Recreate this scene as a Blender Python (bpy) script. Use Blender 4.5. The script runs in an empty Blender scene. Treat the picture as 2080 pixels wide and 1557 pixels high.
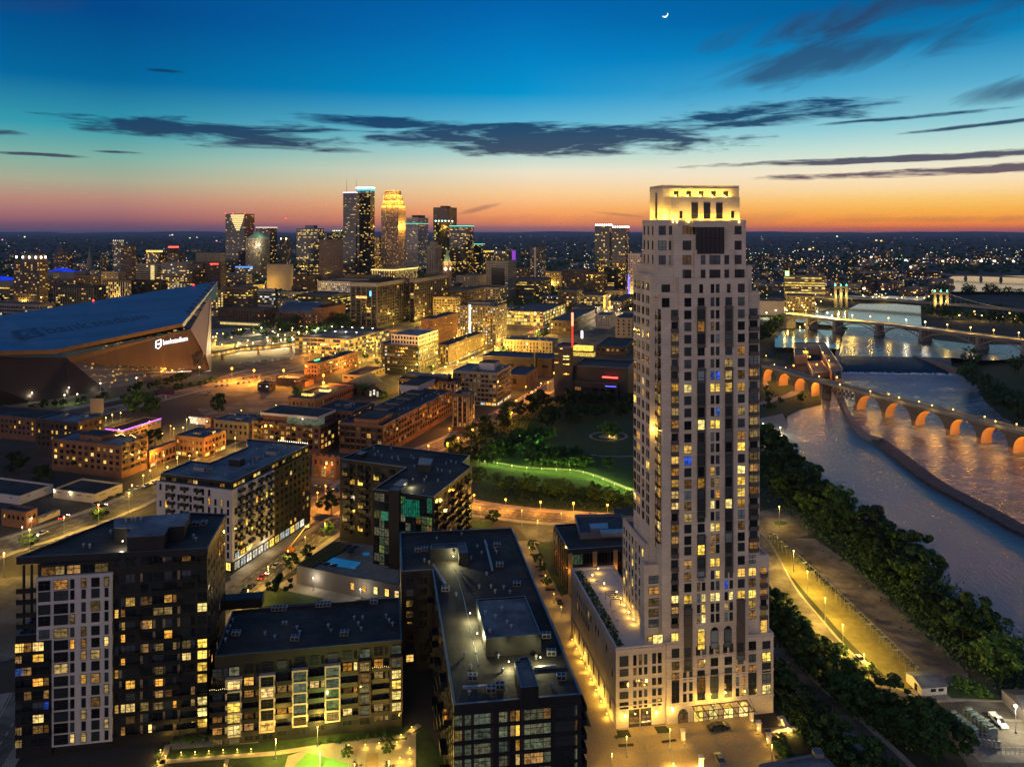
import bpy, math, random
from mathutils import Vector, Matrix
sc=bpy.context.scene
R=math.radians
# ---------------------------------------------------------------- camera
CX, HY, F, H=1040.0, 470.0, 1550.0, 128.0
cam_d=bpy.data.cameras.new("camera"); cam=bpy.data.objects.new("camera", cam_d)
sc.collection.objects.link(cam); sc.camera=cam
cam.location=(0, 0, H); cam.rotation_euler=(R(90), 0, 0)
cam_d.sensor_width=36; cam_d.lens=36*F/2080
cam_d.shift_x=0; cam_d.shift_y=-(778.5-HY)/2080
cam_d.clip_start=1; cam_d.clip_end=300000
# ---------------------------------------------------------------- render settings
sc.view_settings.view_transform='Standard'; sc.view_settings.look='None'
sc.view_settings.exposure=0.0; sc.view_settings.gamma=1
cy=sc.cycles
cy.max_bounces=4; cy.diffuse_bounces=2; cy.glossy_bounces=3; cy.transmission_bounces=2
cy.sample_clamp_indirect=4; cy.sample_clamp_direct=60; cy.caustics_reflective=False; cy.caustics_refractive=False
cy.use_adaptive_sampling=True; cy.adaptive_threshold=0.02
try:
 cy.use_denoising=True; cy.use_light_tree=True
except Exception: pass
def srgb(r, g, b):
 def f(c):
  c /= 255.0
  return c/12.92 if c <= .04045 else ((c+.055)/1.055) ** 2.4
 return (f(r), f(g), f(b), 1)
# ---------------------------------------------------------------- sky after sunset
W=bpy.data.worlds.new("World"); sc.world=W; W.use_nodes=True
nt=W.node_tree; nt.nodes.clear(); NN=nt.nodes; LK=nt.links
def node(tree, typ, **kw):
 n=tree.nodes.new(typ)
 for k, v in kw.items(): setattr(n, k, v)
 return n
def M(op, a, b=None, c=None, clamp=False, tree=None):
 tree=tree or nt
 n=tree.nodes.new('ShaderNodeMath'); n.operation=op; n.use_clamp=clamp
 for i, v in enumerate((a, b, c)):
  if v is None: continue
  if isinstance(v, (int, float)): n.inputs[i].default_value=v
  else: tree.links.new(v, n.inputs[i])
 return n.outputs[0]
def mixc(f, a, b, tree=None):
 tree=tree or nt
 n=tree.nodes.new('ShaderNodeMix'); n.data_type='RGBA'
 for s, v in ((0, f), (6, a), (7, b)):
  if isinstance(v, (int, float, tuple)): n.inputs[s].default_value=v
  else: tree.links.new(v, n.inputs[s])
 return n.outputs[2]
def ramp(fac, stops, tree=None, interp='LINEAR'):
 tree=tree or nt
 n=tree.nodes.new('ShaderNodeValToRGB'); cr=n.color_ramp; cr.interpolation=interp
 while len(cr.elements)>1: cr.elements.remove(cr.elements[-1])
 cr.elements[0].position=stops[0][0]; cr.elements[0].color=stops[0][1]
 for p, c in stops[1:]:
  e=cr.elements.new(p); e.color=c
 if fac is not None: tree.links.new(fac, n.inputs[0])
 return n.outputs[0]
def build_sky():
 tc=node(nt, 'ShaderNodeTexCoord'); sep=node(nt, 'ShaderNodeSeparateXYZ')
 LK.new(tc.outputs['Generated'], sep.inputs[0])
 x, y, z=sep.outputs
 hyp=M('SQRT', M('ADD', M('MULTIPLY', x, x), M('MULTIPLY', y, y)))
 el=M('DIVIDE', z, M('MAXIMUM', hyp, 1e-4))          # tangent of the elevation
 az=M('ARCTAN2', x, y)                               # 0 straight ahead,+to the right
 t=M('SQRT', M('MAXIMUM', el, 0.0))
 def st(rows, k=1.0): return [((max(0, (470-yy)/1550.0*k)) ** .5, srgb(*c)) for yy, c in rows]
 top=[(.68, srgb(4, 84, 150)), (1.0, srgb(20, 78, 132))]  # zenith lies out of view, brightened to give roofs blue ambient light
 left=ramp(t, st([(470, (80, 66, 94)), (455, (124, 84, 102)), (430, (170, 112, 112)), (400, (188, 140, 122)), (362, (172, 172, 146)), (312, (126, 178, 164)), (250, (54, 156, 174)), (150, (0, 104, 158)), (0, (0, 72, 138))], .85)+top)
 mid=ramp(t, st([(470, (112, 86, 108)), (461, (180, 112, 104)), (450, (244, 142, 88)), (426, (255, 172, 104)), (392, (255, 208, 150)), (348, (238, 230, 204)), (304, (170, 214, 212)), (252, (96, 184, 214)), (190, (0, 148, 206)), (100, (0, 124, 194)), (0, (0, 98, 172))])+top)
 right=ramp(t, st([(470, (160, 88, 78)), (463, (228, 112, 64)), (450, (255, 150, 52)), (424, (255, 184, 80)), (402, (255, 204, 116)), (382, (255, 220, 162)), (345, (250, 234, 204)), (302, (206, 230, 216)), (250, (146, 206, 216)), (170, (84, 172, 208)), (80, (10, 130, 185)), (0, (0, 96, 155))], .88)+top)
 back=ramp(t, [(0, srgb(130, 116, 130)), (.3, srgb(176, 156, 166)), (.6, srgb(104, 126, 160)), (1, srgb(20, 78, 132))])  # unseen sky behind the camera, brightened to lift the facades
 fl=M('MULTIPLY_ADD', az, 1/.50, .95, clamp=True)   # az -0.475 -> 0 (left), 0.025 -> 1 (mid)
 fr=M('MULTIPLY_ADD', az, 1/.45, -.02, clamp=True)
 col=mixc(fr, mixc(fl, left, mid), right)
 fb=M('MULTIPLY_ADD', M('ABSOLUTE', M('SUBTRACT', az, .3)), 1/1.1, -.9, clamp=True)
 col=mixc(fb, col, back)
 cv=node(nt, 'ShaderNodeCombineXYZ')
 LK.new(M('MULTIPLY', az, 9.0), cv.inputs[0]); LK.new(M('MULTIPLY', el, 62.0), cv.inputs[1])
 n1=node(nt, 'ShaderNodeTexNoise'); n1.inputs['Scale'].default_value=1.1; n1.inputs['Detail'].default_value=7; n1.inputs['Roughness'].default_value=.62
 n1.inputs['Distortion'].default_value=.5
 LK.new(cv.outputs[0], n1.inputs['Vector'])
 cvf=node(nt, 'ShaderNodeCombineXYZ'); LK.new(M('MULTIPLY', az, 34.0), cvf.inputs[0]); LK.new(M('MULTIPLY', el, 330.0), cvf.inputs[1])
 nf=node(nt, 'ShaderNodeTexNoise'); nf.inputs['Scale'].default_value=1.0; nf.inputs['Detail'].default_value=5; nf.inputs['Roughness'].default_value=.6; LK.new(cvf.outputs[0], nf.inputs['Vector'])
 nz=M('MULTIPLY_ADD', M('SUBTRACT', nf.outputs[0], .5), .32, M('SUBTRACT', n1.outputs[0], .5))
 cv2=node(nt, 'ShaderNodeCombineXYZ')
 LK.new(M('MULTIPLY', M('ADD', az, M('MULTIPLY', el, -1.0)), 9.0), cv2.inputs[0]); LK.new(M('MULTIPLY', M('ADD', el, M('MULTIPLY', az, -.2)), 24.0), cv2.inputs[1])
 n2=node(nt, 'ShaderNodeTexNoise'); n2.inputs['Scale'].default_value=1.0; n2.inputs['Detail'].default_value=9; n2.inputs['Roughness'].default_value=.62; n2.inputs['Distortion'].default_value=.7
 LK.new(cv2.outputs[0], n2.inputs['Vector'])
 nz2=M('SUBTRACT', n2.outputs[0], .5)
 def ell(px, py, hw, hh, gain, noise, amp, slope=0.0, mx=1.0):
  a0=math.atan((px-1040)/1550.0); c=math.cos(a0); b0=(470-py)/1550.0*c
  da=M('MULTIPLY_ADD', az, 1550/hw*1.0, -a0*1550/hw)
  eb=el if not slope else M('ADD', el, M('MULTIPLY', M('SUBTRACT', az, a0), -slope))
  db=M('MULTIPLY_ADD', eb, 1550/hh/c, -b0*1550/hh/c)
  m=M('SUBTRACT', 1.0, M('ADD', M('MULTIPLY', da, da), M('MULTIPLY', db, db)))
  d=M('MULTIPLY', M('MULTIPLY_ADD', noise, amp, M('MULTIPLY_ADD', m, gain*.75, .03)), 1.15, clamp=True)
  return d if mx==1.0 else M('MULTIPLY', d, mx)
 cl=None
 for e in [(420, 262, 270, 26, 1.4, nz, 4.5, .0), (520, 284, 170, 17, 1.3, nz, 4, 0), (760, 248, 160, 14, 1.5, nz, 4, -.05), (1110, 283, 380, 36, 2.0, nz, 4.6, -.02),
   (1000, 268, 260, 16, 1.2, nz, 4, 0), (1540, 235, 240, 25, 1.4, nz, 4.5, .03), (1850, 238, 170, 5, 1.4, nz, 3, .03), (1830, 322, 380, 8, 1.6, nz, 4, .01),
   (1920, 348, 290, 10, 1.6, nz, 4.5, .01), (2010, 252, 150, 5, 1.4, nz, 3, .06), (335, 144, 42, 5, 1.5, nz, 3, 0), (80, 314, 90, 4, 1.2, nz, 3, 0),
   (15, 270, 40, 7, 1.0, nz, 3, 0), (600, 302, 200, 6, .8, nz, 3.6, 0), (240, 309, 40, 3, 1.2, nz, 3, 0)]:
  d=ell(*e)
  cl=d if cl is None else M('MAXIMUM', cl, d)
 soft=None
 for e in [(1830, 25, 330, 60, .9, nz2, 3.4, .12, .9), (1760, 85, 330, 60, .8, nz2, 3.4, .18, .8), (1700, 110, 330, 26, .8, nz2, 2.6, .2, .6), (2090, 175, 110, 26, 1.2, nz2, 2.6, .15, .75), (1250, 446, 520, 14, .6, nz2, 2.0, 0, .35),
   (975, 424, 50, 7, 1.3, nz2, 2, .25, .55), (1260, 436, 60, 4, 1.2, nz2, 2, -.1, .45), (60, 10, 120, 20, .5, nz2, 2, .1, .5), (1960, 445, 300, 7, .6, nz2, 2, 0, .4)]:
  d=ell(*e)
  soft=d if soft is None else M('MAXIMUM', soft, d)
 ccol=ramp(M('MULTIPLY', el, 2.5), [(0, srgb(96, 66, 84)), (.1, srgb(110, 76, 84)), (.2, srgb(70, 66, 90)), (.28, srgb(36, 56, 90)), (.36, srgb(10, 56, 98)), (1, srgb(8, 58, 100))])
 col=mixc(M('MULTIPLY', soft, .92), col, mixc(.18, ccol, srgb(96, 96, 112)))
 col=mixc(M('MULTIPLY', cl, .93), col, ccol)
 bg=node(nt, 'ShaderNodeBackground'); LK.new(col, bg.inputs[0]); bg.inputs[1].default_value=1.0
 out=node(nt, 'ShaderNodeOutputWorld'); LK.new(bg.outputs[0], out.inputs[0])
build_sky()
W.cycles.sampling_method='MANUAL'; W.cycles.sample_map_resolution=512
sl=bpy.data.lights.new('facade_fill_sun', 'SUN'); sl.energy=1.0; sl.angle=R(80); sl.color=(1, .78, .67)  # added fill lamp from behind the camera, brightens the facades
so=bpy.data.objects.new('facade_fill_sun', sl); sc.collection.objects.link(so); so.rotation_euler=(R(90-7), 0, R(-22))
# ---------------------------------------------------------------- mapping and mesh helpers
def P(px, py, z=0.0):
 Y=F*(H-z)/(py-HY)
 return Vector(((px-CX)*Y/F, Y, z))
def Q(px, py, Y):
 return Vector(((px-CX)*Y/F, Y, H-(py-HY)*Y/F))
def zat(py, Y): return H-(py-HY)*Y/F
def pxof(v): return CX+v.x*F/v.y
def along(o, d, px):
 tx=(px-CX)/F
 return (tx*o.y-o.x)/(d.x-tx*d.y)
class MB:
 def __init__(s): s.v=[]; s.f=[]; s.m=[]; s.mats=[]; s.cur=0
 def mat(s, m):
  if m not in s.mats: s.mats.append(m)
  s.cur=s.mats.index(m); return s
 def face(s, pts):
  n=len(s.v); s.v+=[tuple(p) for p in pts]; s.f.append(tuple(range(n, n+len(pts)))); s.m.append(s.cur); return s
 def prism(s, poly, z0, z1, top=True, bottom=False):
  n=len(poly); k=len(s.v)
  s.v+=[(p[0], p[1], z0) for p in poly]+[(p[0], p[1], z1) for p in poly]
  a=sum(poly[i][0]*poly[(i+1) % n][1]-poly[(i+1) % n][0]*poly[i][1] for i in range(n))
  for i in range(n):
   j=(i+1) % n
   q=(k+i, k+j, k+n+j, k+n+i)
   s.f.append(q if a>0 else q[::-1]); s.m.append(s.cur)
  if top: s.f.append(tuple(range(k+n, k+2*n)) if a>0 else tuple(range(k+2*n-1, k+n-1, -1))); s.m.append(s.cur)
  if bottom: s.f.append(tuple(range(k, k+n))[::-1] if a>0 else tuple(range(k, k+n))); s.m.append(s.cur)
  return s
 def ring(s, p1, p2, z):     # flat ring between two outlines with the same count
  n=len(p1)
  for i in range(n):
   j=(i+1) % n
   s.face([(p1[i][0], p1[i][1], z), (p1[j][0], p1[j][1], z), (p2[j][0], p2[j][1], z), (p2[i][0], p2[i][1], z)])
  return s
 def obox(s, o, d, a0, a1, b0, b1, z0, z1):     # oriented box: o+a*d+b*perp
  e=Vector((-d.y, d.x, 0)); c=[o+d*a+e*b for a, b in ((a0, b0), (a1, b0), (a1, b1), (a0, b1))]
  return s.prism(c, z0, z1, True, True)
 def box(s, x0, x1, y0, y1, z0, z1): return s.prism([(x0, y0), (x1, y0), (x1, y1), (x0, y1)], z0, z1, True, True)
 def cyl(s, c, r, z0, z1, n=10, r2=None, cap=True):
  r2=r if r2 is None else r2; k=len(s.v)
  for rr, z in ((r, z0), (r2, z1)):
   for i in range(n):
    a=2*math.pi*i/n; s.v.append((c[0]+rr*math.cos(a), c[1]+rr*math.sin(a), z))
  for i in range(n):
   j=(i+1) % n; s.f.append((k+i, k+j, k+n+j, k+n+i)); s.m.append(s.cur)
  if cap: s.f.append(tuple(range(k+n, k+2*n))); s.m.append(s.cur); s.f.append(tuple(range(k, k+n))[::-1]); s.m.append(s.cur)
  return s
 def tube(s, p, q, r, r2=None, n=6):
  p=Vector(p); q=Vector(q); d=(q-p).normalized(); u=d.orthogonal().normalized(); w=d.cross(u); k=len(s.v); r2=r if r2 is None else r2
  for c, rr in ((p, r), (q, r2)):
   for i in range(n):
    a=2*math.pi*i/n; s.v.append(tuple(c+u*(rr*math.cos(a))+w*(rr*math.sin(a))))
  for i in range(n):
   j=(i+1) % n; s.f.append((k+i, k+j, k+n+j, k+n+i)); s.m.append(s.cur)
  s.f.append(tuple(range(k+n, k+2*n))); s.m.append(s.cur); s.f.append(tuple(range(k, k+n))[::-1]); s.m.append(s.cur)
  return s
 def mesh(s, name, off=None, smooth=False):
  me=bpy.data.meshes.new(name)
  v=s.v if off is None else [(a[0]-off[0], a[1]-off[1], a[2]-off[2]) for a in s.v]
  me.from_pydata(v, [], s.f)
  for m in s.mats: me.materials.append(m)
  if len(s.mats)>1: me.polygons.foreach_set('material_index', s.m)
  if smooth: me.polygons.foreach_set('use_smooth', [True]*len(s.f))
  return me
 def obj(s, name, parent=None, smooth=False):     # world coordinates in, child of parent out
  off=None if parent is None else parent_loc(parent)
  o=bpy.data.objects.new(name, s.mesh(name, off, smooth)); sc.collection.objects.link(o)
  if parent is not None: o.parent=parent
  return o
def parent_loc(p):
 v=Vector((0, 0, 0))
 while p is not None: v=v+p.location; p=p.parent
 return v
def tag(o, label=None, cat=None, group=None, kind=None):
 if label: o['label']=label
 if cat: o['category']=cat
 if group: o['group']=group
 if kind: o['kind']=kind
 return o
def thing(name, label, cat, loc, group=None, rz=0):
 o=bpy.data.objects.new(name, None); sc.collection.objects.link(o)
 o.location=loc; o.rotation_euler=(0, 0, rz); o.empty_display_size=1
 return tag(o, label, cat, group)
def inset(poly, d):
 n=len(poly); a=sum(poly[i][0]*poly[(i+1) % n][1]-poly[(i+1) % n][0]*poly[i][1] for i in range(n)); sg=1 if a>0 else -1
 out=[]
 for i in range(n):
  p0, p1, p2=Vector(poly[i-1][:2]), Vector(poly[i][:2]), Vector(poly[(i+1) % n][:2])
  d1=(p1-p0).normalized(); d2=(p2-p1).normalized()
  n1=Vector((-d1.y, d1.x))*sg; n2=Vector((-d2.y, d2.x))*sg
  b=n1+n2; L=max(.3, b.length_squared/2)
  out.append(p1+b*(d/L))
 return out
ORD=['first', 'second', 'third', 'fourth', 'fifth', 'sixth', 'seventh', 'eighth', 'ninth', 'tenth', 'eleventh', 'twelfth', 'thirteenth', 'fourteenth', 'fifteenth', 'sixteenth', 'seventeenth', 'eighteenth', 'nineteenth']
TENS=['', '', 'twent', 'thirt', 'fort', 'fift', 'sixt', 'sevent', 'eight', 'ninet']
def ordw(i):      # 0 -> first
 n=i+1
 if n<20: return ORD[n-1]
 return TENS[n // 10]+('ieth' if n % 10==0 else 'y-'+ORD[n % 10-1])
# ---------------------------------------------------------------- materials
MATS={}
def newmat(name):
 m=bpy.data.materials.new(name); m.use_nodes=True; m.node_tree.nodes.clear(); MATS[name]=m; return m
def pbr(name, col, rough=.8, var=.25, scale=.4, metal=0.0, bump=0.0, bscale=None, spec=.3, detail=4, col2=None, wear=None):
 m=newmat(name); t=m.node_tree
 b=node(t, 'ShaderNodeBsdfPrincipled'); o=node(t, 'ShaderNodeOutputMaterial'); t.links.new(b.outputs[0], o.inputs[0])
 b.inputs['Roughness'].default_value=rough; b.inputs['Metallic'].default_value=metal
 b.inputs['Specular IOR Level'].default_value=spec
 g=node(t, 'ShaderNodeNewGeometry')
 n=node(t, 'ShaderNodeTexNoise'); n.inputs['Scale'].default_value=scale; n.inputs['Detail'].default_value=detail; n.inputs['Roughness'].default_value=.6
 t.links.new(g.outputs['Position'], n.inputs['Vector'])
 c=tuple(col[:3]); c2=tuple(x*(1-var) for x in c) if col2 is None else tuple(col2[:3]); c1=tuple(min(1, x*(1+var)) for x in c) if col2 is None else c
 r=ramp(n.outputs[0], [(.3, c2+(1,)), (.7, c1+(1,))], t)
 t.links.new(r, b.inputs['Base Color'])
 if bump:
  n2=node(t, 'ShaderNodeTexNoise'); n2.inputs['Scale'].default_value=bscale or scale*6; n2.inputs['Detail'].default_value=3
  t.links.new(g.outputs['Position'], n2.inputs['Vector'])
  bu=node(t, 'ShaderNodeBump'); bu.inputs['Strength'].default_value=bump; bu.inputs['Distance'].default_value=.3
  t.links.new(n2.outputs[0], bu.inputs['Height']); t.links.new(bu.outputs[0], b.inputs['Normal'])
 return m
def courses(name, col, mortar, bw, bh, var=.2, rough=.85):
 """masonry laid in courses; world position folded so it works on walls of either direction"""
 m=newmat(name); t=m.node_tree
 b=node(t, 'ShaderNodeBsdfPrincipled'); o=node(t, 'ShaderNodeOutputMaterial'); t.links.new(b.outputs[0], o.inputs[0])
 b.inputs['Roughness'].default_value=rough; b.inputs['Specular IOR Level'].default_value=.2
 g=node(t, 'ShaderNodeNewGeometry'); s=node(t, 'ShaderNodeSeparateXYZ'); t.links.new(g.outputs['Position'], s.inputs[0])
 h=M('ADD', M('MULTIPLY', s.outputs[0], .8, tree=t), M('MULTIPLY', s.outputs[1], .6, tree=t), tree=t)
 cv=node(t, 'ShaderNodeCombineXYZ'); t.links.new(h, cv.inputs[0]); t.links.new(s.outputs[2], cv.inputs[1])
 br=node(t, 'ShaderNodeTexBrick'); t.links.new(cv.outputs[0], br.inputs['Vector'])
 br.inputs['Scale'].default_value=1; br.inputs['Brick Width'].default_value=bw; br.inputs['Row Height'].default_value=bh
 br.inputs['Mortar Size'].default_value=.035; br.inputs['Mortar Smooth'].default_value=.3
 br.inputs['Color1'].default_value=tuple(min(1, c*(1+var)) for c in col)+(1,); br.inputs['Color2'].default_value=tuple(c*(1-var) for c in col)+(1,)
 br.inputs['Mortar'].default_value=tuple(mortar)+(1,)
 n=node(t, 'ShaderNodeTexNoise'); n.inputs['Scale'].default_value=.15; n.inputs['Detail'].default_value=5; t.links.new(g.outputs['Position'], n.inputs['Vector'])
 r=ramp(n.outputs[0], [(.3, (.78, .78, .78, 1)), (.7, (1.1, 1.1, 1.1, 1))], t)
 mx=node(t, 'ShaderNodeMix', data_type='RGBA', blend_type='MULTIPLY'); mx.inputs[0].default_value=1
 t.links.new(br.outputs[0], mx.inputs[6]); t.links.new(r, mx.inputs[7]); t.links.new(mx.outputs[2], b.inputs['Base Color'])
 return m
def lit(name, cols, lo, hi, interior=True):
 """a lit window: its own colour and strength per pane, with the room's uneven light behind it"""
 m=newmat(name); t=m.node_tree
 e=node(t, 'ShaderNodeEmission'); o=node(t, 'ShaderNodeOutputMaterial'); gl=node(t, 'ShaderNodeBsdfGlossy'); gl.inputs['Roughness'].default_value=.05
 gl.inputs['Color'].default_value=(.1, .1, .1, 1)
 ad=node(t, 'ShaderNodeAddShader'); t.links.new(e.outputs[0], ad.inputs[0]); t.links.new(gl.outputs[0], ad.inputs[1]); t.links.new(ad.outputs[0], o.inputs[0])
 g=node(t, 'ShaderNodeNewGeometry'); oi=node(t, 'ShaderNodeObjectInfo')
 rnd=M('FRACT', M('ADD', M('MULTIPLY', g.outputs['Random Per Island'], 7.31, tree=t), M('MULTIPLY', oi.outputs['Random'], 5.77, tree=t), tree=t), tree=t)
 k=len(cols); c=ramp(rnd, [(i/k, tuple(cc)+(1,)) for i, cc in enumerate(cols)], t, 'CONSTANT')
 rnd2=M('FRACT', M('MULTIPLY', rnd, 13.7, tree=t), tree=t)
 s=M('MULTIPLY_ADD', M('POWER', rnd2, 1.6, tree=t), hi-lo, lo, tree=t)
 if interior:
  mp=node(t, 'ShaderNodeMapping'); mp.inputs['Scale'].default_value=(.9, .9, 1.1); t.links.new(g.outputs['Position'], mp.inputs[0])
  n=node(t, 'ShaderNodeTexNoise'); n.inputs['Scale'].default_value=1.0; n.inputs['Detail'].default_value=3; n.inputs['Roughness'].default_value=.7
  t.links.new(mp.outputs[0], n.inputs['Vector'])
  r=ramp(n.outputs[0], [(.36, (.22, .22, .22, 1)), (.5, (.75, .75, .75, 1)), (.64, (1.25, 1.25, 1.25, 1))], t)
  s=M('MULTIPLY', s, r, tree=t)
 t.links.new(c, e.inputs[0]); t.links.new(s, e.inputs[1])
 m.cycles.emission_sampling='NONE'
 return m
def glow(name, col, s, sample=False):
 m=newmat(name); t=m.node_tree
 e=node(t, 'ShaderNodeEmission'); o=node(t, 'ShaderNodeOutputMaterial'); t.links.new(e.outputs[0], o.inputs[0])
 e.inputs[0].default_value=tuple(col)+(1,); e.inputs[1].default_value=s
 m.cycles.emission_sampling='AUTO' if sample else 'NONE'
 return m
def glass(name, col, rough=.06, curtains=True):
 m=newmat(name); t=m.node_tree
 b=node(t, 'ShaderNodeBsdfPrincipled'); o=node(t, 'ShaderNodeOutputMaterial'); t.links.new(b.outputs[0], o.inputs[0])
 b.inputs['Roughness'].default_value=rough; b.inputs['IOR'].default_value=1.5; b.inputs['Specular IOR Level'].default_value=.6
 g=node(t, 'ShaderNodeNewGeometry'); oi=node(t, 'ShaderNodeObjectInfo')
 rnd=M('FRACT', M('ADD', M('MULTIPLY', g.outputs['Random Per Island'], 7.31, tree=t), M('MULTIPLY', oi.outputs['Random'], 5.77, tree=t), tree=t), tree=t)
 c=ramp(rnd, [(0, tuple(x*.5 for x in col)+(1,)), (.6, tuple(col)+(1,)), (.85, tuple(x*2.0 for x in col)+(1,)), (1, tuple(min(1, x*(5 if curtains else 2)) for x in col)+(1,))], t)
 t.links.new(c, b.inputs['Base Color'])
 return m
def water(name, col, rough, scale, strength, foam=0.0, stretch=(1, 1, 1), rot=0):
 m=newmat(name); t=m.node_tree
 b=node(t, 'ShaderNodeBsdfPrincipled'); o=node(t, 'ShaderNodeOutputMaterial'); t.links.new(b.outputs[0], o.inputs[0])
 b.inputs['Roughness'].default_value=rough; b.inputs['IOR'].default_value=1.33; b.inputs['Specular IOR Level'].default_value=.5
 b.inputs['Base Color'].default_value=tuple(col)+(1,)
 g=node(t, 'ShaderNodeNewGeometry'); mp=node(t, 'ShaderNodeMapping'); mp.inputs['Rotation'].default_value=(0, 0, rot); mp.inputs['Scale'].default_value=stretch
 t.links.new(g.outputs['Position'], mp.inputs[0])
 n=node(t, 'ShaderNodeTexNoise'); n.inputs['Scale'].default_value=scale; n.inputs['Detail'].default_value=4; n.inputs['Roughness'].default_value=.6; t.links.new(mp.outputs[0], n.inputs['Vector'])
 bu=node(t, 'ShaderNodeBump'); bu.inputs['Strength'].default_value=strength; bu.inputs['Distance'].default_value=.5
 t.links.new(n.outputs[0], bu.inputs['Height']); t.links.new(bu.outputs[0], b.inputs['Normal'])
 if foam:
  n2=node(t, 'ShaderNodeTexNoise'); n2.inputs['Scale'].default_value=scale*.45; n2.inputs['Detail'].default_value=8; n2.inputs['Roughness'].default_value=.68; n2.inputs['Distortion'].default_value=1.2
  t.links.new(mp.outputs[0], n2.inputs['Vector'])
  n3=node(t, 'ShaderNodeTexNoise'); n3.inputs['Scale'].default_value=.02; n3.inputs['Detail'].default_value=3; t.links.new(g.outputs['Position'], n3.inputs['Vector'])
  f=M('MULTIPLY_ADD', M('ADD', n2.outputs[0], M('MULTIPLY', n3.outputs[0], .6, tree=t), tree=t), 5.0, -5.0*(1.0-foam*.14), clamp=True, tree=t)
  t.links.new(mixc(f, tuple(col)+(1,), (.26, .31, .36, 1), t), b.inputs['Base Color'])
  t.links.new(M('MULTIPLY_ADD', f, .5, rough, tree=t), b.inputs['Roughness'])
 return m
stone=courses('cream_stone', (.53, .445, .36), (.385, .315, .25), 1.6, .8, .05)
stone_plain=pbr('stone_trim', (.5, .42, .37), .8, .1, .5)
brick=courses('red_brick', (.115, .042, .026), (.2, .15, .12), 1.2, .4, .22)
brick_o=courses('orange_brick', (.15, .058, .028), (.26, .18, .12), 1.2, .4, .2)
brick_d=courses('dark_brick', (.05, .032, .027), (.06, .045, .04), 1.2, .4, .25)
tan=courses('tan_brick', (.20, .15, .085), (.3, .25, .18), 1.4, .5, .12)
white_wall=pbr('pale_panel', (.38, .35, .35), .7, .07, .3)
cream_wall=pbr('cream_panel', (.34, .29, .23), .75, .08, .3)
beige=pbr('beige_concrete', (.21, .165, .13), .85, .15, .05)
brownc=pbr('brown_concrete', (.085, .06, .05), .85, .2, .05)
greyc=pbr('grey_concrete', (.14, .13, .13), .85, .15, .08)
darkc=pbr('dark_cladding', (.010, .0095, .010), .55, .3, .3)
blackc=pbr('black_metal', (.014, .014, .016), .45, .3, .5)
bluegl=glass('blue_curtain_wall', (.02, .03, .055), .1, False)
blackgl=glass('black_curtain_wall', (.012, .013, .016), .08, False)
goldgl=pbr('gold_glass', (.32, .2, .07), .35, .2, .02, metal=.6)
roof_d=pbr('roof_membrane', (.036, .031, .026), .8, .3, .8, bump=.25, bscale=5)
def seams(m, bw=15, rh=2.6, rot=-.17, ms=.06, dk=.45, pat=1):
 t=m.node_tree; b=next(n for n in t.nodes if n.type=='BSDF_PRINCIPLED'); src=b.inputs['Base Color'].links[0].from_socket
 g=node(t, 'ShaderNodeNewGeometry'); mp=node(t, 'ShaderNodeMapping'); mp.inputs['Rotation'].default_value=(0, 0, rot); t.links.new(g.outputs['Position'], mp.inputs[0])
 br=node(t, 'ShaderNodeTexBrick'); t.links.new(mp.outputs[0], br.inputs['Vector']); br.inputs['Scale'].default_value=1; br.inputs['Brick Width'].default_value=bw; br.inputs['Row Height'].default_value=rh; br.inputs['Mortar Size'].default_value=ms
 br.inputs['Color1'].default_value=(1.12, 1.12, 1.12, 1); br.inputs['Color2'].default_value=(.85, .85, .85, 1); br.inputs['Mortar'].default_value=(dk, dk, dk, 1)
 n=node(t, 'ShaderNodeTexNoise'); n.inputs['Scale'].default_value=.09; n.inputs['Detail'].default_value=6; t.links.new(g.outputs['Position'], n.inputs['Vector'])
 r=ramp(n.outputs[0], [(.4, (.6, .6, .6, 1)), (.5, (1, 1, 1, 1)), (.66, (1.5, 1.5, 1.45, 1))], t)
 for c in (br.outputs[0], r)[:1+pat]:
  mx=node(t, 'ShaderNodeMix', data_type='RGBA', blend_type='MULTIPLY'); mx.inputs[0].default_value=1; t.links.new(src, mx.inputs[6]); t.links.new(c, mx.inputs[7]); src=mx.outputs[2]
 t.links.new(src, b.inputs['Base Color'])
seams(roof_d)
roof_b=pbr('roof_pale_membrane', (.105, .115, .13), .7, .25, .4)
roof_m=pbr('roof_gravel', (.06, .062, .07), .85, .35, .5)
coping=pbr('metal_coping', (.20, .22, .24), .4, .1, .5, metal=.8)
coping_d=pbr('dark_coping', (.08, .09, .1), .35, .1, .5, metal=.5)
metal=pbr('galvanised_metal', (.32, .34, .36), .4, .2, 2, metal=.7)
asphalt=pbr('asphalt', (.10, .09, .075), .85, .4, .25, bump=.2, bscale=3)
lot=pbr('lot_asphalt', (.085, .078, .065), .9, .3, .12)
conc=pbr('pavement_concrete', (.22, .195, .155), .85, .2, .4)
paver=pbr('driveway_pavers', (.26, .19, .11), .8, .15, 1.5)
dirt=pbr('dark_soil', (.018, .024, .013), .95, .4, .08)
gravelm=pbr('gravel_ground', (.10, .085, .07), .95, .3, .2, bump=.3, bscale=2)
lawn=pbr('lawn_grass', (.034, .062, .016), .95, .35, .5, bump=.4, bscale=4)
lawn_d=pbr('dark_grass', (.02, .042, .011), .95, .35, .3, bump=.4, bscale=3)
litgrass=pbr('lamplit_grass', (.13, .115, .035), .95, .25, .4, bump=.4, bscale=4)  # yellow of the lamplight is put into this grass colour
mark=pbr('road_paint', (.55, .5, .4), .7, .2, 2)
bark=pbr('bark', (.05, .035, .025), .95, .3, 3)
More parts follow.
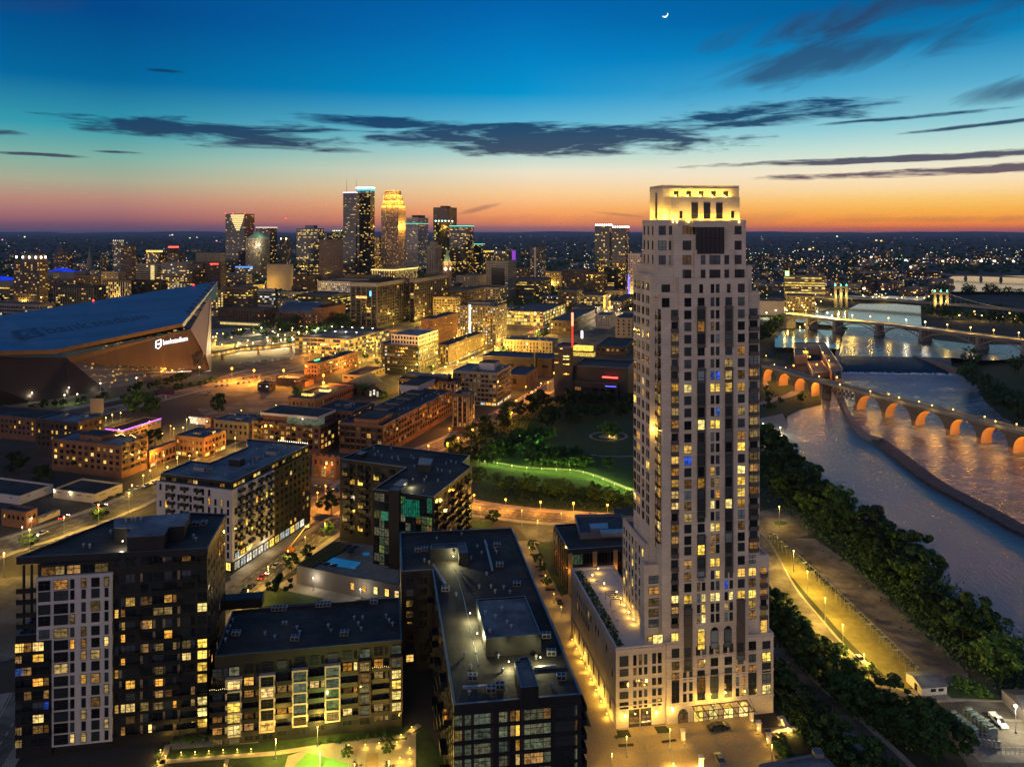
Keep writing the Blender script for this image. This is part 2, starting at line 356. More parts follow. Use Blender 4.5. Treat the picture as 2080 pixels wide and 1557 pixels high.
def leafmat(name, c):
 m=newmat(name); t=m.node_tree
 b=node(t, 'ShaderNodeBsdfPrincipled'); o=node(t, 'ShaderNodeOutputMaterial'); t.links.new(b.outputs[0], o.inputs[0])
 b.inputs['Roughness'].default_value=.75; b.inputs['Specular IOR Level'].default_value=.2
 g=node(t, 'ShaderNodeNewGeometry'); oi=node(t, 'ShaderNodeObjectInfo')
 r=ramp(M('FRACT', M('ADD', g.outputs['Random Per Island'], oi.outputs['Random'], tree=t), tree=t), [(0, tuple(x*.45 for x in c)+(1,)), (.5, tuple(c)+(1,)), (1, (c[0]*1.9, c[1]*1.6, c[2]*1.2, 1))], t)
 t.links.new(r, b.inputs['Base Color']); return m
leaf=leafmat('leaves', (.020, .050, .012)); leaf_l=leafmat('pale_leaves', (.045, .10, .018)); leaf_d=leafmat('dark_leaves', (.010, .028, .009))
AMB=[(1, .50, .07), (1, .58, .12), (1, .42, .06), (1, .66, .22), (1, .52, .10)]
wk={
 'w': lit('window_lit_warm', AMB, .4, 1.8), 'y': lit('window_lit_yellow', [(1, .68, .12), (1, .76, .24), (1, .6, .08)], .9, 2.2),
 'o': lit('window_dim_amber', [(1, .45, .1), (1, .52, .16), (.9, .6, .2)], .08, .55), 'c': lit('window_lit_white', [(1, .92, .72), (.9, 1, .95), (1, .88, .6)], .5, 1.8),
 'g': lit('window_dim_green', [(.5, .75, .2), (.6, .7, .22), (.35, .6, .3)], .06, .35), 'b': lit('window_tv_blue', [(.05, .15, 1), (.1, .25, .9)], .2, .9),
 'r': lit('window_red', [(1, .08, .05), (.9, .15, .1)], .3, .9), 'e': lit('window_emerald', [(0.03, .5, .28), (.1, .55, .3)], .15, .6), 'k': lit('window_curtained', [(.62, .72, .42), (.7, .68, .4), (.5, .62, .42)], .10, .24),
 'd': glass('window_dark_glass', (.014, .017, .02), .04), 'm': glass('window_reflection_tint', (.045, .055, .058), .08), 'n': glass('window_black_glass', (.006, .006, .008), .1, False)}  # greyer colour of the 'm' panes stands in for reflections
frame_m=pbr('window_frame', (.016, .015, .014), .5, .1, 1)
frame_w=pbr('window_frame_pale', (.3, .28, .25), .5, .1, 1)
railm=pbr('balcony_rail', (.014, .015, .017), .4, .1, 1, metal=.3)
bulb_o=glow('lamp_sodium', (1, .34, .03), 14); bulb_y=glow('lamp_yellow', (1, .56, .12), 12); bulb_w=glow('lamp_white', (1, .80, .45), 14)
redl=glow('red_light', (1, .03, .02), 12); purp=glow('purple_strip', (.45, .08, 1), 6); cyan=glow('green_strip', (.1, 1, .75), 2.2)
stripw=glow('white_strip', (1, .85, .7), 5)
seams(asphalt, 22, 5.5, .35, .12, .55); seams(lot, 9, 5, .3, .08, 1.7); seams(gravelm, 30, 11, .75, .1, .7); seams(roof_b, 9, 2.2, .3, .05, .6)
# ---------------------------------------------------------------- buildings
GR={'A': (Vector((.98575, .16821, 0)), Vector((-.16821, .98575, 0))), 'B': (Vector((.953, -.303, 0)), Vector((.303, .953, 0)))}
WM={}
def winmesh(w, h, kind, style):
 """local frame: x along the wall, y out of the wall (towards -y), z up, centre at 0"""
 key=(round(w, 1), round(h, 1), kind, style)
 if key in WM: return WM[key]
 w, h=max(.3, key[0]), max(.3, key[1]); m=MB()
 m.mat(wk[kind]).face([(-w/2, -.05, -h/2), (w/2, -.05, -h/2), (w/2, -.05, h/2), (-w/2, -.05, h/2)])
 if style:
  m.mat(frame_w if style=='p' else frame_m); t=.09
  for x0, x1, z0, z1 in ((-w/2-t, w/2+t, h/2, h/2+t), (-w/2-t, w/2+t, -h/2-t, -h/2), (-w/2-t, -w/2, -h/2, h/2), (w/2, w/2+t, -h/2, h/2)):
   m.box(x0, x1, -.16, 0, z0, z1)
  n=max(1, int(round(w/1.3)))
  for i in range(1, n): x=-w/2+w*i/n; m.box(x-.045, x+.045, -.12, -.04, -h/2, h/2)
  if style in ('t', 'p'): z=-h/2+h*.3; m.box(-w/2, w/2, -.13, -.04, z-.05, z+.05)
  if style=='f': m.box(-w/2, w/2, -.13, -.04, h*.1, h*.1+.09)
 WM[key]=m.mesh('window'); return WM[key]
def winquad(m, w):
 """the same pane as part of one merged mesh"""
 c, ang, ww, hh, kind, st=w[:6]; d=Vector((math.cos(ang), math.sin(ang), 0)); n=Vector((d.y, -d.x, 0)); o=c+n*.06; z=Vector((0, 0, 1))
 m.mat(wk[kind]).face([o-d*ww/2-z*hh/2, o+d*ww/2-z*hh/2, o+d*ww/2+z*hh/2, o-d*ww/2+z*hh/2])
 if st:
  m.mat(frame_w if st=='p' else frame_m); o2=c+n*.12; t=.06
  nn=max(1, int(round(ww/1.3)))
  for i in range(1, nn):
   p=o2+d*(-ww/2+ww*i/nn); m.face([p-d*t-z*hh/2, p+d*t-z*hh/2, p+d*t+z*hh/2, p-d*t+z*hh/2])
  zz=z*(-hh*.2); m.face([o2-d*ww/2+zz-z*t, o2+d*ww/2+zz-z*t, o2+d*ww/2+zz+z*t, o2-d*ww/2+zz+z*t])
  for sgn in (-1, 1):
   zz=z*(sgn*hh/2); m.face([o2-d*ww/2+zz-z*t, o2+d*ww/2+zz-z*t, o2+d*ww/2+zz+z*t, o2-d*ww/2+zz+z*t])
class Bld:
 def __init__(s, name, label, cat, loc, group=None, cap=60):
  s.root=thing(name, label, cat, Vector((loc[0], loc[1], 0)), group); s.rl=s.root.location.copy(); s.win=[]; s.cap=cap; s.rng=random.Random(name+label); s.bal=[]
  s.wall=MB(); s.top=MB(); s.cop=MB()
 def part(s, name, m, smooth=False): return m.obj(name, s.root, smooth)
 def slab(s, poly, z0, z1, wall, roof=None, par=1.0, cope=None, rim=.5):
  """a walled block with a real parapet round a sunken roof"""
  poly=[Vector((p[0], p[1])) for p in poly]; s.wall.mat(wall)
  if roof is None: s.wall.prism(poly, z0, z1); return
  s.wall.prism(poly, z0, z1, top=False); q=inset(poly, rim)
  s.wall.prism(q[::-1], z1-par, z1, top=False)
  s.cop.mat(cope or coping_d).prism([Vector(p) for p in inset(poly, -.08)], z1, z1+.12, top=False, bottom=False)
  s.cop.ring(inset(poly, -.08), q, z1+.12)
  s.top.mat(roof).face([(p[0], p[1], z1-par) for p in (q if area(q)>0 else q[::-1])])
 def w(s, A, d, a, z, w, h, kind, style='', out=0.0):
  n=Vector((d.y, -d.x, 0)); c=A+d*a+n*out; c.z=z
  s.win.append((c, math.atan2(d.y, d.x), w, h, kind, style))
 def facade(s, A, B, z0, z1, fh, bay, wf=.6, hf=.6, lit=.3, kinds='wwyo', dark='ddn', style='', out=0.0, skip=0.0, margin=.5, piers=None, bands=False):
  A=Vector((A[0], A[1], 0)); B=Vector((B[0], B[1], 0)); L=(B-A).length
  if L<1.2: return
  d=(B-A)/L; ny=max(1, int((z1-z0)/fh+.3)); nx=max(1, int(round((L-2*margin)/bay))); bw=(L-2*margin)/nx; fh=(z1-z0)/ny
  for j in range(ny):
   z=z0+fh*(j+.5); rl=lit*(s.rng.choice((.15, .4, .8, 1.9)) if bands else .5+s.rng.random())
   prev=None
   for i in range(nx):
    if skip and s.rng.random()<skip: continue
    k=s.rng.choice(kinds) if s.rng.random()<rl else s.rng.choice(dark)
    s.w(A, d, margin+bw*(i+.5), z, bw*wf, fh*hf, k, style, out)
  if piers:
   s.wall.mat(piers[0]); e=piers[1]
   for i in range(nx+1): s.wall.obox(A, d, margin+bw*i-e/2, margin+bw*i+e/2, -piers[2], .1, z0, z1+(piers[3] if len(piers)>3 else 0))
 def ribbons(s, A, B, z0, z1, fh, hf=.45, lit=.5, kinds='wwyc', seg=6.0, out=0.0):
  s.facade(A, B, z0, z1, fh, seg, .97, hf, lit, kinds, 'ddn', '', out, margin=.2, bands=True)
 def done(s, vis=None):
  if s.wall.f: s.part('wall', s.wall)
  if s.top.f: s.part('roof', s.top)
  if s.cop.f: s.part('parapet', s.cop)
  if s.win:
   ws=sorted(s.win, key=lambda w: -(w[2]*w[3]*(3 if w[4] not in 'dn' else 1))/(w[0].y ** 2)); cap=min(s.cap, 99)
   if len(ws) <= 100 and s.cap>0: cap=len(ws)
   for w in ws[:cap]:
    o=bpy.data.objects.new('window', winmesh(w[2], w[3], w[4], w[5])); sc.collection.objects.link(o); o.parent=s.root
    o.location=w[0]-s.rl; o.rotation_euler=(0, 0, w[1])
   if ws[cap:]:
    m=MB()
    for w in ws[cap:]: winquad(m, w)
    tag(m.obj('window', s.root), kind='stuff')
  return s.root
def area(p): return sum(p[i][0]*p[(i+1) % len(p)][1]-p[(i+1) % len(p)][0]*p[i][1] for i in range(len(p)))
def parts_on(b, name, mesh, pts, rz=0):
 out=[]
 for p in pts:
  o=bpy.data.objects.new(name, mesh); sc.collection.objects.link(o); o.parent=b.root if isinstance(b, Bld) else b
  o.location=Vector(p)-(b.rl if isinstance(b, Bld) else parent_loc(b)); o.rotation_euler=(0, 0, rz); out.append(o)
 return out
def corner(xf, yt, yb, xl, xr, grid='B', side='R'):
 """front corner from its roof and ground pixels; returns footprint corners fl, fr, br, bl and the roof height"""
 s_, t_=GR[grid]; fc=P(xf, yb); z1=zat(yt, fc.y)
 if side=='R': fr=fc; fl=fc-s_*along(fc, -s_, xl); br=fc+t_*along(fc, t_, xr)
 if side=='R':
  fl=fc+(-s_)*along(fc, -s_, xl); bl=fl+(br-fr)
 else:
  fl=fc; fr=fc+s_*along(fc, s_, xr); bl=fc+t_*along(fc, t_, xl); br=fr+(bl-fl)
 return [fl, fr, br, bl], z1
def simple(name, label, cat, xf, yt, yb, xl, xr, wall, roof=None, grid='B', side='R', fh=3.6, bay=4, wf=.55, hf=.55, lit=.3, kinds='wwyo', style='', cap=0, depth=None, piers=None,
  par=.8, z0=3.0, ztop=1.5, cope=None, base=None, group=None, mode='grid', extra=None, dark='ddn', sidelit=None, floor0=0.0):
 fp, z1=corner(xf, yt, yb, xl, xr, grid, side)
 if depth:      # keep the seen corner, give the unseen side this depth
  if side=='R': v=(fp[2]-fp[1]).normalized()*depth; fp[2]=fp[1]+v; fp[3]=fp[0]+v
  else: v=(fp[3]-fp[0]).normalized()*depth; fp[3]=fp[0]+v; fp[2]=fp[1]+v
 c=(fp[0]+fp[2])/2; b=Bld(name, label, cat, c, group, cap)
 b.fp=fp; b.z1=z1
 b.slab(fp, floor0, z1, wall, roof or roof_d, par, cope)
 faces=[(fp[0], fp[1]), (fp[1], fp[2]) if side=='R' else (fp[3], fp[0])]
 for i, (A, B) in enumerate(faces):
  l=lit if i==0 or sidelit is None else sidelit
  if mode=='grid': b.facade(A, B, z0, z1-ztop, fh, bay, wf, hf, l, kinds, dark, style, piers=piers)
  elif mode=='ribbon': b.ribbons(A, B, z0, z1-ztop, fh, hf, l, kinds, bay)
  elif mode=='vert':
   b.facade(A, B, z0, z1-ztop, fh, bay, wf, .96, l, kinds, dark, style, piers=piers)
 if base:      # lit ground floor
  for A, B in faces: b.facade(A, B, .6, z0-.3, z0, 4, .8, .8, base, 'wyyc', 'dd', '')
 if extra: extra(b, fp, z1)
 b.done()
 return b
def penthouse(b, fp, z1, u0, u1, v0, v1, h, wall, roof=None, par=.4, name='penthouse'):
 """a box on the roof; u, v are fractions along the front and the depth"""
 e1=fp[1]-fp[0]; e2=fp[3]-fp[0]
 q=[fp[0]+e1*u+e2*v for u, v in ((u0, v0), (u1, v0), (u1, v1), (u0, v1))]
 m=MB().mat(wall).prism(q, z1-1, z1+h-.1, top=False); m.mat(roof or roof_d).prism(inset(q, -.15), z1+h-.1, z1+h+.15, True, True)
 return b.part(name, m)
def roofkit():
 m=MB().mat(metal).cyl((0, 0), .22, 0, .7, 8).cyl((0, 0), .42, .7, .95, 8).cyl((0, 0), .3, .95, 1.15, 8, .08)
 u=MB().mat(metal).box(-1.1, 1.1, -.7, .7, .2, 1.3).mat(blackc).box(-.9, -.1, -.74, .74, .4, 1.1).box(.1, .9, -.74, .74, .4, 1.1).cyl((-.5, 0), .4, 1.3, 1.42, 8).cyl((.5, 0), .4, 1.3, 1.42, 8)
 return m.mesh('roof_vent'), u.mesh('cooling_unit')
VENT, UNIT=roofkit()
def vents(b, pts, z, name='roof_vent', mesh=None): parts_on(b, name, mesh or VENT, [P(x, y, z) for x, y in pts])
def unitscatter(b, fp, z, n, mesh=None, name='cooling_unit', lo=.12, hi=.88):
 e1=fp[1]-fp[0]; e2=fp[3]-fp[0]
 for i in range(n):
  u=b.rng.uniform(lo, hi); v=b.rng.uniform(lo, hi); p=fp[0]+e1*u+e2*v
  o=parts_on(b, name, mesh or UNIT, [(p.x, p.y, z)], math.atan2(e1.y, e1.x))[0]; k=b.rng.uniform(.8, 1.8); o.scale=(k, k, k)
# ---------------------------------------------------------------- trees
def crownmesh(seed, mat, n=2100, conic=False, size=.082):
 r=random.Random(seed); m=MB().mat(mat); blobs=[]
 for i in range(22):
  a=r.uniform(0, 6.28); h=r.uniform(-.1, 1.05); rad=(.16+.36*math.sin(math.pi*min(1, h*.8+.18))) if not conic else .36*(1.05-h)
  d=r.uniform(.2, 1.05)*rad; blobs.append((math.cos(a)*d, math.sin(a)*d, .34+h*.58, r.uniform(.06, .17)*(1-.3*h)))
 for i in range(n):
  bx, by, bz, br=r.choice(blobs); t=Vector((r.gauss(0, 1), r.gauss(0, 1), r.gauss(.15, 1))).normalized()*br*(r.random() ** .35)*r.uniform(.9, 1.22)
  c=Vector((bx, by, bz))+Vector((t.x, t.y, t.z*.85)); nrm=(t.normalized()+Vector((r.gauss(0, .5), r.gauss(0, .5), r.gauss(.2, .5)))).normalized()
  u=nrm.orthogonal().normalized(); u=Matrix.Rotation(r.uniform(0, 6.28), 3, nrm) @ u; v=nrm.cross(u); s=size*r.uniform(.35, .8)
  m.face([c-u*s, c-v*s*.6, c+u*s, c+v*s*.6])
 return m.mesh('crown')
def trunkmesh(seed):
 r=random.Random(seed); m=MB().mat(bark); m.tube((0, 0, -.03), (0, .005, .35), .022, .016); m.tube((0, .005, .35), (.01, 0, .7), .016, .006)
 for i in range(5):
  a=i*1.256+r.uniform(-.3, .3); z=r.uniform(.25, .45); m.tube((0, .003, z), (math.cos(a)*.2, math.sin(a)*.2, z+r.uniform(.15, .3)), .01, .004, 5)
 return m.mesh('trunk')
CROWN={'m': [crownmesh(i, leaf) for i in range(5)], 'd': [crownmesh(10+i, leaf_d) for i in range(4)], 'l': [crownmesh(20+i, leaf_l) for i in range(3)]}
CROWNC={'m': [crownmesh(30+i, leaf, 900, True) for i in range(3)]}
TRUNK=[trunkmesh(i) for i in range(3)]
CROWN_S={k: [crownmesh(50+i+ord(k), {'m': leaf, 'd': leaf_d, 'l': leaf_l}[k], 380, size=.17) for i in range(3)] for k in 'mdl'}
TR=random.Random(5)
def tree(loc, h, label, group=None, kind='m', conic=False, wide=1.0):
 o=thing('tree', label, 'tree', loc, group, TR.uniform(0, 6.28)); far=loc[1]>420
 c=bpy.data.objects.new('crown', TR.choice(CROWNC['m'] if conic else (CROWN_S if far else CROWN)[kind])); t=bpy.data.objects.new('trunk', TR.choice(TRUNK))
 for q in (c, t): sc.collection.objects.link(q); q.parent=o; q.scale=(h*wide, h*wide, h)
 t.scale=(h, h, h); return o
FARW=MB()
def treerow(pts, n, h, where, group, kind='m', jit=2.0, z=0.0, conic=False, hv=.25, wide=1.0, stuff=False):
 """n trees along a pixel polyline on the ground; label gives rank along the row"""
 w=[P(*p, z) for p in pts]; L=[0]
 for a, b in zip(w, w[1:]): L.append(L[-1]+(b-a).length)
 for i in range(n):
  d=L[-1]*((i+.5)/n); k=max(j for j in range(len(L)) if L[j] <= d); k=min(k, len(w)-2)
  p=w[k].lerp(w[k+1], (d-L[k])/max(1e-6, L[k+1]-L[k]))+Vector((TR.uniform(-jit, jit), TR.uniform(-jit, jit), 0))
  hh=h*TR.uniform(1-hv, 1+hv)
  if not stuff: tree(p, hh, where.format(ordw(i)), group, TR.choice(kind), conic, wide); continue
  FARW.mat(leaf_d if TR.random()<.7 else leaf); FARW.cyl((p.x, p.y), .3, 0, hh*.5, 5)
  for q in range(110):
   c=p+Vector((TR.gauss(0, 1), TR.gauss(0, 1), TR.gauss(0, 1))).normalized()*hh*.36*TR.uniform(.6, 1.1)*wide; c.z=p.z+hh*.6+(c.z-p.z)*.8
   u=Vector((TR.gauss(0, 1), TR.gauss(0, 1), TR.gauss(0, 1))).normalized()*hh*.09; v=u.orthogonal().normalized()*hh*.07; FARW.face([c-u, c-v, c+u, c+v])
# ---------------------------------------------------------------- lamps
def lampmeshes(h, bulb, r, arm=0.0):
 pole=MB().mat(metal).tube((0, 0, 0), (0, 0, h), .11, .07, 6)
 if arm: pole.tube((0, 0, h-.2), (arm, 0, h+.15), .05, .04, 5)
 pole.box(-.2, .2, -.2, .2, 0, .5)
 head=MB().mat(bulb); n=8
 for i in range(n):      # a small globe
  a0, a1=2*math.pi*i/n, 2*math.pi*(i+1)/n
  prof=[(.0, -r), (.75*r, -.65*r), (r, 0), (.75*r, .65*r), (0, r)]
  for (r0, z0), (r1, z1) in zip(prof, prof[1:]):
   head.face([(arm+r0*math.cos(a0), r0*math.sin(a0), h+z0), (arm+r0*math.cos(a1), r0*math.sin(a1), h+z0), (arm+r1*math.cos(a1), r1*math.sin(a1), h+z1), (arm+r1*math.cos(a0), r1*math.sin(a0), h+z1)])
 return pole.mesh('pole'), head.mesh('lamp_head')
LM={}; LD={}
def lightdata(col, w, r):
 k=(tuple(col), w, r)
 if k not in LD:
  l=bpy.data.lights.new('lamp_light', 'POINT'); l.color=col; l.energy=w*(1.0 if col==(1, .62, .06) else 1.6); l.shadow_soft_size=r; l.use_shadow=True; LD[k]=l
 return LD[k]
CO=(1, .36, .035); CYL=(1, .60, .09); CWH=(1, .84, .55); CGR=(.75, 1, .25)
FARL=MB(); LQ=[]
def lamp(px, py, h, kind, watt, label, group, z=0.0, head=True, size=None, light=True):
 """a street lamp whose head stands at this pixel"""
 p=P(px, py, z+h); p.z=z; bulb, col={'o': (bulb_o, CO), 'y': (bulb_y, CYL), 'w': (bulb_w, CWH)}[kind]
 r=size or (.22 if p.y<300 else .38 if p.y<700 else .6)
 if p.y>760:
  FARL.mat(metal).tube(p, p+Vector((0, 0, h)), .12, n=4); FARL.mat(bulb).cyl((p.x, p.y), r*.8, p.z+h-r*.7, p.z+h+r*.7, 7)
  if light: LQ.append((lightdata(col, watt, .5), p+Vector((0, 0, h-r-.55))))
  return
 k=(h, kind, r)
 if k not in LM: LM[k]=lampmeshes(h, bulb, r)
 o=thing('street_lamp', label, 'street lamp', p, group)
 for nm, me in zip(('pole', 'lamp_head'), LM[k]):
  q=bpy.data.objects.new(nm, me); sc.collection.objects.link(q); q.parent=o
 if light:
  l=bpy.data.objects.new('light', lightdata(col, watt, .5)); sc.collection.objects.link(l); l.parent=o; l.location=(0, 0, h-r-.55)
 return o
def glint(root, p, col, watt, r=.3, bulb=None, br=.2, name='wall_lamp'):
 """a small fitting that shines, part of ROOT"""
 if bulb is not None: MB().mat(bulb).cyl((p[0], p[1]), br, p[2]-br, p[2]+br, 8).obj(name, root)
 l=bpy.data.objects.new('light', lightdata(col, watt, r)); sc.collection.objects.link(l); l.parent=root
 l.location=Vector(p)+Vector((0, -.6, -.3))-parent_loc(root)
# ---------------------------------------------------------------- cars
CARM={}
def carmeshes(col, typ):
 if (col, typ) in CARM: return CARM[(col, typ)]
 body=pbr('car_paint', col, .3, .05, 1, spec=.6); m=MB().mat(body); L, Wd=(4.6, 1.8) if typ != 'pickup' else (5.6, 1.95)
 if typ=='pickup': prof=[(-2.8, .5), (-2.8, 1.1), (-.6, 1.12), (-.55, 1.12), (1.5, 1.12), (2.7, 1.0), (2.8, .5)]
 else: prof=[(-2.3, .45), (-2.28, .95), (-1.5, 1.0), (1.1, 1.0), (2.15, .82), (2.3, .5)]
 def shell(mm, pr, w0, w1):
  n=len(pr); k=len(mm.v)
  for sgn, ww in ((-1, w0), (1, w0)):
   for x, z in pr: mm.v.append((x, sgn*(w0 if z<1.02 else w1), z))
  for i in range(n):
   j=(i+1) % n; mm.f.append((k+i, k+n+i, k+n+j, k+j)); mm.m.append(mm.cur)
  mm.f.append(tuple(range(k, k+n))); mm.m.append(mm.cur); mm.f.append(tuple(range(k+n, k+2*n))[::-1]); mm.m.append(mm.cur)
 shell(m, [(x, z-.12) for x, z in prof], Wd/2, Wd/2)
 cab=[(-1.6, .86), (-1.05, 1.42), (.35, 1.45), (1.15, .86)] if typ != 'pickup' else [(-.5, .98), (-.4, 1.7), (.7, 1.72), (1.5, .98)]
 m2=MB().mat(blackgl); shell(m2, cab, Wd/2-.12, Wd/2-.25)
 rf=MB().mat(body); rf.box(cab[1][0]+.05, cab[2][0]-.05, -(Wd/2-.27), Wd/2-.27, cab[1][1], cab[1][1]+.06)
 if typ=='pickup': rf.box(-2.75, -2.68, -.95, .95, 1.0, 1.35); rf.box(-2.75, -.5, -.97, -.9, .98, 1.35); rf.box(-2.75, -.5, .9, .97, .98, 1.35)
 wh=MB().mat(blackc)
 n=12
 for yy in (-.11, .11): pass
 k=len(wh.v)
 for y in (-.11, .11):
  for i in range(n): a=2*math.pi*i/n; wh.v.append((.33*math.cos(a), y, .33*math.sin(a)))
 for i in range(n): j=(i+1) % n; wh.f.append((i, j, n+j, n+i)); wh.m.append(0)
 wh.f.append(tuple(range(n))); wh.m.append(0); wh.f.append(tuple(range(n, 2*n))[::-1]); wh.m.append(0)
 CARM[(col, typ)]=(m.mesh('body'), m2.mesh('cabin_glass'), rf.mesh('cabin_roof'), wh.mesh('wheel'), L, Wd); return CARM[(col, typ)]
HL=MB().mat(glow('headlight_glow', (1, .9, .7), 30)).box(-.05, .05, -.16, .16, -.1, .1).mesh('headlight')
TL=MB().mat(glow('tail_glow', (1, .05, .02), 10)).box(-.05, .05, -.16, .16, -.1, .1).mesh('tail_light')
def car(px, py, ang, col, label, group=None, typ='car', lights=False, z=0.1, toward=None):
 p=P(px, py, z)
 if toward: q=P(*toward, z); ang=math.atan2(q.y-p.y, q.x-p.x)
 b, g, rf, w, L, Wd=carmeshes(col, typ); o=thing('parked_car' if not lights else 'moving_car', label, 'pickup truck' if typ=='pickup' else 'car', p, group, ang)
 for nm, me in (('body', b), ('cabin_glass', g), ('cabin_roof', rf)):
  q=bpy.data.objects.new(nm, me); sc.collection.objects.link(q); q.parent=o
 for x in (-L/2+.9, L/2-.95):
  for y in (-Wd/2+.1, Wd/2-.1):
   q=bpy.data.objects.new('wheel', w); sc.collection.objects.link(q); q.parent=o; q.location=(x, y, .33)
 if lights:
  for me, x, zz in ((HL, L/2, .62), (TL, -L/2, .7)):
   for y in (-.6, .6):
    q=bpy.data.objects.new(me.name, me); sc.collection.objects.link(q); q.parent=o; q.location=(x+.02*(1 if x>0 else -1), y, zz)
 return o
# ---------------------------------------------------------------- ground sheets
def sheet(name, pts, mat, z, zt=None, kind='structure'):
 """flat sheet; PTS are photo pixels on the ground"""
 zz=zt if zt is not None else 0.0
 w=[P(x, y, zz) for x, y in pts]
 m=MB().mat(mat).face([(p.x, p.y, z) for p in (w if area(w)>0 else w[::-1])])
 return tag(m.obj(name), kind=kind)
def offset_line(w, d):
 out=[]
 for i, p in enumerate(w):
  a=(w[i]-w[i-1]).normalized() if i else None; b=(w[i+1]-w[i]).normalized() if i<len(w)-1 else None
  t=((a or b)+(b or a)).normalized(); out.append(p+Vector((-t.y, t.x, 0))*d)
 return out
def strip(m, w, d0, d1, z):
 A, B=offset_line(w, d0), offset_line(w, d1)
 for i in range(len(w)-1): m.face([(A[i+1].x, A[i+1].y, z), (B[i+1].x, B[i+1].y, z), (B[i].x, B[i].y, z), (A[i].x, A[i].y, z)] if d1<d0 else [(A[i].x, A[i].y, z), (B[i].x, B[i].y, z), (B[i+1].x, B[i+1].y, z), (A[i+1].x, A[i+1].y, z)])
def smooth_line(w, n=6):
 out=[]
 for i in range(len(w)-1):
  p0=w[max(i-1, 0)]; p1=w[i]; p2=w[i+1]; p3=w[min(i+2, len(w)-1)]
  for k in range(n):
   t=k/n; out.append(.5*((2*p1)+(-p0+p2)*t+(2*p0-5*p1+4*p2-p3)*t*t+(-p0+3*p1-3*p2+p3)*t ** 3))
 return out+[w[-1]]
def road(pts, width, z=.06, mat=None, side=2.5, smooth=True, lanes=True, name='road', sidemat=None):
 w=[P(x, y) for x, y in pts]
 if smooth: w=smooth_line(w)
 m=MB().mat(mat or asphalt); strip(m, w, width/2, -width/2, z); tag(m.obj(name), kind='structure')
 if side:
  m=MB().mat(sidemat or conc)
  for a, b in ((width/2+side, width/2), (-width/2, -width/2-side)):
   strip(m, w, a, b, z+.14)
   for d, flip in ((a, 0), (b, 1)):
    A=offset_line(w, d)
    for i in range(len(w)-1):
     q=[(A[i].x, A[i].y, 0), (A[i+1].x, A[i+1].y, 0), (A[i+1].x, A[i+1].y, z+.14), (A[i].x, A[i].y, z+.14)]
     m.face(q)
  tag(m.obj('pavement'), kind='structure')
 if lanes:
  m=MB().mat(mark); L=0
  for i in range(len(w)-1):
   d=w[i+1]-w[i]; n=max(1, int(d.length/9)); u=d.normalized(); e=Vector((-u.y, u.x, 0))
   for k in range(n):
    p=w[i]+d*((k+.2)/n); q=p+u*min(3.5, d.length/n*.5)
    for off in ((0,) if width<12 else (-width/4, 0, width/4)):
     m.face([(p+e*(off-.08)).to_tuple()[:2]+(z+.03,), (q+e*(off-.08)).to_tuple()[:2]+(z+.03,), (q+e*(off+.08)).to_tuple()[:2]+(z+.03,), (p+e*(off+.08)).to_tuple()[:2]+(z+.03,)][::-1])
  for off in (-width/2+.4, width/2-.4): strip(m, w, off+.07, off-.07, z+.03)
  tag(m.obj('road_markings'), kind='structure')
 return w
def text(s, parent, loc, h, ang, mat, name='lettering', tilt=90, width=None, ext=.05, align='CENTER', rot=None):
 c=bpy.data.curves.new(name, 'FONT'); c.body=s; c.size=h; c.align_x=align; c.align_y='CENTER'; c.extrude=ext; c.resolution_u=3; c.materials.append(mat)
 t=bpy.data.objects.new(name, c); sc.collection.objects.link(t); bpy.context.view_layer.update()
 me=bpy.data.meshes.new_from_object(t.evaluated_get(bpy.context.evaluated_depsgraph_get())); bpy.data.objects.remove(t); bpy.data.curves.remove(c)
 o=bpy.data.objects.new(name, me); sc.collection.objects.link(o); o.parent=parent
 o.location=Vector(loc)-(parent_loc(parent) if parent else Vector((0, 0, 0))); o.rotation_euler=rot or (R(tilt), 0, ang)
 if width:
  xs=[v.co.x for v in me.vertices]; o.scale.x=width/max(.01, max(xs)-min(xs))
 return o
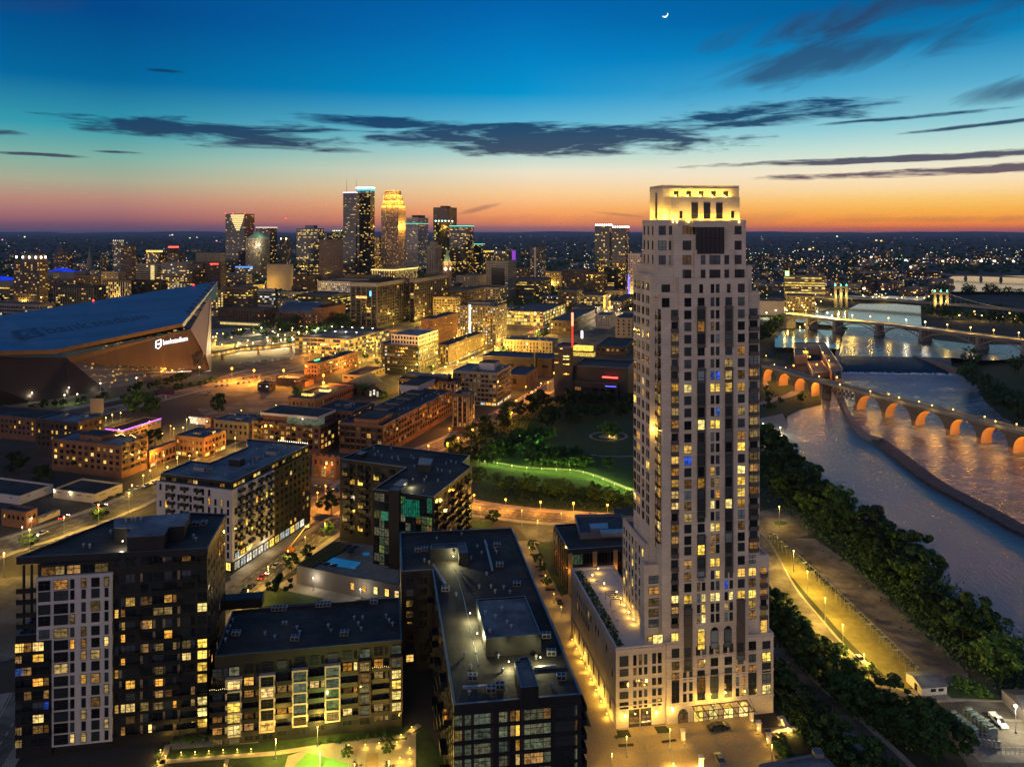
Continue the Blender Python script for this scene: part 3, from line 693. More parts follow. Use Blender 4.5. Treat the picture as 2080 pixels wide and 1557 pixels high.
# ---------------------------------------------------------------- the tall stone tower and its podium
sA, tA_=GR['A']; OT=P(1251, 1480)
def TW(s, t, z=0.0): v=OT+sA*s+tA_*t; v.z=z; return v
def s_at(px, t): return along(OT+tA_*t, sA, px)
def t_at(px, s): return along(OT+sA*s, tA_, px)
def z_at(px, py, t): return zat(py, TW(s_at(px, t), t).y)
def rect(s0, s1, t0, t1): return [TW(s0, t0), TW(s1, t0), TW(s1, t1), TW(s0, t1)]
def build_tower():
 b=Bld('residential_tower', 'tallest tower, slender pale stone with setbacks and a gold lit crown', 'tower', TW(30, 10), None, 99)
 rg=b.rng; W_=stone
 sp=t_at(1160, 0)            # podium depth
 zP=z_at(1251, 1316, 0); zQ=z_at(1571, 1285, -.5); zR=z_at(1562, 1127, .3)
 z592=z_at(1541, 592, .4); z565=z_at(1500, 565, -.6); z559=z_at(1320, 559, 5); z447=z_at(1331, 447, 4); z477=z_at(1370, 477, 2); z508=z_at(1416, 508, .5)
 z376=z_at(1346, 376.5, 6); z400=z_at(1357, 400, 4.8)
 sl, sr=s_at(1345, .4), s_at(1543, .4); s571=s_at(1571, -.5); s562=s_at(1562, .3)
 b.slab(rect(0, s_at(1354, 0)+.1, 0, sp), 0, zP, W_, roof_m, 1.3, stone_plain)
 b.slab(rect(s_at(1354, -.5), s571, -.5, 21), 0, zQ, W_, roof_m, 1.0, stone_plain)
 b.slab(rect(s_at(1354, .3)+6, s562, .3, 20), zQ-1.2, zR, W_, roof_m, 1.0, stone_plain)
 s310, s346=s_at(1310, 6), s_at(1347, 3); z1149=z_at(1310, 1149, 3); z1106=z_at(1310, 1106, 6)
 tW=t_at(1265, s310)
 b.slab(rect(s_at(1309, 3), s346, 3, 6.2), zP-1.4, z1149, W_, roof_b, .9, stone_plain)
 b.slab(rect(s310, s346, 6, tW), zP-1.4, z1106, W_, roof_b, .9, stone_plain)
 s320=s_at(1320, 5); t320=t_at(1287, s320)
 b.slab(rect(sl, sr, .4, 20), zP-1.4, z592, W_, roof_m, .9, stone_plain)
 b.slab(rect(s_at(1380, -.6), s_at(1520, -.6), -.6, 6), zP-1.4, z565, W_, roof_m, .9, stone_plain)
 b.slab(rect(s320, sl+1, 5, t320), zP-1.4, z559, W_, roof_m, .9, stone_plain)
 s331, s515=s_at(1331, 4), s_at(1515, 4); t305=t_at(1305, s331)
 b.slab(rect(s_at(1334, 2.4), s_at(1527, 2.4), 2.4, 19.6), z592-1.2, z_at(1525, 540, 2.4), W_, roof_m, .9, stone_plain)
 b.slab(rect(s331, s515, 4, t305), z592-1.3, z447, W_, roof_m, .8, stone_plain)
 b.slab(rect(s_at(1369, 1.9), s_at(1515, 1.9), 1.9, 8), z592-1.3, z477, W_, roof_m, .9, stone_plain)
 b.slab(rect(s_at(1411, .9), s_at(1492, .9), .9, 5), z565-1.3, z508, W_, roof_m, .9, stone_plain)
 s346c, s500=s_at(1346, 6), s_at(1501, 6); t346=t_at(1320, s346c)
 b.slab(rect(s346c, s500, 6, t346), z447-1, z376, W_, roof_d, .8, stone_plain)
 b.slab(rect(s_at(1362, 4.9), s_at(1502.5, 4.9), 4.9, 6.4), z477-1, z400, W_, roof_d, .6, stone_plain)
 for (s0, s1, t0, t1, z) in ((-.15, s_at(1354, 0)+.1, -.15, sp, zP-.9), (s_at(1354, -.5)-.1, s571+.15, -.65, 21, zQ-.9), (s_at(1354, -.5)-.1, s571+.15, -.62, 21, z_at(1450, 1425, -.5)),
        (-.12, s_at(1354, 0)+.1, -.12, sp, z_at(1251, 1440, 0)+.4), (s_at(1354, -.5)-.1, s571+.12, -.6, 21, z_at(1450, 1372, -.5)), (s_at(1354, -.5)-.1, s571+.12, -.6, 21, z_at(1450, 1330, -.5)),
        (s_at(1354, .3)+5.9, s562+.1, .2, 20, zR-.8), (sl-.1, sr+.1, .28, 20, z592-.8), (s331-.12, s515+.12, 3.88, t305, z447-.7), (s346c-.12, s500+.12, 5.88, t346, z376-1.0)):
  b.part('cornice', MB().mat(stone_plain).prism(rect(s0, s1, t0, t1), z, z+.35, True, True))
 rows_up=[637, 661, 686, 711, 736, 760, 785, 809, 833.5, 858.6, 884, 906, 930, 953, 976, 999, 1020.5, 1043.7, 1066, 1089, 1110, 1137, 1162, 1184, 1207, 1228, 1249]
 lf=Vector((-tA_.x, -tA_.y, 0))     # walking from back to front along the left walls
 def pk(y, col=0):
  r=rg.random()
  if y<750: return 'o' if r<.13 else ('w' if r<.15 else 'd')
  if 845<y<870: return 'y' if r<.6 else 'd'
  if 1200<y<1215: return 'y' if r<.8 else 'd'
  if y<1340: return 'y' if r<(.21 if y>1000 else .15) else 'w' if r<.29 else 'o' if r<.38 else 'b' if r<.39 else 'd'
  return 'y' if r<.06 else 'o' if r<.16 else 'd'
 def front(px, y, t, w=1.95, h=2.15, k=None, st='t'):
  s=s_at(px, t); z=zat(y, TW(s_at(1505, t), t).y); A=TW(0, t); k=k or pk(y); b.w(A, sA, s, z, w, h, 'm' if k=='d' and rg.random()<(.75 if t<-1 else .4) else k, st)
 bays={1424: [(624, 700), (748, 1040), (1084, 1161)], 1480: [(624, 700), (748, 1155)], 1397: [(1228, 1346)], 1504: [(1219, 1335)]}
 bayc=pbr('bronze_bay', (.11, .092, .078), .4, .15, 1, metal=.3)
 for px, rs in bays.items():
  for y0, y1 in rs:
   tt=-.6 if y1<1290 else -.75
   s=s_at(px, tt); Y=TW(s_at(1505, tt), tt).y; za, zb=zat(y1, Y), zat(y0, Y); o=TW(0, tt)
   m=MB().mat(bayc); m.obox(o, sA, s-1.05, s+1.05, -.55, .05, za, zb); m.obox(o, sA, s-1.15, s+1.15, -.7, .05, zb, zb+.35); m.obox(o, sA, s-.8, s+.8, -.5, .05, zb+.35, zb+.7); m.obox(o, sA, s-1.1, s+1.1, -.62, .05, za-.4, za)
   b.part('bay_window', m)
 def inbay(px, y):
  return any(y0-4<y<y1+4 for y0, y1 in bays.get(px, []))
 for y in rows_up:
  for px in (1397, 1424, 1480, 1505.5):
   key=1504 if px>1500 else px
   if y>1225 and px in (1424, 1480): key=None
   if key and inbay(key, y): front(px, y, -1.15, 1.75, 2.45, pk(y if y>750 else 800) if rg.random()<.6 else 'd', 't')
   elif y<1149 or px in (1397, 1505.5): front(px, y, -.6)
   else:
    for dx in (-5, 5): front(px+dx, y, -.6, .95, 2.1)
  k=pk(y)
  for dx in (-5.3, 5.3): front(1452.3+dx, y, -.6, 1.0, 2.15, k if rg.random()<.8 else None)
  front(1371.5, y, .4, 2.1, 2.6, (('o' if rg.random()<.45 else 'w' if rg.random()<.5 else 'd') if 780<y<1100 else pk(y) if y<1290 else 'd'), 'f')
  if y>1130: front(1528, y, .3, 2.0, 2.1)
  elif y<1225: front(1530.5, y, .4, 2.3, 2.6, ('o' if (820<y<960 or y>1160) and rg.random()<.7 else rg.choice('ddo') if y>740 else 'd'), 'f')
  if y>1140: front(1550.5, y, .3, 1.7, 1.9, 'o' if rg.random()<.6 else 'd', 'f')
  if y>1149 and y<1290: front(1328, y, 3, 2.7, 1.8, 'o' if 1178<y<1240 else 'd', 'f')
 def balc(px, y, t, w, out=.7):
  s=s_at(px, t); z=zat(y+10.5, TW(s_at(1505, t), t).y); o=TW(0, t); m=MB().mat(bayc)
  m.obox(o, sA, s-w/2, s+w/2, -out, 0, z-.12, z+.1); m.obox(o, sA, s-w/2, s+w/2, -out, -out+.08, z+.1, z+1.0)
  for q in (-1, 1): m.obox(o, sA, s+q*w/2-.05, s+q*w/2+.05, -out+.08, 0, z+.1, z+1.0)
  return m
 nb=0
 for y in rows_up:
  for px, w in ((1371.5, 2.3), (1530.5, 2.6), (1550.5, 2.0)):
   if px>1540 and y<1140: continue
   if px==1530.5 and y>1130: continue
   b.part('balcony', balc(px, y, .4 if px<1540 else .3, w))
 for y in rows_up:
  if y>1100: continue
  t=2.6; s=sl; Y=TW(s, t).y; z=zat(y, Y); A=TW(s, t+3)
  b.w(A, lf, 3.2, z, 2.2, 2.4, ('w' if rg.random()<.6 else 'o') if 780<y<1100 else 'd', 'f')
  m=MB().mat(blackc); z0=z-1.35; m.prism([TW(s-.7, t-1.1), TW(s, t-1.1), TW(s, t+1.2), TW(s-.7, t+1.2)], z0-.1, z0+.1, True, True); m.prism([TW(s-.75, t-1.1), TW(s-.67, t-1.1), TW(s-.67, t+1.2), TW(s-.75, t+1.2)], z0+.1, z0+1.0, True, True)
  b.part('balcony', m)
  front(1335.5, y, 5, 1.25, 2.1, 'y' if 850<y<870 else None)
 for y in rows_up+[612, 585]:
  if y>1075: continue
  for tc, wd, pair in ((t_at(1316, s320), .85, True), (t_at(1306.5, s320), 1.6, False), (t_at(1297.5, s320), .85, True), (t_at(1290, s320), 1.9, False)):
   z=zat(y-2, TW(s_at(1505, -.6), -.6).y); k=pk(y if y>750 else 700); k=k if rg.random()<.5 else 'd'
   for q in ((-.65, .65) if pair else (0,)): b.w(TW(s320, 0), lf, -(tc+q), z, wd, 2.0, k, 't')
 for y in (1089, 1110, 1137, 1162, 1184, 1207, 1228, 1249, 1272):
  z=zat(y-2, TW(s_at(1505, -.6), -.6).y)
  if z>z1106-1.6: continue
  for px in (1268, 1273, 1279, 1285, 1292, 1299, 1305.5):
   t=t_at(px, s310); b.w(TW(s310, 0), lf, -t, z, .95, 1.9, rg.choice('yod') if rg.random()<.38 else 'd', 't')
 for px, w, k in ((1336, 2.6, 'y'), (1372, 2.4, 'y'), (1397, 2.0, 'y'), (1504, 2.1, 'w')): front(px, 1290, .4 if px<1380 else -.6, w, 4.6, k, 't')
 front(1328, 1294, 3, 3.2, 5.0, 'y', 't'); front(1551, 1277, .3, 1.9, 4.4, 'w', 't')
 for px in (1424, 1451, 1478):      # arched pair
  k='y' if px==1424 else 'd'; front(px, 1292, -.65, 1.9, 4.6, k, 't')
  s=s_at(px, -.5); Y=TW(s_at(1505, -.5), -.5).y; z=zat(1292, Y)+2.3; m=MB().mat(wk[k]); o=TW(s, -.71)
  m.face([o+sA*(.95*math.cos(a))+Vector((0, 0, z+.95*math.sin(a))) for a in [math.pi*i/10 for i in range(11)]]); b.part('arched_window', m)
 for y, h in ((1314, 2.6), (1338, 2.0), (1360, 2.0), (1382, 2.2), (1404, 2.0)):
  for px in (1372, 1397, 1424, 1451, 1479, 1504, 1528):
   if px in (1397, 1504) and inbay(px, y): front(px, y, -1.3, 1.7, 2.3, 'd', 't'); continue
   if px in (1424, 1451, 1479) and y==1314: wd=1.15
   elif px in (1397, 1504): wd=.95
   else: wd=None
   if wd:
    for dx in (-6.2, 6.2): front(px+dx, y, -.5, wd, h, None)
   else: front(px, y, -.5, 2.1, h if y != 1382 else 4.3, 'o' if rg.random()<.12 else 'd')
  front(1556.5, y if y>1320 else 1315, -.5, 2.3, 2.3, 'y' if y in (1338, 1404) else 'd', 't')
 for y, h in ((1342, 2.6), (1365, 1.8), (1389, 1.7), (1411, 1.7), (1432, 1.7)):      # podium front
  zz=lambda px: zat(y, TW(s_at(1267, 0), 0).y)
  for px, w in ((1267.5, 2.4), (1289.5, .9), (1300.5, .9), (1311.5, .9), (1328.5, 1.05), (1340, 1.05)):
   b.w(TW(0, 0), sA, s_at(px, 0), zz(px)+(px-1267)*0, w, h, 'o' if rg.random()<.15 and px>1280 else 'd', 't')
 for i in range(17):
  t=3+i*(sp-6)/16
  for z in (zP-4.2, zP-8):
   if rg.random()<.55: b.w(TW(0, 0), lf, -t, z, .8, 1.9, rg.choice('wod') if rg.random()<.35 else 'd', 't')
 for i in range(8):
  t=5+i*(sp-10)/7; z=3.1; b.w(TW(0, 0), lf, -t, z+.7, 1.1, 3.4, 'd', 'f')
  glint(b.root, TW(-.9, t, 1.0), CYL, 420, .12, bulb_y, .10, 'ground_uplight')
 for px, k in ((1387, 'o'), (1418.5, 'y'), (1449, 'y'), (1479.5, 'y'), (1509.5, 'w')):
  front(px, 1452, -.55, 2.5, 4.6, k, 't'); s=s_at(px, -.5); Y=TW(s_at(1505, -.5), -.5).y; z=zat(1452, Y)+2.3
  m=MB().mat(wk[k]); o=TW(s, -.62); m.face([o+sA*(1.25*math.cos(a))+Vector((0, 0, z+1.25*math.sin(a))) for a in [math.pi*i/12 for i in range(13)]])
  m.mat(stone_plain)
  for i in range(12):
   a0, a1=math.pi*i/12, math.pi*(i+1)/12
   q=[o+sA*(r*math.cos(a))+Vector((0, 0, z+r*math.sin(a)))+tA_*d for r, a, d in ((1.3, a0, -.1), (1.7, a0, -.1), (1.7, a1, -.1), (1.3, a1, -.1))]; m.face(q)
  b.part('arch', m)
  if k=='y': glint(b.root, TW(s, -1.6, 6.0), CYL, 420, .2, None)
 for px in (1288, 1312):
  s=s_at(px, 0); m=MB().mat(wk['o']); o=TW(0, 0)
  for j in range(5): m.mat(wk['w'] if j==1 else wk['o']).obox(o, sA, s-1.3, s+1.3, -.08, 0, .3+j*.62, .3+j*.62+.5)
  m.mat(blackc).obox(o, sA, s-1.45, s+1.45, -.06, 0, .1, 4.6); b.part('garage_door', m)
  glint(b.root, TW(s, -.9, 4.0), CYL, 160, .12, bulb_y, .13)
 for px in (1268, 1331): glint(b.root, TW(s_at(px, 0), -.8, 3.6), CYL, 330, .12, bulb_y, .3)
 glint(b.root, TW(s_at(1364, -.5), -1.2, 4.2), CYL, 330, .12, bulb_y, .35); front(1364, 1469, -.55, 1.6, 3.4, 'w', '')
 m=MB().mat(blackc); o=TW(0, -.5); s0, s1=s_at(1406, -.5), s_at(1516, -.5)       # entrance canopy
 for q in range(7): s=s0+(s1-s0)*q/6; m.obox(o, sA, s-.08, s+.08, -5, 0, 3.9, 4.1)
 for q in (-5, -2.6, -.3): m.obox(o, sA, s0, s1, q, q+.14, 4.1, 4.25)
 for q in range(0, 7, 2): s=s0+(s1-s0)*q/6; m.tube(o+sA*s+tA_*-4.8+Vector((0, 0, 4.1)), o+sA*s+Vector((0, 0, 7)), .05)
 b.part('entrance_canopy', m)
 for y in (468, 498, 527, 556, 585, 612):
  for px in (1397, 1505.5) if y >= 556 else (): front(px, y, -.6 if y>570 else 1.9, 1.9, 2.2)
  if y >= 612 or y==585:
   for px in (1424, 1480): front(px, y, -.6, 1.9 if y>600 else 1.0, 2.2, 'd')
   for dx in (-5.3, 5.3): front(1452.3+dx, y, -.6, 1.0, 2.2, 'd')
  if y in (527, 556):
   for px, w in ((1428, 1.3), (1452, 3.1), (1476, 1.3)): front(px, y, .9, w, 2.3, 'd')
  if y<560:
   for px, w in ((1395, 2.1), (1499, 2.0)): front(px, y, 1.9 if y>480 else 4, w, 2.3, 'o' if rg.random()<.3 else 'd')
   for px, w in ((1345, 2.0), (1362, .9)): front(px, y, 4, w, 2.3, 'd')
   for px in (1309, 1317, 1326): b.w(TW(s331, 0), lf, -t_at(px, s331), zat(y, TW(s_at(1505, 2), 2).y), .95, 2.3, 'd', 't')
  else: front(1352, y, .4 if y>600 else 2.4, 2.1, 2.3, 'd'); front(1338, y, 5 if y>570 else 2.4, .9, 2.2, 'd')
 m=MB(); sg0, sg1=s_at(1416.5, .85), s_at(1470, .85); o=TW(0, .85); za, zb=z508-.2, z_at(1440, 461, .85); m.mat(blackgl).obox(o, sA, sg0, sg1, -.1, 3.0, z508-1, zb)
 m.mat(blackc)
 for q in range(7): s=sg0+(sg1-sg0)*q/6; m.obox(o, sA, s-.07, s+.07, -.2, 0, z508-1, zb)
 m.obox(o, sA, sg0, sg1, -.22, 0, (za+zb)/2, (za+zb)/2+.2); m.mat(W_).obox(o, sA, sg0-1.2, sg1+1.2, -.1, 3.2, zb, zb+1.6); b.part('glazed_bay', m)
 for px in (1411, 1436, 1461): b.w(TW(0, 4.9), sA, s_at(px, 4.9), z_at(px, 428, 4.9), 1.9, 4.3, 'n', 'f')
 for px in (1383, 1488): b.w(TW(0, 4.9), sA, s_at(px, 4.9), z_at(px, 436, 4.9), .85, 2.0, 'n', '')
 for px in (1373.5, 1398.8, 1424, 1449, 1474): b.w(TW(0, 6), sA, s_at(px, 6), z_at(px, 394, 6), 1.35, 1.4, 'n', '')
 b.w(TW(s346c, 0), lf, -t_at(1333.5, s346c), z_at(1346, 418, 6), 1.5, 7.2, 'n', 'f')
 for px, t, off in ((1349, 5.2, 0), (1366, 4.2, 0), (1374, 4.2, 0), (1500, 4.2, 0), (1398, 4.02, 0), (1423.5, 4.02, 0), (1448.5, 4.02, 0), (1474, 4.02, 0)):
  zz=z447-.3; l=bpy.data.objects.new('light', lightdata((1, .62, .06), 3200, .2)); sc.collection.objects.link(l); l.parent=b.root; l.location=TW(s_at(px, t), t, zz+.4)-b.rl
  MB().mat(bulb_y).cyl(TW(s_at(px, t), t-.4), .15, zz-.4, zz+.1, 8).obj('floodlight', b.root)
 for px in (1323, 1341): l=bpy.data.objects.new('light', lightdata((1, .62, .06), 3600, .2)); sc.collection.objects.link(l); l.parent=b.root; l.location=TW(s346c-1.0, t_at(px, s346c), z447+.4)-b.rl
 for px in (1375, 1400, 1425, 1450, 1475): l=bpy.data.objects.new('light', lightdata((1, .62, .06), 1300, .2)); sc.collection.objects.link(l); l.parent=b.root; l.location=TW(s_at(px, 5.4), 5.4, z400+.4)-b.rl
 glint(b.root, TW(s_at(1327, 4.6), 4.4, z_at(1327, 868, 4.6)), CYL, 700, .15, bulb_y, .15)
 zt=zP-1.25; rr=lambda s, t: TW(s, t, zt)
 m=MB().mat(conc).prism([rr(3.4, 9), rr(s310-.1, 9), rr(s310-.1, sp-2), rr(3.4, sp-2)], zt, zt+.12); m.mat(stone_plain).prism([rr(3.4, 2), rr(9.5, 2), rr(9.5, 7), rr(3.4, 7)], zt, zt+.5); b.part('terrace_paving', m)
 m=MB().mat(blackc)      # pergola
 for i in range(5): m.prism([rr(5.2, 22+i*1.2), rr(8.4, 22+i*1.2), rr(8.4, 22.2+i*1.2), rr(5.2, 22.2+i*1.2)], zt+2.8, zt+2.95, True, True)
 for s_ in (5.3, 8.3):
  for t_ in (22, 26.8): m.tube(rr(s_, t_), rr(s_, t_)+Vector((0, 0, 2.8)), .08)
 b.part('pergola', m)
 for i, (s_, t_) in enumerate(((8.8, 12), (8.8, 16), (8.8, 20), (9, 24), (9, 28), (7, 34), (5, 40), (8, 44))): glint(b.root, rr(s_, t_)+Vector((0, 0, 2.0)), CYL, 120, .12, bulb_y, .17, 'terrace_lamp')
 m=MB().mat(white_wall).prism([rr(6, 33), rr(9.5, 33), rr(9.5, 43), rr(6, 43)], zt+.12, zt+.35); b.part('terrace_canopy', m)
 hm=MB().mat(leaf); r=random.Random(3)
 for i in range(2600):
  t=r.uniform(1.5, sp-1.5); s=r.uniform(.7, 3.2) if t>8 else r.uniform(.7, 2.6); c=rr(s, t)+Vector((0, 0, r.uniform(.2, 1.3))); u=Vector((r.gauss(0, 1), r.gauss(0, 1), r.gauss(0, 1))).normalized(); v=u.orthogonal().normalized(); k=r.uniform(.12, .28)
  hm.face([c-u*k, c-v*k, c+u*k, c+v*k])
 tag(hm.obj('hedge'), 'dense clipped hedge along the podium terrace parapet of the tallest tower', 'hedge')
 for s_, t_ in ((5, 14), (5.5, 19), (4.6, 30), (6, 38)):
  m=MB().mat(frame_w).box(-.5, .5, -.5, .5, .35, .45).box(-.5, .5, .42, .5, .45, .85)
  for q in ((-.42, -.42), (.42, -.42), (.42, .42), (-.42, .42)): m.box(q[0]-.04, q[0]+.04, q[1]-.04, q[1]+.04, 0, .35)
  o=m.obj('lounge_chair'); o.location=rr(s_, t_)+Vector((0, 0, .12))
  tag(o, {14: 'pale lounge chair nearest the front corner of the tower terrace', 19: 'pale lounge chair midway along the tower terrace below the pergola', 30: 'pale lounge chair just behind the pergola on the tower terrace', 38: 'pale lounge chair next to the white terrace canopy'}[t_], 'chair', 'lounge chairs on the tower terrace')
 b.done(); return b, zP, sp
TOWER, ZPOD, SPOD=build_tower()
# ---------------------------------------------------------------- near buildings
def pxrow(b, A, d, cols, rows, zf, kindf, style='f', hh=2.0):
 """windows at photo columns (pixel, width m) and rows (pixel y)"""
 for y in rows:
  for px, w in cols:
   a=along(A, d, px); k=kindf(px, y)
   if k: b.w(A, d, a, zf(y), w, hh, k, style)
def slabrail(b, A, d, a0, a1, z, out=1.5, mat=None, rail=None, name='balcony'):
 m=MB().mat(mat or darkc); m.obox(A, d, a0, a1, -out, 0, z-.15, z+.05); m.mat(rail or railm); m.obox(A, d, a0, a1, -out, -out+.06, z+.05, z+1.05)
 for q in (a0, a1-.06): m.obox(A, d, q, q+.06, -out+.06, 0, z+.05, z+1.05)
 return b.part(name, m)
def near_left():
 A0=P(422, 1500); z1=zat(1113, A0.y); FL=A0-sA*along(A0, -sA, 75); BR=A0+tA_*along(A0, tA_, 460)
 b=Bld('apartment_tower', 'dark apartment tower with a white window panel and wedge-shaped roof', 'building', (A0+BR+FL)/3, None, 99); rg=b.rng
 bk=[P(388, 1041, z1), P(231, 1054, z1)]
 roofp=[P(33, 1132, z1), P(422, 1113, z1), P(460, 1044, z1), bk[0], bk[1]]
 body=[FL+tA_*.6, A0+tA_*.6-sA*.3, BR-sA*.3, Vector((bk[0].x, bk[0].y-.5, 0)), Vector((bk[1].x+1, bk[1].y-.5, 0))]
 b.wall.mat(darkc).prism(body, 0, z1-1.6)
 b.slab(roofp, z1-1.7, z1, blackc, roof_d, .55, coping_d, .35)
 m=MB().mat(blackc).face([(p[0], p[1], z1-1.72) for p in roofp[::-1]]); b.part('soffit', m)
 LL=A0-sA*along(A0, -sA, 32); zl=zat(1287, FL.y); S104=A0-sA*along(A0, -sA, 104)
 b.slab([LL, S104+sA*.2, S104+tA_*14, LL+tA_*14], 0, zl, darkc, roof_d, .6)
 for px, yb in ((44, 1287), (60, 1250)):     # posts under the overhang
  q=A0-sA*along(A0, -sA, px); m=MB().mat(darkc).cyl(q+tA_*1.2, .3, zl-.7, z1-1.6, 8); b.part('post', m)
 zf=lambda y: zat(y, A0.y-3.2)
 rows=[1176, 1198, 1224, 1246.5, 1273, 1297, 1321, 1344, 1369, 1393, 1416.5, 1440, 1463, 1486]
 m=MB().mat(white_wall); o=A0-sA*0; a226=along(A0, sA, 228); a75=along(A0, sA, 75); a104=along(A0, sA, 106)
 m.obox(A0, sA, a75, a226, -.25, .65, zf(1285), zf(1160)); m.obox(A0, sA, a104, a226, -.25, .65, zf(1500), zf(1285)); b.part('white_panel', m)
 fr=A0-tA_*.25
 def kw(px, y):
  if px<100 and y>1280: return None
  r=rg.random(); return 'w' if r<(.14 if y>1285 else .05) else 'o' if r<.24 else rg.choice('ddn')
 pxrow(b, fr, sA, ((90, 2.5), (124, 3.0), (147, .95), (170, 1.0), (194, 1.9), (216.5, .9)), rows, zf, kw, 'f', 2.2)
 for px, w in ((96, 3), (120, 2), (148, 3), (178, 2.5), (205, 3)): b.w(A0+tA_*.6, sA, along(A0, sA, px), zf(1150), w, 2.0, rg.choice('oddoo'), 'f')
 def kd(px, y):
  r=rg.random(); hot=.15 if y>1215 else .04
  return 'y' if px==411 and r<.6 and y>1235 else 'w' if r<hot else 'o' if r<hot*1.9 else 'd'
 rows2=[1142]+rows
 pxrow(b, A0+tA_*.6, sA, ((237, .8), (250, .9), (265, 2.1), (294, 1.9), (305, .8), (322, 2.3), (342, 1.8), (355, .8), (379, 2.0), (392, .9), (411, 2.2)), rows2, zf, kd, 'f', 2.1)
 pr=MB().mat(tan)     # thin ochre panels between the windows
 for y in rows2:
  for px in (243.5, 286, 312, 332, 362): 
   if rg.random()<.4: a=along(A0, sA, px); pr.obox(A0, sA, a-.3, a+.3, .5, .6, zf(y)-1.1, zf(y)+1.1)
 b.part('ochre_panels', pr)
 nb=0
 for y in rows2:
  for p0, p1 in ((243, 284), (310, 366), (368, 402)):
   if rg.random()<.62 and nb<34: nb+=1; slabrail(b, A0+tA_*.6, sA, along(A0, sA, p0), along(A0, sA, p1), zf(y)-1.35, 1.3)
 for y in rows[:5]: slabrail(b, A0+tA_*.6, sA, along(A0, sA, 34), along(A0, sA, 74), zf(y)-1.35, 1.0)
 b.facade(A0+tA_*.6-sA*.3, BR-sA*.3, 4, z1-3, 2.95, 3.2, .45, .6, .12, 'wo', 'dddn', 'f')
 pxrow(b, LL, sA, ((40, 2.0), (54, 2.2), (78, 2.4), (94, 1.2)), rows[5:], zf, lambda px, y: 'w' if rg.random()<.14 else 'o' if rg.random()<.32 else 'b' if rg.random()<.08 else 'd', 'f', 2.1)
 for y in rows[6::2]: slabrail(b, LL, sA, .3, 7.8, zf(y)-1.3, 1.1)
 pp=[P(x, y, z1+3.6) for x, y in ((258, 1089), (333, 1086), (343, 1069), (374, 1066), (386, 1041), (232, 1053), (232, 1071), (268, 1072))]
 m=MB().mat(darkc).prism(pp, z1-.6, z1+3.5, top=False); m.mat(roof_b).prism(inset(pp, -.1), z1+3.45, z1+3.6, True, True); b.part('penthouse', m)
 vents(b, [(137, 1095), (170, 1111), (182, 1112), (225, 1083), (384, 1068), (393, 1092), (398, 1098), (345, 1090)], z1-.55)
 vents(b, [(256, 1060), (268, 1058), (275, 1058), (286, 1057)], z1+3.6); parts_on(b, 'cooling_unit', UNIT, [P(400, 1068, z1-.5), P(412, 1066, z1-.5)])
 glint(b.root, P(256, 1098, z1+1.5)-sA*.8, CWH, 500, .1, bulb_w, .12)
 b.done(); return b
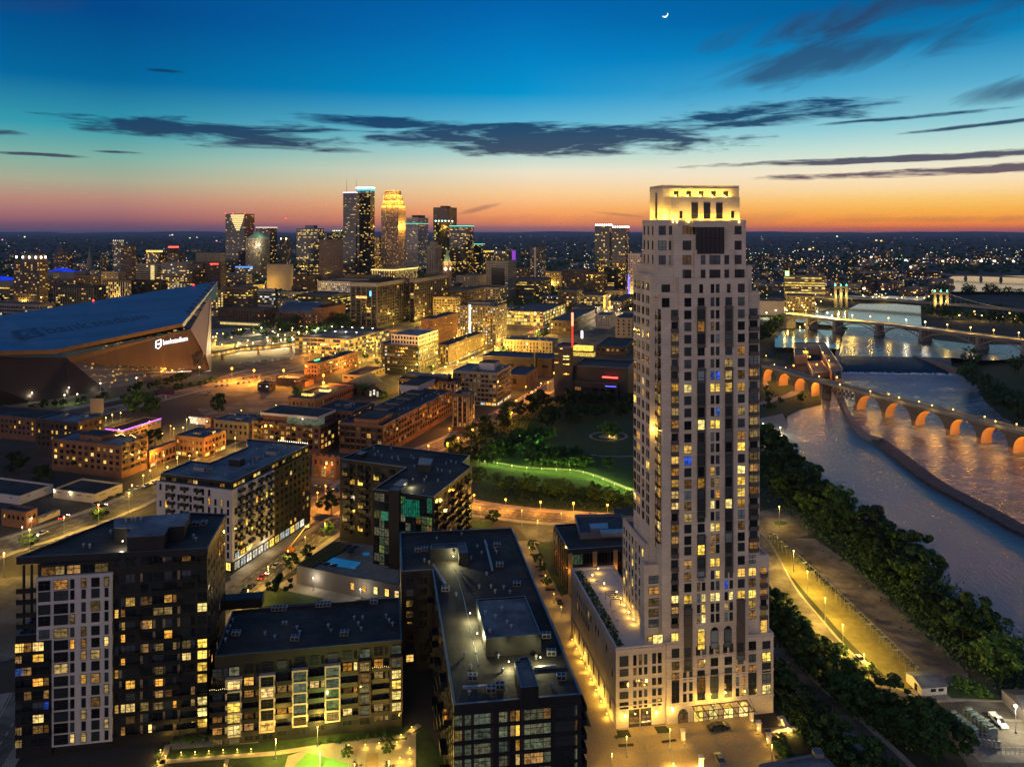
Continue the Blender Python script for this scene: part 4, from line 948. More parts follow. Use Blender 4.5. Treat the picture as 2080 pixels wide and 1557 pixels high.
def near_wing():
 A0=P(816, 1476); z1=zat(1299, A0.y); L=along(A0, -sA, 436); FL=A0-sA*L; dep=along(A0, tA_, 0) if 0 else 15.5
 yb=P(812, 1213, z1); dep=(yb-A0).dot(tA_)
 b=Bld('apartment_wing', 'low dark apartment block with cream framed window bays over the courtyard', 'building', (A0+FL)/2+tA_*dep/2, None, 99); rg=b.rng
 fp=[FL, A0, A0+tA_*dep, FL+tA_*dep]; b.slab(fp, 0, z1, darkc, roof_d, .6, coping_d, .35)
 Ym=(FL.y+A0.y)/2; zf=lambda y: zat(y, Ym)
 rows=[1367.5, 1391, 1412, 1434, 1458]; allr=[1344]+rows+[1478]
 for px, dy, mt in ((476, 4, cream_wall), (544, 2, cream_wall), (610, -2, cream_wall), (676, -5, cream_wall), (741, -8, brick_d), (805, -10, brick_d)):
  a=along(A0, sA, px); w=3.9 if px<700 else 3.2; zs=[zf(y+dy) for y in rows]; m=MB().mat(mt)
  top, bot=zs[0]+1.45, zs[-1]-1.45; m.obox(A0, sA, a-w/2, a-w/2+.4, -1.2, 0, bot, top); m.obox(A0, sA, a+w/2-.4, a+w/2, -1.2, 0, bot, top)
  for z in [q+1.2 for q in zs]+[zs[-1]-1.4]: m.obox(A0, sA, a-w/2, a+w/2, -1.25, 0, z-.05, z+.35)
  b.part('framed_bay', m)
  for i, z in enumerate(zs):
   k=('k' if rg.random()<.85 else 'o') if px>600 else ('y' if i>1 and px==476 else 'k' if rg.random()<.4 else 'd' if rg.random()<.6 else 'w')
   if px==805: k='y' if rg.random()<.5 else 'k'
   b.w(A0-tA_*.85, sA, a, z-.05, w-1.0, 2.1, k, 'f')
  b.w(A0, sA, a, zf(1344+dy), 2.4, 2.1, rg.choice('kddk'), 'f'); b.w(A0, sA, a, zf(1480+dy), 2.4, 2.2, 'd', 'f')
 for px, dy in ((446, 5), (510, 3), (577, 0), (643, -3), (710, -7), (773, -9)):
  a=along(A0, sA, px)
  for i, y in enumerate(allr):
   z=zf(y+dy); k=rg.choice('wwooo') if i and rg.random()<.45 else 'd'
   b.w(A0, sA, a-.5, z, 2.2, 2.0, k, 'f'); b.w(A0, sA, a+1.5, z, .8, 2.0, k if rg.random()<.7 else 'd', '')
   if 0<i<6: slabrail(b, A0, sA, a-2.1, a+2.1, z-1.35, 1.5)
   if (px, i) in ((510, 1), (446, 1), (710, 5)): glint(b.root, Vector((A0+sA*a-tA_*.9))+Vector((0, 0, z+.9)), CYL, 25, .08, None)
 m=MB().mat(glow('string_lights', (1, .75, .3), 6))
 for px, i in ((446, 1), (773, 1)):
  a=along(A0, sA, px); z=zf(allr[i]+(5 if px<500 else -9))-.3
  for q in range(9): m.obox(A0, sA, a-2+q*.5, a-1.93+q*.5, -1.6, -1.52, z+.12*math.sin(q*1.3), z+.07+.12*math.sin(q*1.3))
 b.part('string_lights', m)
 s2=1/2.9
 vents(b, [(x*s2, 1020+y*s2) for x, y in ((1370, 702), (1355, 742), (1341, 775), (1328, 818), (1668, 720), (1687, 720), (1750, 747), (1765, 777), (1562, 780), (1619, 802), (1935, 735), (1950, 767))] +
  [(600+x*s2, 1020+y*s2) for x, y in ((10, 748), (25, 775), (195, 737), (210, 767), (347, 690), (397, 688), (372, 723), (388, 755), (535, 677), (553, 705), (573, 725))], z1-.6)
 parts_on(b, 'cooling_unit', UNIT, [P(x, y, z1-.6) for x, y in ((560, 1240), (575, 1239), (650, 1232), (665, 1231), (600, 1300), (760, 1225), (480, 1290), (700, 1290))])
 q=P(487, 1232, z1); m=MB().mat(darkc).obox(q, sA, -6, 6, 0, 4, z1-.6, z1+2.0); b.part('penthouse', m)
 b.done(); return b
def near_centre():
 z1=29.0; pts=[(812, 1082), (815, 1160), (878, 1156), (922, 1431), (1181, 1409), (1040, 1072)]
 poly=[P(x, y, z1) for x, y in pts]
 b=Bld('roofscape_block', 'long dark apartment block with bare membrane roof and three lit roof huts', 'building', (poly[3]+poly[5])/2, None, 99); rg=b.rng
 b.slab(poly, 0, z1, darkc, roof_d, .7, coping, .4)
 g=lambda p: Vector((p.x, p.y, 0)); NW, n1, n2, SW, SE, NE=map(g, poly); d=(SE-SW).normalized(); dl=(n2-SW).normalized(); L=(SE-SW).length
 Y0=(SW.y+SE.y)/2; rows=[1452, 1482, 1512, 1541, 1570]; zf=lambda y: zat(y, Y0)
 for y in rows:
  z=zf(y)
  for px, w, k in ((933, 2.0, 'k'), (950, 1.4, 'k'), (979, 3.8, 'k'), (1024, 2.2, 'k'), (1041, .9, 'd'), (1051.5, .8, 'w'), (1084, 4.0, 'k'), (1111, 1.6, 'k'), (1148, 4.4, 'd'), (1170, .5, 'k')):
   kk=k if rg.random()<.85 else 'o'
   b.w(SW, d, along(SW, d, px), z, w, 2.25, kk, 'f' if w>1 else '')
  m=MB().mat(brick_d)
  for px in (941, 960, 999, 1033, 1062): a=along(SW, d, px); m.obox(SW, d, a-.3, a+.3, -.06, 0, z-1.15, z+1.15)
  b.part('brick_panel', m); m=MB().mat(blackc).obox(SW, d, -.1, L+.1, -.18, 0, z+1.35, z+1.7); b.part('spandrel', m)
 for (A, B_, o) in ((n2, SW, 1), (n1, n2, 0)):
  b.facade(A, B_, 2, z1-1.5, 3.0, 4.2, .5, .62, .16, 'wok', 'dddn', 'f')
 dd=(SW-n2).normalized(); LL=(SW-n2).length
 for j in range(8):
  z=3.2+j*3.05
  for i in range(7):
   if rg.random()<.5: slabrail(b, n2, dd, 3+i*LL/7.4, 7.0+i*LL/7.4, z, 1.7)
 m=MB().mat(wk['o']); 
 for a, z in ((LL*.40, 20.6), (LL*.86, 20.2)):
  n=Vector((dd.y, -dd.x, 0)); glint(b.root, n2+dd*a+n*.9+Vector((0, 0, z+2.0)), CO, 60, .1, None)
 dr=(NE-SE).normalized(); LR=(NE-SE).length
 for j in range(8):
  for i in range(6): 
   if i<3: slabrail(b, SE, dr, 1+i*6, 5+i*6, 3.4+j*3.05, 1.5)
 def hut(pp, h, name, r=roof_b):
  w=[P(x, y, z1+h) for x, y in pp]; m=MB().mat(darkc).prism(w, z1-.7, z1+h, top=False); q=inset(w, .3); m.prism(q[::-1], z1+h-.35, z1+h, top=False); m.mat(coping).ring(w, q, z1+h+.01); m.mat(r).face([(p[0], p[1], z1+h-.35) for p in (q if area(q)>0 else q[::-1])]); b.part(name, m)
 hut([(987, 1295), (1099, 1287), (1067, 1209), (967, 1216.5)], 3.8, 'penthouse'); hut([(874, 1114), (930, 1112), (932, 1122), (951, 1121), (945, 1101), (876, 1105)], 3.2, 'stair_hut'); hut([(1058, 1396), (1094, 1392), (1073, 1332), (1053, 1335), (1054, 1340), (1045, 1341)], 4.0, 'stair_hut')
 s2=1/2.9; V=lambda L_: [(600+x*s2, 1020+y*s2) for x, y in L_]
 vents(b, V([(833, 220), (980, 195), (732, 290), (1072, 267), (1127, 265), (1177, 280), (1185, 300), (1097, 305), (1035, 335), (985, 417), (977, 437), (1128, 430), (948, 550), (1083, 505), (1153, 505), (1177, 533), (1228, 510), (1265, 538), (997, 905), (1032, 980), (1195, 915), (1418, 922), (1218, 1000), (1512, 1090), (1024, 1133), (760, 350), (788, 362)]), z1-.7)
 vents(b, V([(1218, 635), (1120, 660), (1180, 683), (1247, 717), (1272, 743), (1147, 770)]), z1+3.4)
 parts_on(b, 'cooling_unit', UNIT, [P(x, y, z1-.7) for x, y in ((998, 1405), (1015, 1398), (850, 1120), (862, 1118), (1010, 1110), (1015, 1150), (1050, 1190), (905, 1200), (1120, 1330), (1110, 1295), (1140, 1380), (960, 1380))])
 for (x0, y0), (x1, y1) in (((985, 1100), (1000, 1160)), ((880, 1150), (905, 1190)), ((1085, 1360), (1130, 1356)), ((940, 1400), (990, 1397))): m=MB().mat(metal); p_, q_=P(x0, y0, z1-.7), P(x1, y1, z1-.7); d_=(q_-p_).normalized(); m.obox(p_, d_, 0, (q_-p_).length, -.3, .3, z1-.5, z1+.05); b.part('roof_duct', m)
 m=MB().mat(metal)
 for (x0, y0), (x1, y1) in (((922, 1150), (942, 1215)), ((942, 1215), (972, 1350)), ((760, 300), (790, 300))):
  if x0>900: m.tube(P(x0, y0, z1-.6), P(x1, y1, z1-.6), .12)
 b.part('roof_pipe', m)
 for px, y, w, off in ((921.5, 1141, 1500, (0, -1.0, 2.2)), (966, 1262, 1500, (-1.4, 0, 2.2)), (981, 1304, 1800, (-1.4, 0, 2.2)), (1046, 1357, 1000, (-1.4, 0, 1.6)), (1080, 1350, 900, (2.0, 0, 1.8))):
  p=P(px, y, z1-.7)+Vector(off); glint(b.root, p, (1, .9, .42), w, .12, bulb_w, .1)
 b.done(); return b
def near_green():
 z1=33.7; pts=[(690.5, 931), (764.5, 901.5), (954.7, 925), (939.6, 939), (958, 947.6), (880.7, 1009), (757.8, 993), (824.5, 949)]
 poly=[P(x, y, z1) for x, y in pts]; g=lambda p: Vector((p.x, p.y, 0)); q=list(map(g, poly))
 b=Bld('glass_block', 'dark apartment block with stepped roof and green lit glazed corner', 'building', (q[1]+q[5])/2, None, 99); rg=b.rng
 b.slab(poly, 0, z1, darkc, roof_d, .6, coping, .35)
 rowf=lambda A, B_, **k: b.facade(A, B_, 4.5, z1-1.0, 3.0, k.pop('bay', 3.4), k.pop('wf', .62), k.pop('hf', .68), k.pop('lit', .22), k.pop('kinds', 'woc'), 'ddn', 'f', **k)
 rowf(q[0], q[7], kinds='wooy', lit=.3, bay=3.6, piers=(brick_d, .5, .15))
 rowf(q[7], q[6], lit=.1, kinds='o')
 rowf(q[6], q[5], bay=2.2, wf=.93, hf=.9, lit=.42, kinds='kgkgo')
 rowf(q[5], q[4], lit=.14, kinds='woo', bay=3.8)
 d=(q[4]-q[5]).normalized(); LL=(q[4]-q[5]).length
 for j in range(9):
  for i in range(5):
   if rg.random()<.8: slabrail(b, q[5], d, 1+i*LL/5, 4.5+i*LL/5, 4.0+j*3.1, 1.4)
 dd=(q[7]-q[0]).normalized()
 for j in range(9):
  for i in range(3): slabrail(b, q[0], dd, 2.5+i*7.5, 6+i*7.5, 4.0+j*3.1, 1.3)
 dA=(q[5]-q[6]).normalized(); LA=(q[5]-q[6]).length; m=MB().mat(darkc).obox(q[6], dA, LA*.30, LA*.47, -1.6, .2, 0, z1+1.2); m.mat(roof_b).obox(q[6], dA, LA*.31, LA*.46, -1.5, 3.5, z1+1.2, z1+1.35); b.part('fin_wall', m)
 m=MB().mat(wk['e']).obox(q[6], dA, LA*.50, LA*.78, -.25, 0, zat(1055, q[5].y), zat(1020, q[5].y)); m.mat(wk['e']).obox(q[6], dA, LA*.9, LA*.98, -.25, 0, zat(1042, q[5].y), zat(1012, q[5].y)); m.mat(wk['e']).obox(q[6], dA, LA*.14, LA*.26, -.25, 0, zat(1052, q[6].y), zat(1035, q[6].y))
 m.mat(blackc)
 for i in range(9): m.obox(q[6], dA, LA*(.5+i*.035)-.06, LA*(.5+i*.035)+.06, -.34, -.2, zat(1055, q[5].y), zat(1018, q[5].y))
 b.part('green_lit_glazing', m)
 w=[P(x, y, z1+1.6) for x, y in ((803, 990), (820, 975), (838, 972), (826, 986))]
 def hut(pp, h):
  w=[P(x, y, z1+h) for x, y in pp]; m=MB().mat(blackc).prism(w, z1-.6, z1+h, top=False); m.mat(coping_d).face([(p[0], p[1], z1+h) for p in (w if area(w)>0 else w[::-1])]); b.part('penthouse', m)
 hut([(849, 943), (875, 944), (880, 931), (852, 929)], 2.2); hut([(797, 985), (815, 988), (829, 974), (815, 972)], 1.6); hut([(723, 921), (735, 923), (745, 917), (733, 915)], 1.0)
 s2=1/2.971
 vents(b, [(640+x*s2, 680+y*s2) for x, y in ((380, 712), (362, 730), (402, 735), (465, 748), (500, 745), (580, 737), (595, 750), (458, 690), (355, 690), (505, 820-60), (740, 820), (790, 782), (820, 770), (850, 778), (765, 825), (815, 832), (672, 862), (660, 880), (742, 885), (600, 800), (655, 950), (590, 880))], z1-.6)
 glint(b.root, P(836, 985, z1)+Vector((0, 0, .8)), (1, .9, .5), 500, .1, None); b.done(); return b
def near_white():
 fp, z1=corner(472, 980, 1164, 318, 630, 'B'); zw=zat(996, fp[1].y)
 b=Bld('white_apartment_block', 'white and black apartment block with pale blue roof and bright corner shop', 'building', (fp[0]+fp[2])/2, None, 99); rg=b.rng
 fl, fr, br, bl=fp; e=(fl-fr).normalized(); t=(br-fr).normalized(); LF, LR=(fl-fr).length, (br-fr).length
 bw=fr+e*LF*.52+t*LR
 s=-e
 poly=[fl, fr, br, br+e*LF*.38, fl+e*0+t*LR*.42+(-e)*LF*.62, fl+t*LR*.42]
 c=[fl+s*.9+t*.9, fr-s*.9+t*.9, br-s*.9, br+e*(LF*.95), fl+s*LF*.3+t*LR*.8, fl+s*LF*.3+t*LR*.34, fl+s*.9+t*LR*.34]
 outer=[fl, fr, br, br+e*(LF*.96), fl+s*LF*.29+t*LR*.8, fl+s*LF*.29+t*LR*.36, fl+t*LR*.36]
 split=.50
 b.wall.mat(white_wall).prism([fl, fr, fr+t*LR*split, fl+t*LR*.36+s*LF*.4, fl+t*LR*.36], 4.2, zw)
 b.wall.mat(blackc).prism([fl+s*.3+t*.3, fr-s*.3+t*.3, fr-s*.3+t*LR*split, fl+t*LR*.35+s*LF*.4, fl+t*LR*.35+s*.3], 0, 4.2)
 b.wall.mat(darkc).prism([fr+t*LR*split, br, br+e*LF*.96, fl+s*LF*.29+t*LR*.8, fl+s*LF*.29+t*LR*.36, fl+s*LF*.4+t*LR*.36], 0, zw)
 b.slab(c, zw-.2, z1, darkc, roof_b, .5, coping, .4)
 b.facade(fl, fr, 5, zw-.3, 3.05, 2.9, .36, .72, .07, 'wo', 'ddn', 'f', skip=.25)
 b.facade(fr, fr+t*LR*split, 5, zw-.3, 3.05, 3.1, .40, .72, .16, 'wy', 'ddn', 'f', skip=.15)
 b.facade(fr+t*LR*split, br, 4, zw-.3, 3.05, 3.0, .45, .5, .10, 'wwo', 'nnd', 'f')
 b.facade(c[0], c[1], zw+.4, z1-.9, 3, 2.4, .8, .75, .15, 'wo', 'nnd', 'f'); b.facade(c[1], c[2], zw+.4, z1-.9, 3, 2.4, .8, .75, .45, 'wwy', 'nd', 'f')
 b.facade(fr+t*.3, fr+t*LR*.92, .5, 3.9, 3.4, 3.6, .82, .85, .92, 'yc', 'd', 'f', out=.05); b.facade(fr-s*6, fr-s*.3, .5, 3.9, 3.4, 2.4, .85, .85, 1, 'yc', 'd', 'f', out=-.28)
 b.facade(fr+t*.3, fr+t*LR*.22, 4.6, 7.2, 3.0, 3.6, .82, .85, .9, 'yc', 'd', 'f', out=.05)
 for A, d, L0, L1, n in ((fl, s, LF*.12, LF*.66, 3), (fr, t, LR*.03, LR*split, 4)):
  for i in range(n):
   a=L0+(L1-L0)*(i+.5)/n
   for j in range(8): slabrail(b, A, d, a-1.5, a+1.5, 8+j*3.05, 1.4)
 e1=fr-fl
 for u, v, h in ((.62, .38, 2.2), (.35, .2, .9), (.75, .72, 1.0)):
  p=fl+e1*u+t*LR*v; m=MB().mat(blackc if h>2 else metal).obox(p, s, -2.6, 2.6, -1.6, 1.6, z1-.5, z1+h); m.mat(roof_b).obox(p, s, -2.7, 2.7, -1.7, 1.7, z1+h, z1+h+.15); b.part('penthouse', m)
 s3=1/2.971
 vents(b, [(x*s3, 780+y*s3) for x, y in ((1180, 497), (1130, 520), (1110, 535), (1320, 460), (1360, 555), (1525, 475), (1500, 490), (1550, 465), (1570, 450), (1590, 440), (1550, 400), (1610, 385), (1650, 375), (1720, 395), (1690, 410))], z1-.5)
 parts_on(b, 'cooling_unit', UNIT, [P(x*s3, 780+y*s3, z1-.5) for x, y in ((1215, 515), (1240, 520), (1265, 522), (1545, 455), (1625, 405), (1645, 395))])
 m=MB().mat(glow('roof_string_lights', (1, .85, .5), 8)); A=br+e*LF*.45
 for i in range(14): q=A.lerp(br, i/14); m.box(q.x-.12, q.x+.12, q.y-1.2, q.y-1.0, z1+1.0, z1+1.25)
 b.part('string_lights', m)
 glint(b.root, fr+t*6+s*1.5+Vector((0, 0, 3.8)), CWH, 500, .3); glint(b.root, fr+t*20+s*1.5+Vector((0, 0, 3.8)), CWH, 400, .3)
 b.done(); return b
def near_office():
 fp, z1=corner(1154.5, 1116, 1206, 1125, 1292, 'A', 'L')
 b=Bld('office_pavilion', 'flat roofed glass office with amber lit piers behind the tall tower', 'building', (fp[0]+fp[2])/2, None, 99)
 b.slab(fp, 0, z1, blackgl, roof_d, .5, coping, .35)
 fl, fr, br, bl=fp; d=(fr-fl).normalized(); L=(fr-fl).length; dl=(fl-bl).normalized(); L2=(fl-bl).length; m=MB().mat(blackc)
 for i in range(int(L/1.1)): m.obox(fl, d, i*1.1-.06, i*1.1+.06, -.14, 0, 0, z1-1.2)
 for i in range(int(L2/1.1)): m.obox(bl, dl, i*1.1-.06, i*1.1+.06, -.14, 0, 0, z1-1.2)
 for z in (4.2, 8.2): m.obox(fl, d, 0, L, -.16, 0, z, z+.3); m.obox(bl, dl, 0, L2, -.16, 0, z, z+.3)
 b.part('mullions', m)
 for px in (1158, 1208, 1250): a=along(fl, d, px); b.part('pier', MB().mat(tan).obox(fl, d, a-.8, a+.8, -.35, 0, 0, z1-1.2))
 for i in range(7): b.part('pier', MB().mat(tan).obox(bl, dl, i*L2/7, i*L2/7+.7, -.3, 0, 0, z1-1.0))
 for px, w_ in ((1158, 160), (1208, 160), (1250, 160)): a=along(fl, d, px); glint(b.root, fl+d*a+Vector((0, -.9, 8.6)), CO, 160, .1, None)
 for i in range(3): glint(b.root, bl+dl*(L2*(.2+i*.3))+Vector((-1.2, 0, 7.5)), CO, 120, .1, None)
 b.facade(fl, fr, .5, z1-1.4, 4, 5, .9, .75, .4, 'okg', 'n', ''); b.facade(bl, fl, .5, z1-1.4, 4, 5, .85, .75, .5, 'og', 'n', '')
 q=[P(x, y, z1) for x, y in ((1177, 1090), (1275, 1080), (1268, 1050), (1166, 1052))]; q=[P(1178, 1092, z1), P(1276, 1089, z1), P(1262, 1051, z1), P(1167, 1053, z1)]
 m=MB().mat(greyc).prism(q, z1-.5, z1+1.7, top=False); qq=inset(q, .3); m.prism(qq[::-1], z1+.6, z1+1.7, top=False); m.mat(coping).ring(q, qq, z1+1.71); m.mat(roof_m).face([(p[0], p[1], z1+.6) for p in (qq if area(qq)>0 else qq[::-1])]); b.part('plant_screen', m)
 for pts in (((1197, 1063), (1234, 1061), (1236, 1072), (1200, 1073)), ((1218, 1075), (1266, 1073), (1268, 1080), (1221, 1082))):
  w=[P(x, y, z1+2.2) for x, y in pts]; m=MB().mat(metal).prism(w if area(w)>0 else w[::-1], z1+.6, z1+2.2); b.part('cooling_unit', m)
 q=[P(x, y, z1+1.5) for x, y in ((1249, 1045), (1290, 1046), (1290, 1031), (1245, 1033))]; m=MB().mat(greyc).prism(q if area(q)>0 else q[::-1], z1-.5, z1+1.5, top=False); m.mat(roof_d).prism(inset(q, -.05), z1+1.4, z1+1.55, True, True); b.part('penthouse', m)
 b.done()
def pool_terrace():
 z=6.7; poly=[P(x, y, z) for x, y in ((603, 1147.5), (700, 1168), (812, 1188), (812, 1112), (759, 1106), (677, 1099))]
 b=Bld('pool_podium', 'low concrete podium carrying a blue swimming pool beside the street', 'building', (poly[0]+poly[3])/2, None, 30)
 b.slab(poly, 0, z, greyc, conc, .15, coping_d, .3); g=[Vector((p.x, p.y, 0)) for p in poly]
 for px in (716, 740, 763, 786, 806):
  d=(g[2]-g[1]).normalized(); a=along(g[1], d, px); b.w(g[1], d, a, 3.4, 1.5, 2.4, 'w' if px != 763 else 'y', 'f')
 m=MB().mat(lawn_d).prism([P(x, y, z) for x, y in ((606, 1146), (636, 1152), (702, 1118), (712, 1108), (678, 1101))], z-.1, z+.35); b.part('planting', m)
 pool=newmat('pool_water'); t=pool.node_tree; o=node(t, 'ShaderNodeOutputMaterial'); e=node(t, 'ShaderNodeEmission'); gg=node(t, 'ShaderNodeBsdfGlossy'); a=node(t, 'ShaderNodeAddShader')
 e.inputs[0].default_value=(.01, .13, .32, 1); e.inputs[1].default_value=.65; gg.inputs['Color'].default_value=(.12, .12, .12, 1); gg.inputs['Roughness'].default_value=.1; t.links.new(e.outputs[0], a.inputs[0]); t.links.new(gg.outputs[0], a.inputs[1]); t.links.new(a.outputs[0], o.inputs[0])  # water emits blue in place of underwater pool lamps
 pw=[P(x, y, z) for x, y in ((656.6, 1146), (720, 1155), (734.5, 1141), (676.8, 1131))]; m=MB().mat(pool).prism(pw if area(pw)>0 else pw[::-1], z-.1, z-.02); m.mat(coping).ring(inset(pw, -.4), pw, z-.01); b.part('swimming_pool', m)
 sp=[P(744+8*math.cos(a), 1124+3.2*math.sin(a), z) for a in [k*math.pi/8 for k in range(16)]]; m=MB().mat(pool).prism(sp if area(sp)>0 else sp[::-1], z-.1, z+.03); b.part('spa_pool', m)
 b.done()
 for i, (x, y) in enumerate(((700, 1125), (708, 1119), (715, 1126), (722, 1122), (712, 1132), (650, 1155), (664, 1157), (678, 1160))):
  p=P(x, y, z); m=MB().mat(frame_m).tube((0, 0, 0), (0, 0, 2.3), .05); 
  for k in range(8): a0, a1=k*math.pi/4, (k+1)*math.pi/4; m.face([(0, 0, 2.7), (1.5*math.cos(a0), 1.5*math.sin(a0), 2.2), (1.5*math.cos(a1), 1.5*math.sin(a1), 2.2)])
  o=m.obj('parasol'); o.location=p; tag(o, f'{ordw(i)} dark parasol from the far right end of the pool terrace' if i<5 else f'{ordw(i-5)} parasol from the left along the front edge of the pool', 'parasol', 'parasols on the pool terrace')
near_left(); near_wing(); near_centre(); near_green(); near_white(); near_office(); pool_terrace()
# ---------------------------------------------------------------- buildings in the middle distance
S=simple
def sk(cx, cy_, n=2):
 def f(b, fp, z1): unitscatter(b, fp, z1-.8, n)
 return f
U=lambda n: (lambda b, fp, z1: unitscatter(b, fp, z1-.8, n))
def skylights(b, fp, z1):
 for u, v in ((.35, .25), (.55, .55)):
  p=fp[0].lerp(fp[1], u).lerp(fp[3].lerp(fp[2], u), v); e=(fp[1]-fp[0]).normalized()
  m=MB().mat(wk['y']).obox(p, e, -4, 4, -2, 2, z1-.8, z1+1.0); m.mat(roof_m).obox(p, e, -4.2, 4.2, -2.2, 2.2, z1+1.0, z1+1.3); b.part('skylight', m)
S('brick_warehouse', 'brick building with a small red wall sign at the left edge', 'building', 72, 850, 897, -60, 74, brick, grid='B', fh=3.4, bay=3.6, wf=.4, hf=.5, lit=.32, style='f', cap=60, depth=22, kinds='wyyo')
S('brick_loft', 'tall brown brick building behind the corner condominium, left of the purple lit roof', 'building', 158, 858, 925, 74, 210, brick_d, roof=roof_b, fh=3.4, bay=3.4, wf=.42, hf=.5, lit=.3, style='f', cap=60, kinds='wwy', extra=U(3))
def condo(b, fp, z1):
 penthouse(b, fp, z1, .3, .62, .25, .8, 2.2, brick_o); unitscatter(b, fp, z1-.8, 5)
 m=MB().mat(glow('terrace_strings', (1, .62, .2), 9))
 for i in range(18): q=fp[0].lerp(fp[1], .55+.4*i/18)+(fp[3]-fp[0])*.7; m.box(q.x-.15, q.x+.15, q.y, q.y+.25, z1+1.2+.5*math.sin(i), z1+1.45+.5*math.sin(i))
 b.part('string_lights', m)
 d=(fp[2]-fp[1]).normalized(); L=(fp[2]-fp[1]).length
 for j in range(6):
  for i in range(3): slabrail(b, fp[1], d, 1+i*L/3, 4+i*L/3, 4.5+j*3.3, 1.2)
S('brick_condominium', 'six storey orange brick condominium with strings of lights on its roof terrace', 'building', 247, 905, 972, 106, 301, brick_o, roof=roof_b, fh=3.2, bay=4.0, wf=.46, hf=.5, lit=.42, style='f', cap=99, kinds='wwyy', sidelit=.6, extra=condo)
def purple(b, fp, z1):
 m=MB().mat(purp)
 for A, B_ in ((fp[0], fp[1]), (fp[1], fp[2])):
  d=(B_-A).normalized(); m.obox(A, d, 0, (B_-A).length, -.25, -.12, z1-.3, z1+.0)
 b.part('purple_light_strip', m)
S('purple_edged_building', 'low building whose dark flat roof is edged with a purple light line', 'building', 249, 873.5, 893, 214, 327, tan, fh=3.6, bay=4, wf=.7, hf=.45, lit=.15, cap=30, extra=purple)
S('brick_shop_row', 'narrow dark brick shop row right of the corner condominium', 'building', 304, 915, 952, 296, 358, brick, fh=3.2, bay=2.6, wf=.45, hf=.55, lit=.3, style='f', cap=40, base=.7)
S('corner_shop_building', 'small three storey tan brick corner building with lit shop fronts', 'building', 414, 889, 931, 356, 459, brick_o, roof=roof_b, fh=3.4, bay=2.8, wf=.38, hf=.5, lit=.08, style='f', cap=50, base=.5, sidelit=.12, kinds='wo', extra=U(2))
S('tan_brick_building', 'plain tan brick building left of the lit glass penthouse', 'building', 505, 858, 896, 434, 546, tan, roof=roof_b, fh=3.6, bay=3.6, wf=.34, hf=.5, lit=.06, style='f', cap=50, kinds='o', extra=U(9))
S('gabled_brick_house', 'tiny brick house glowing orange beside the white box shed', 'house', 428, 848, 873, 417, 437, brick_o, fh=3, bay=2.5, lit=.2, cap=10)
S('white_box_shed', 'small pale box shed with one bright lamp left of the glowing brick house', 'building', 416, 849, 862, 386, 421, white_wall, fh=3, bay=4, lit=0, cap=6, dark='d')
def penthouse_brick():
 fp, z1=corner(650, 866, 925, 512, 700, 'B'); b=Bld('stepped_brick_block', 'stepped brick apartment block with white framed lit glass penthouse', 'building', (fp[0]+fp[2])/2, None, 99)
 b.slab(fp, 0, z1, brick, roof_d, .9); fl, fr, br, bl=fp
 b.facade(fl, fr, 3, z1-1, 3.2, 3.6, .62, .6, .4, 'owwy', 'ddn', 'f'); b.facade(fr, br, 3, z1-1, 3.2, 3.6, .62, .6, .45, 'owy', 'ddn', 'f')
 d=(fr-fl).normalized(); L=(fr-fl).length
 for j in range(int(z1/3.2)):
  for i in range(4): slabrail(b, fl, d, 2+i*L/4, 5.5+i*L/4, 3.4+j*3.2, 1.3)
 q=[fl.lerp(fr, u).lerp(bl.lerp(br, u), v) for u, v in ((.12, .1), (.92, .1), (.92, .75), (.12, .75))]; m=MB().mat(wk['k']).prism(q, z1-.9, z1+3.4, top=False); m.mat(white_wall).prism(inset(q, -1.0), z1+3.4, z1+4.9, top=False, bottom=True); m.mat(roof_d).prism(inset(q, -.9), z1+4.7, z1+4.8); m.mat(brick)
 m.prism([q[1]+(q[2]-q[1])*.45, q[1]+(q[2]-q[1])*.45+d*.3, q[2]+d*.3, q[2]], z1-.9, z1+3.4); m.prism([q[0]-(q[1]-q[0])*.0, q[0]+(q[1]-q[0])*.45, q[0]+(q[1]-q[0])*.45+Vector((0, -.2, 0)), q[0]+Vector((0, -.2, 0))], z1-.9, z1+3.4); b.part('penthouse', m)
 glint(b.root, fl.lerp(fr, .7)+Vector((0, 2, z1+2.6)), CWH, 200, .3); b.done()
penthouse_brick()
S('brick_link_block', 'long brick apartment block with balconies, joined behind the glass penthouse', 'building', 716, 836, 905, 640, 760, brick, fh=3.2, bay=3.4, wf=.6, hf=.6, lit=.3, style='f', cap=70, kinds='ooww', extra=U(4))
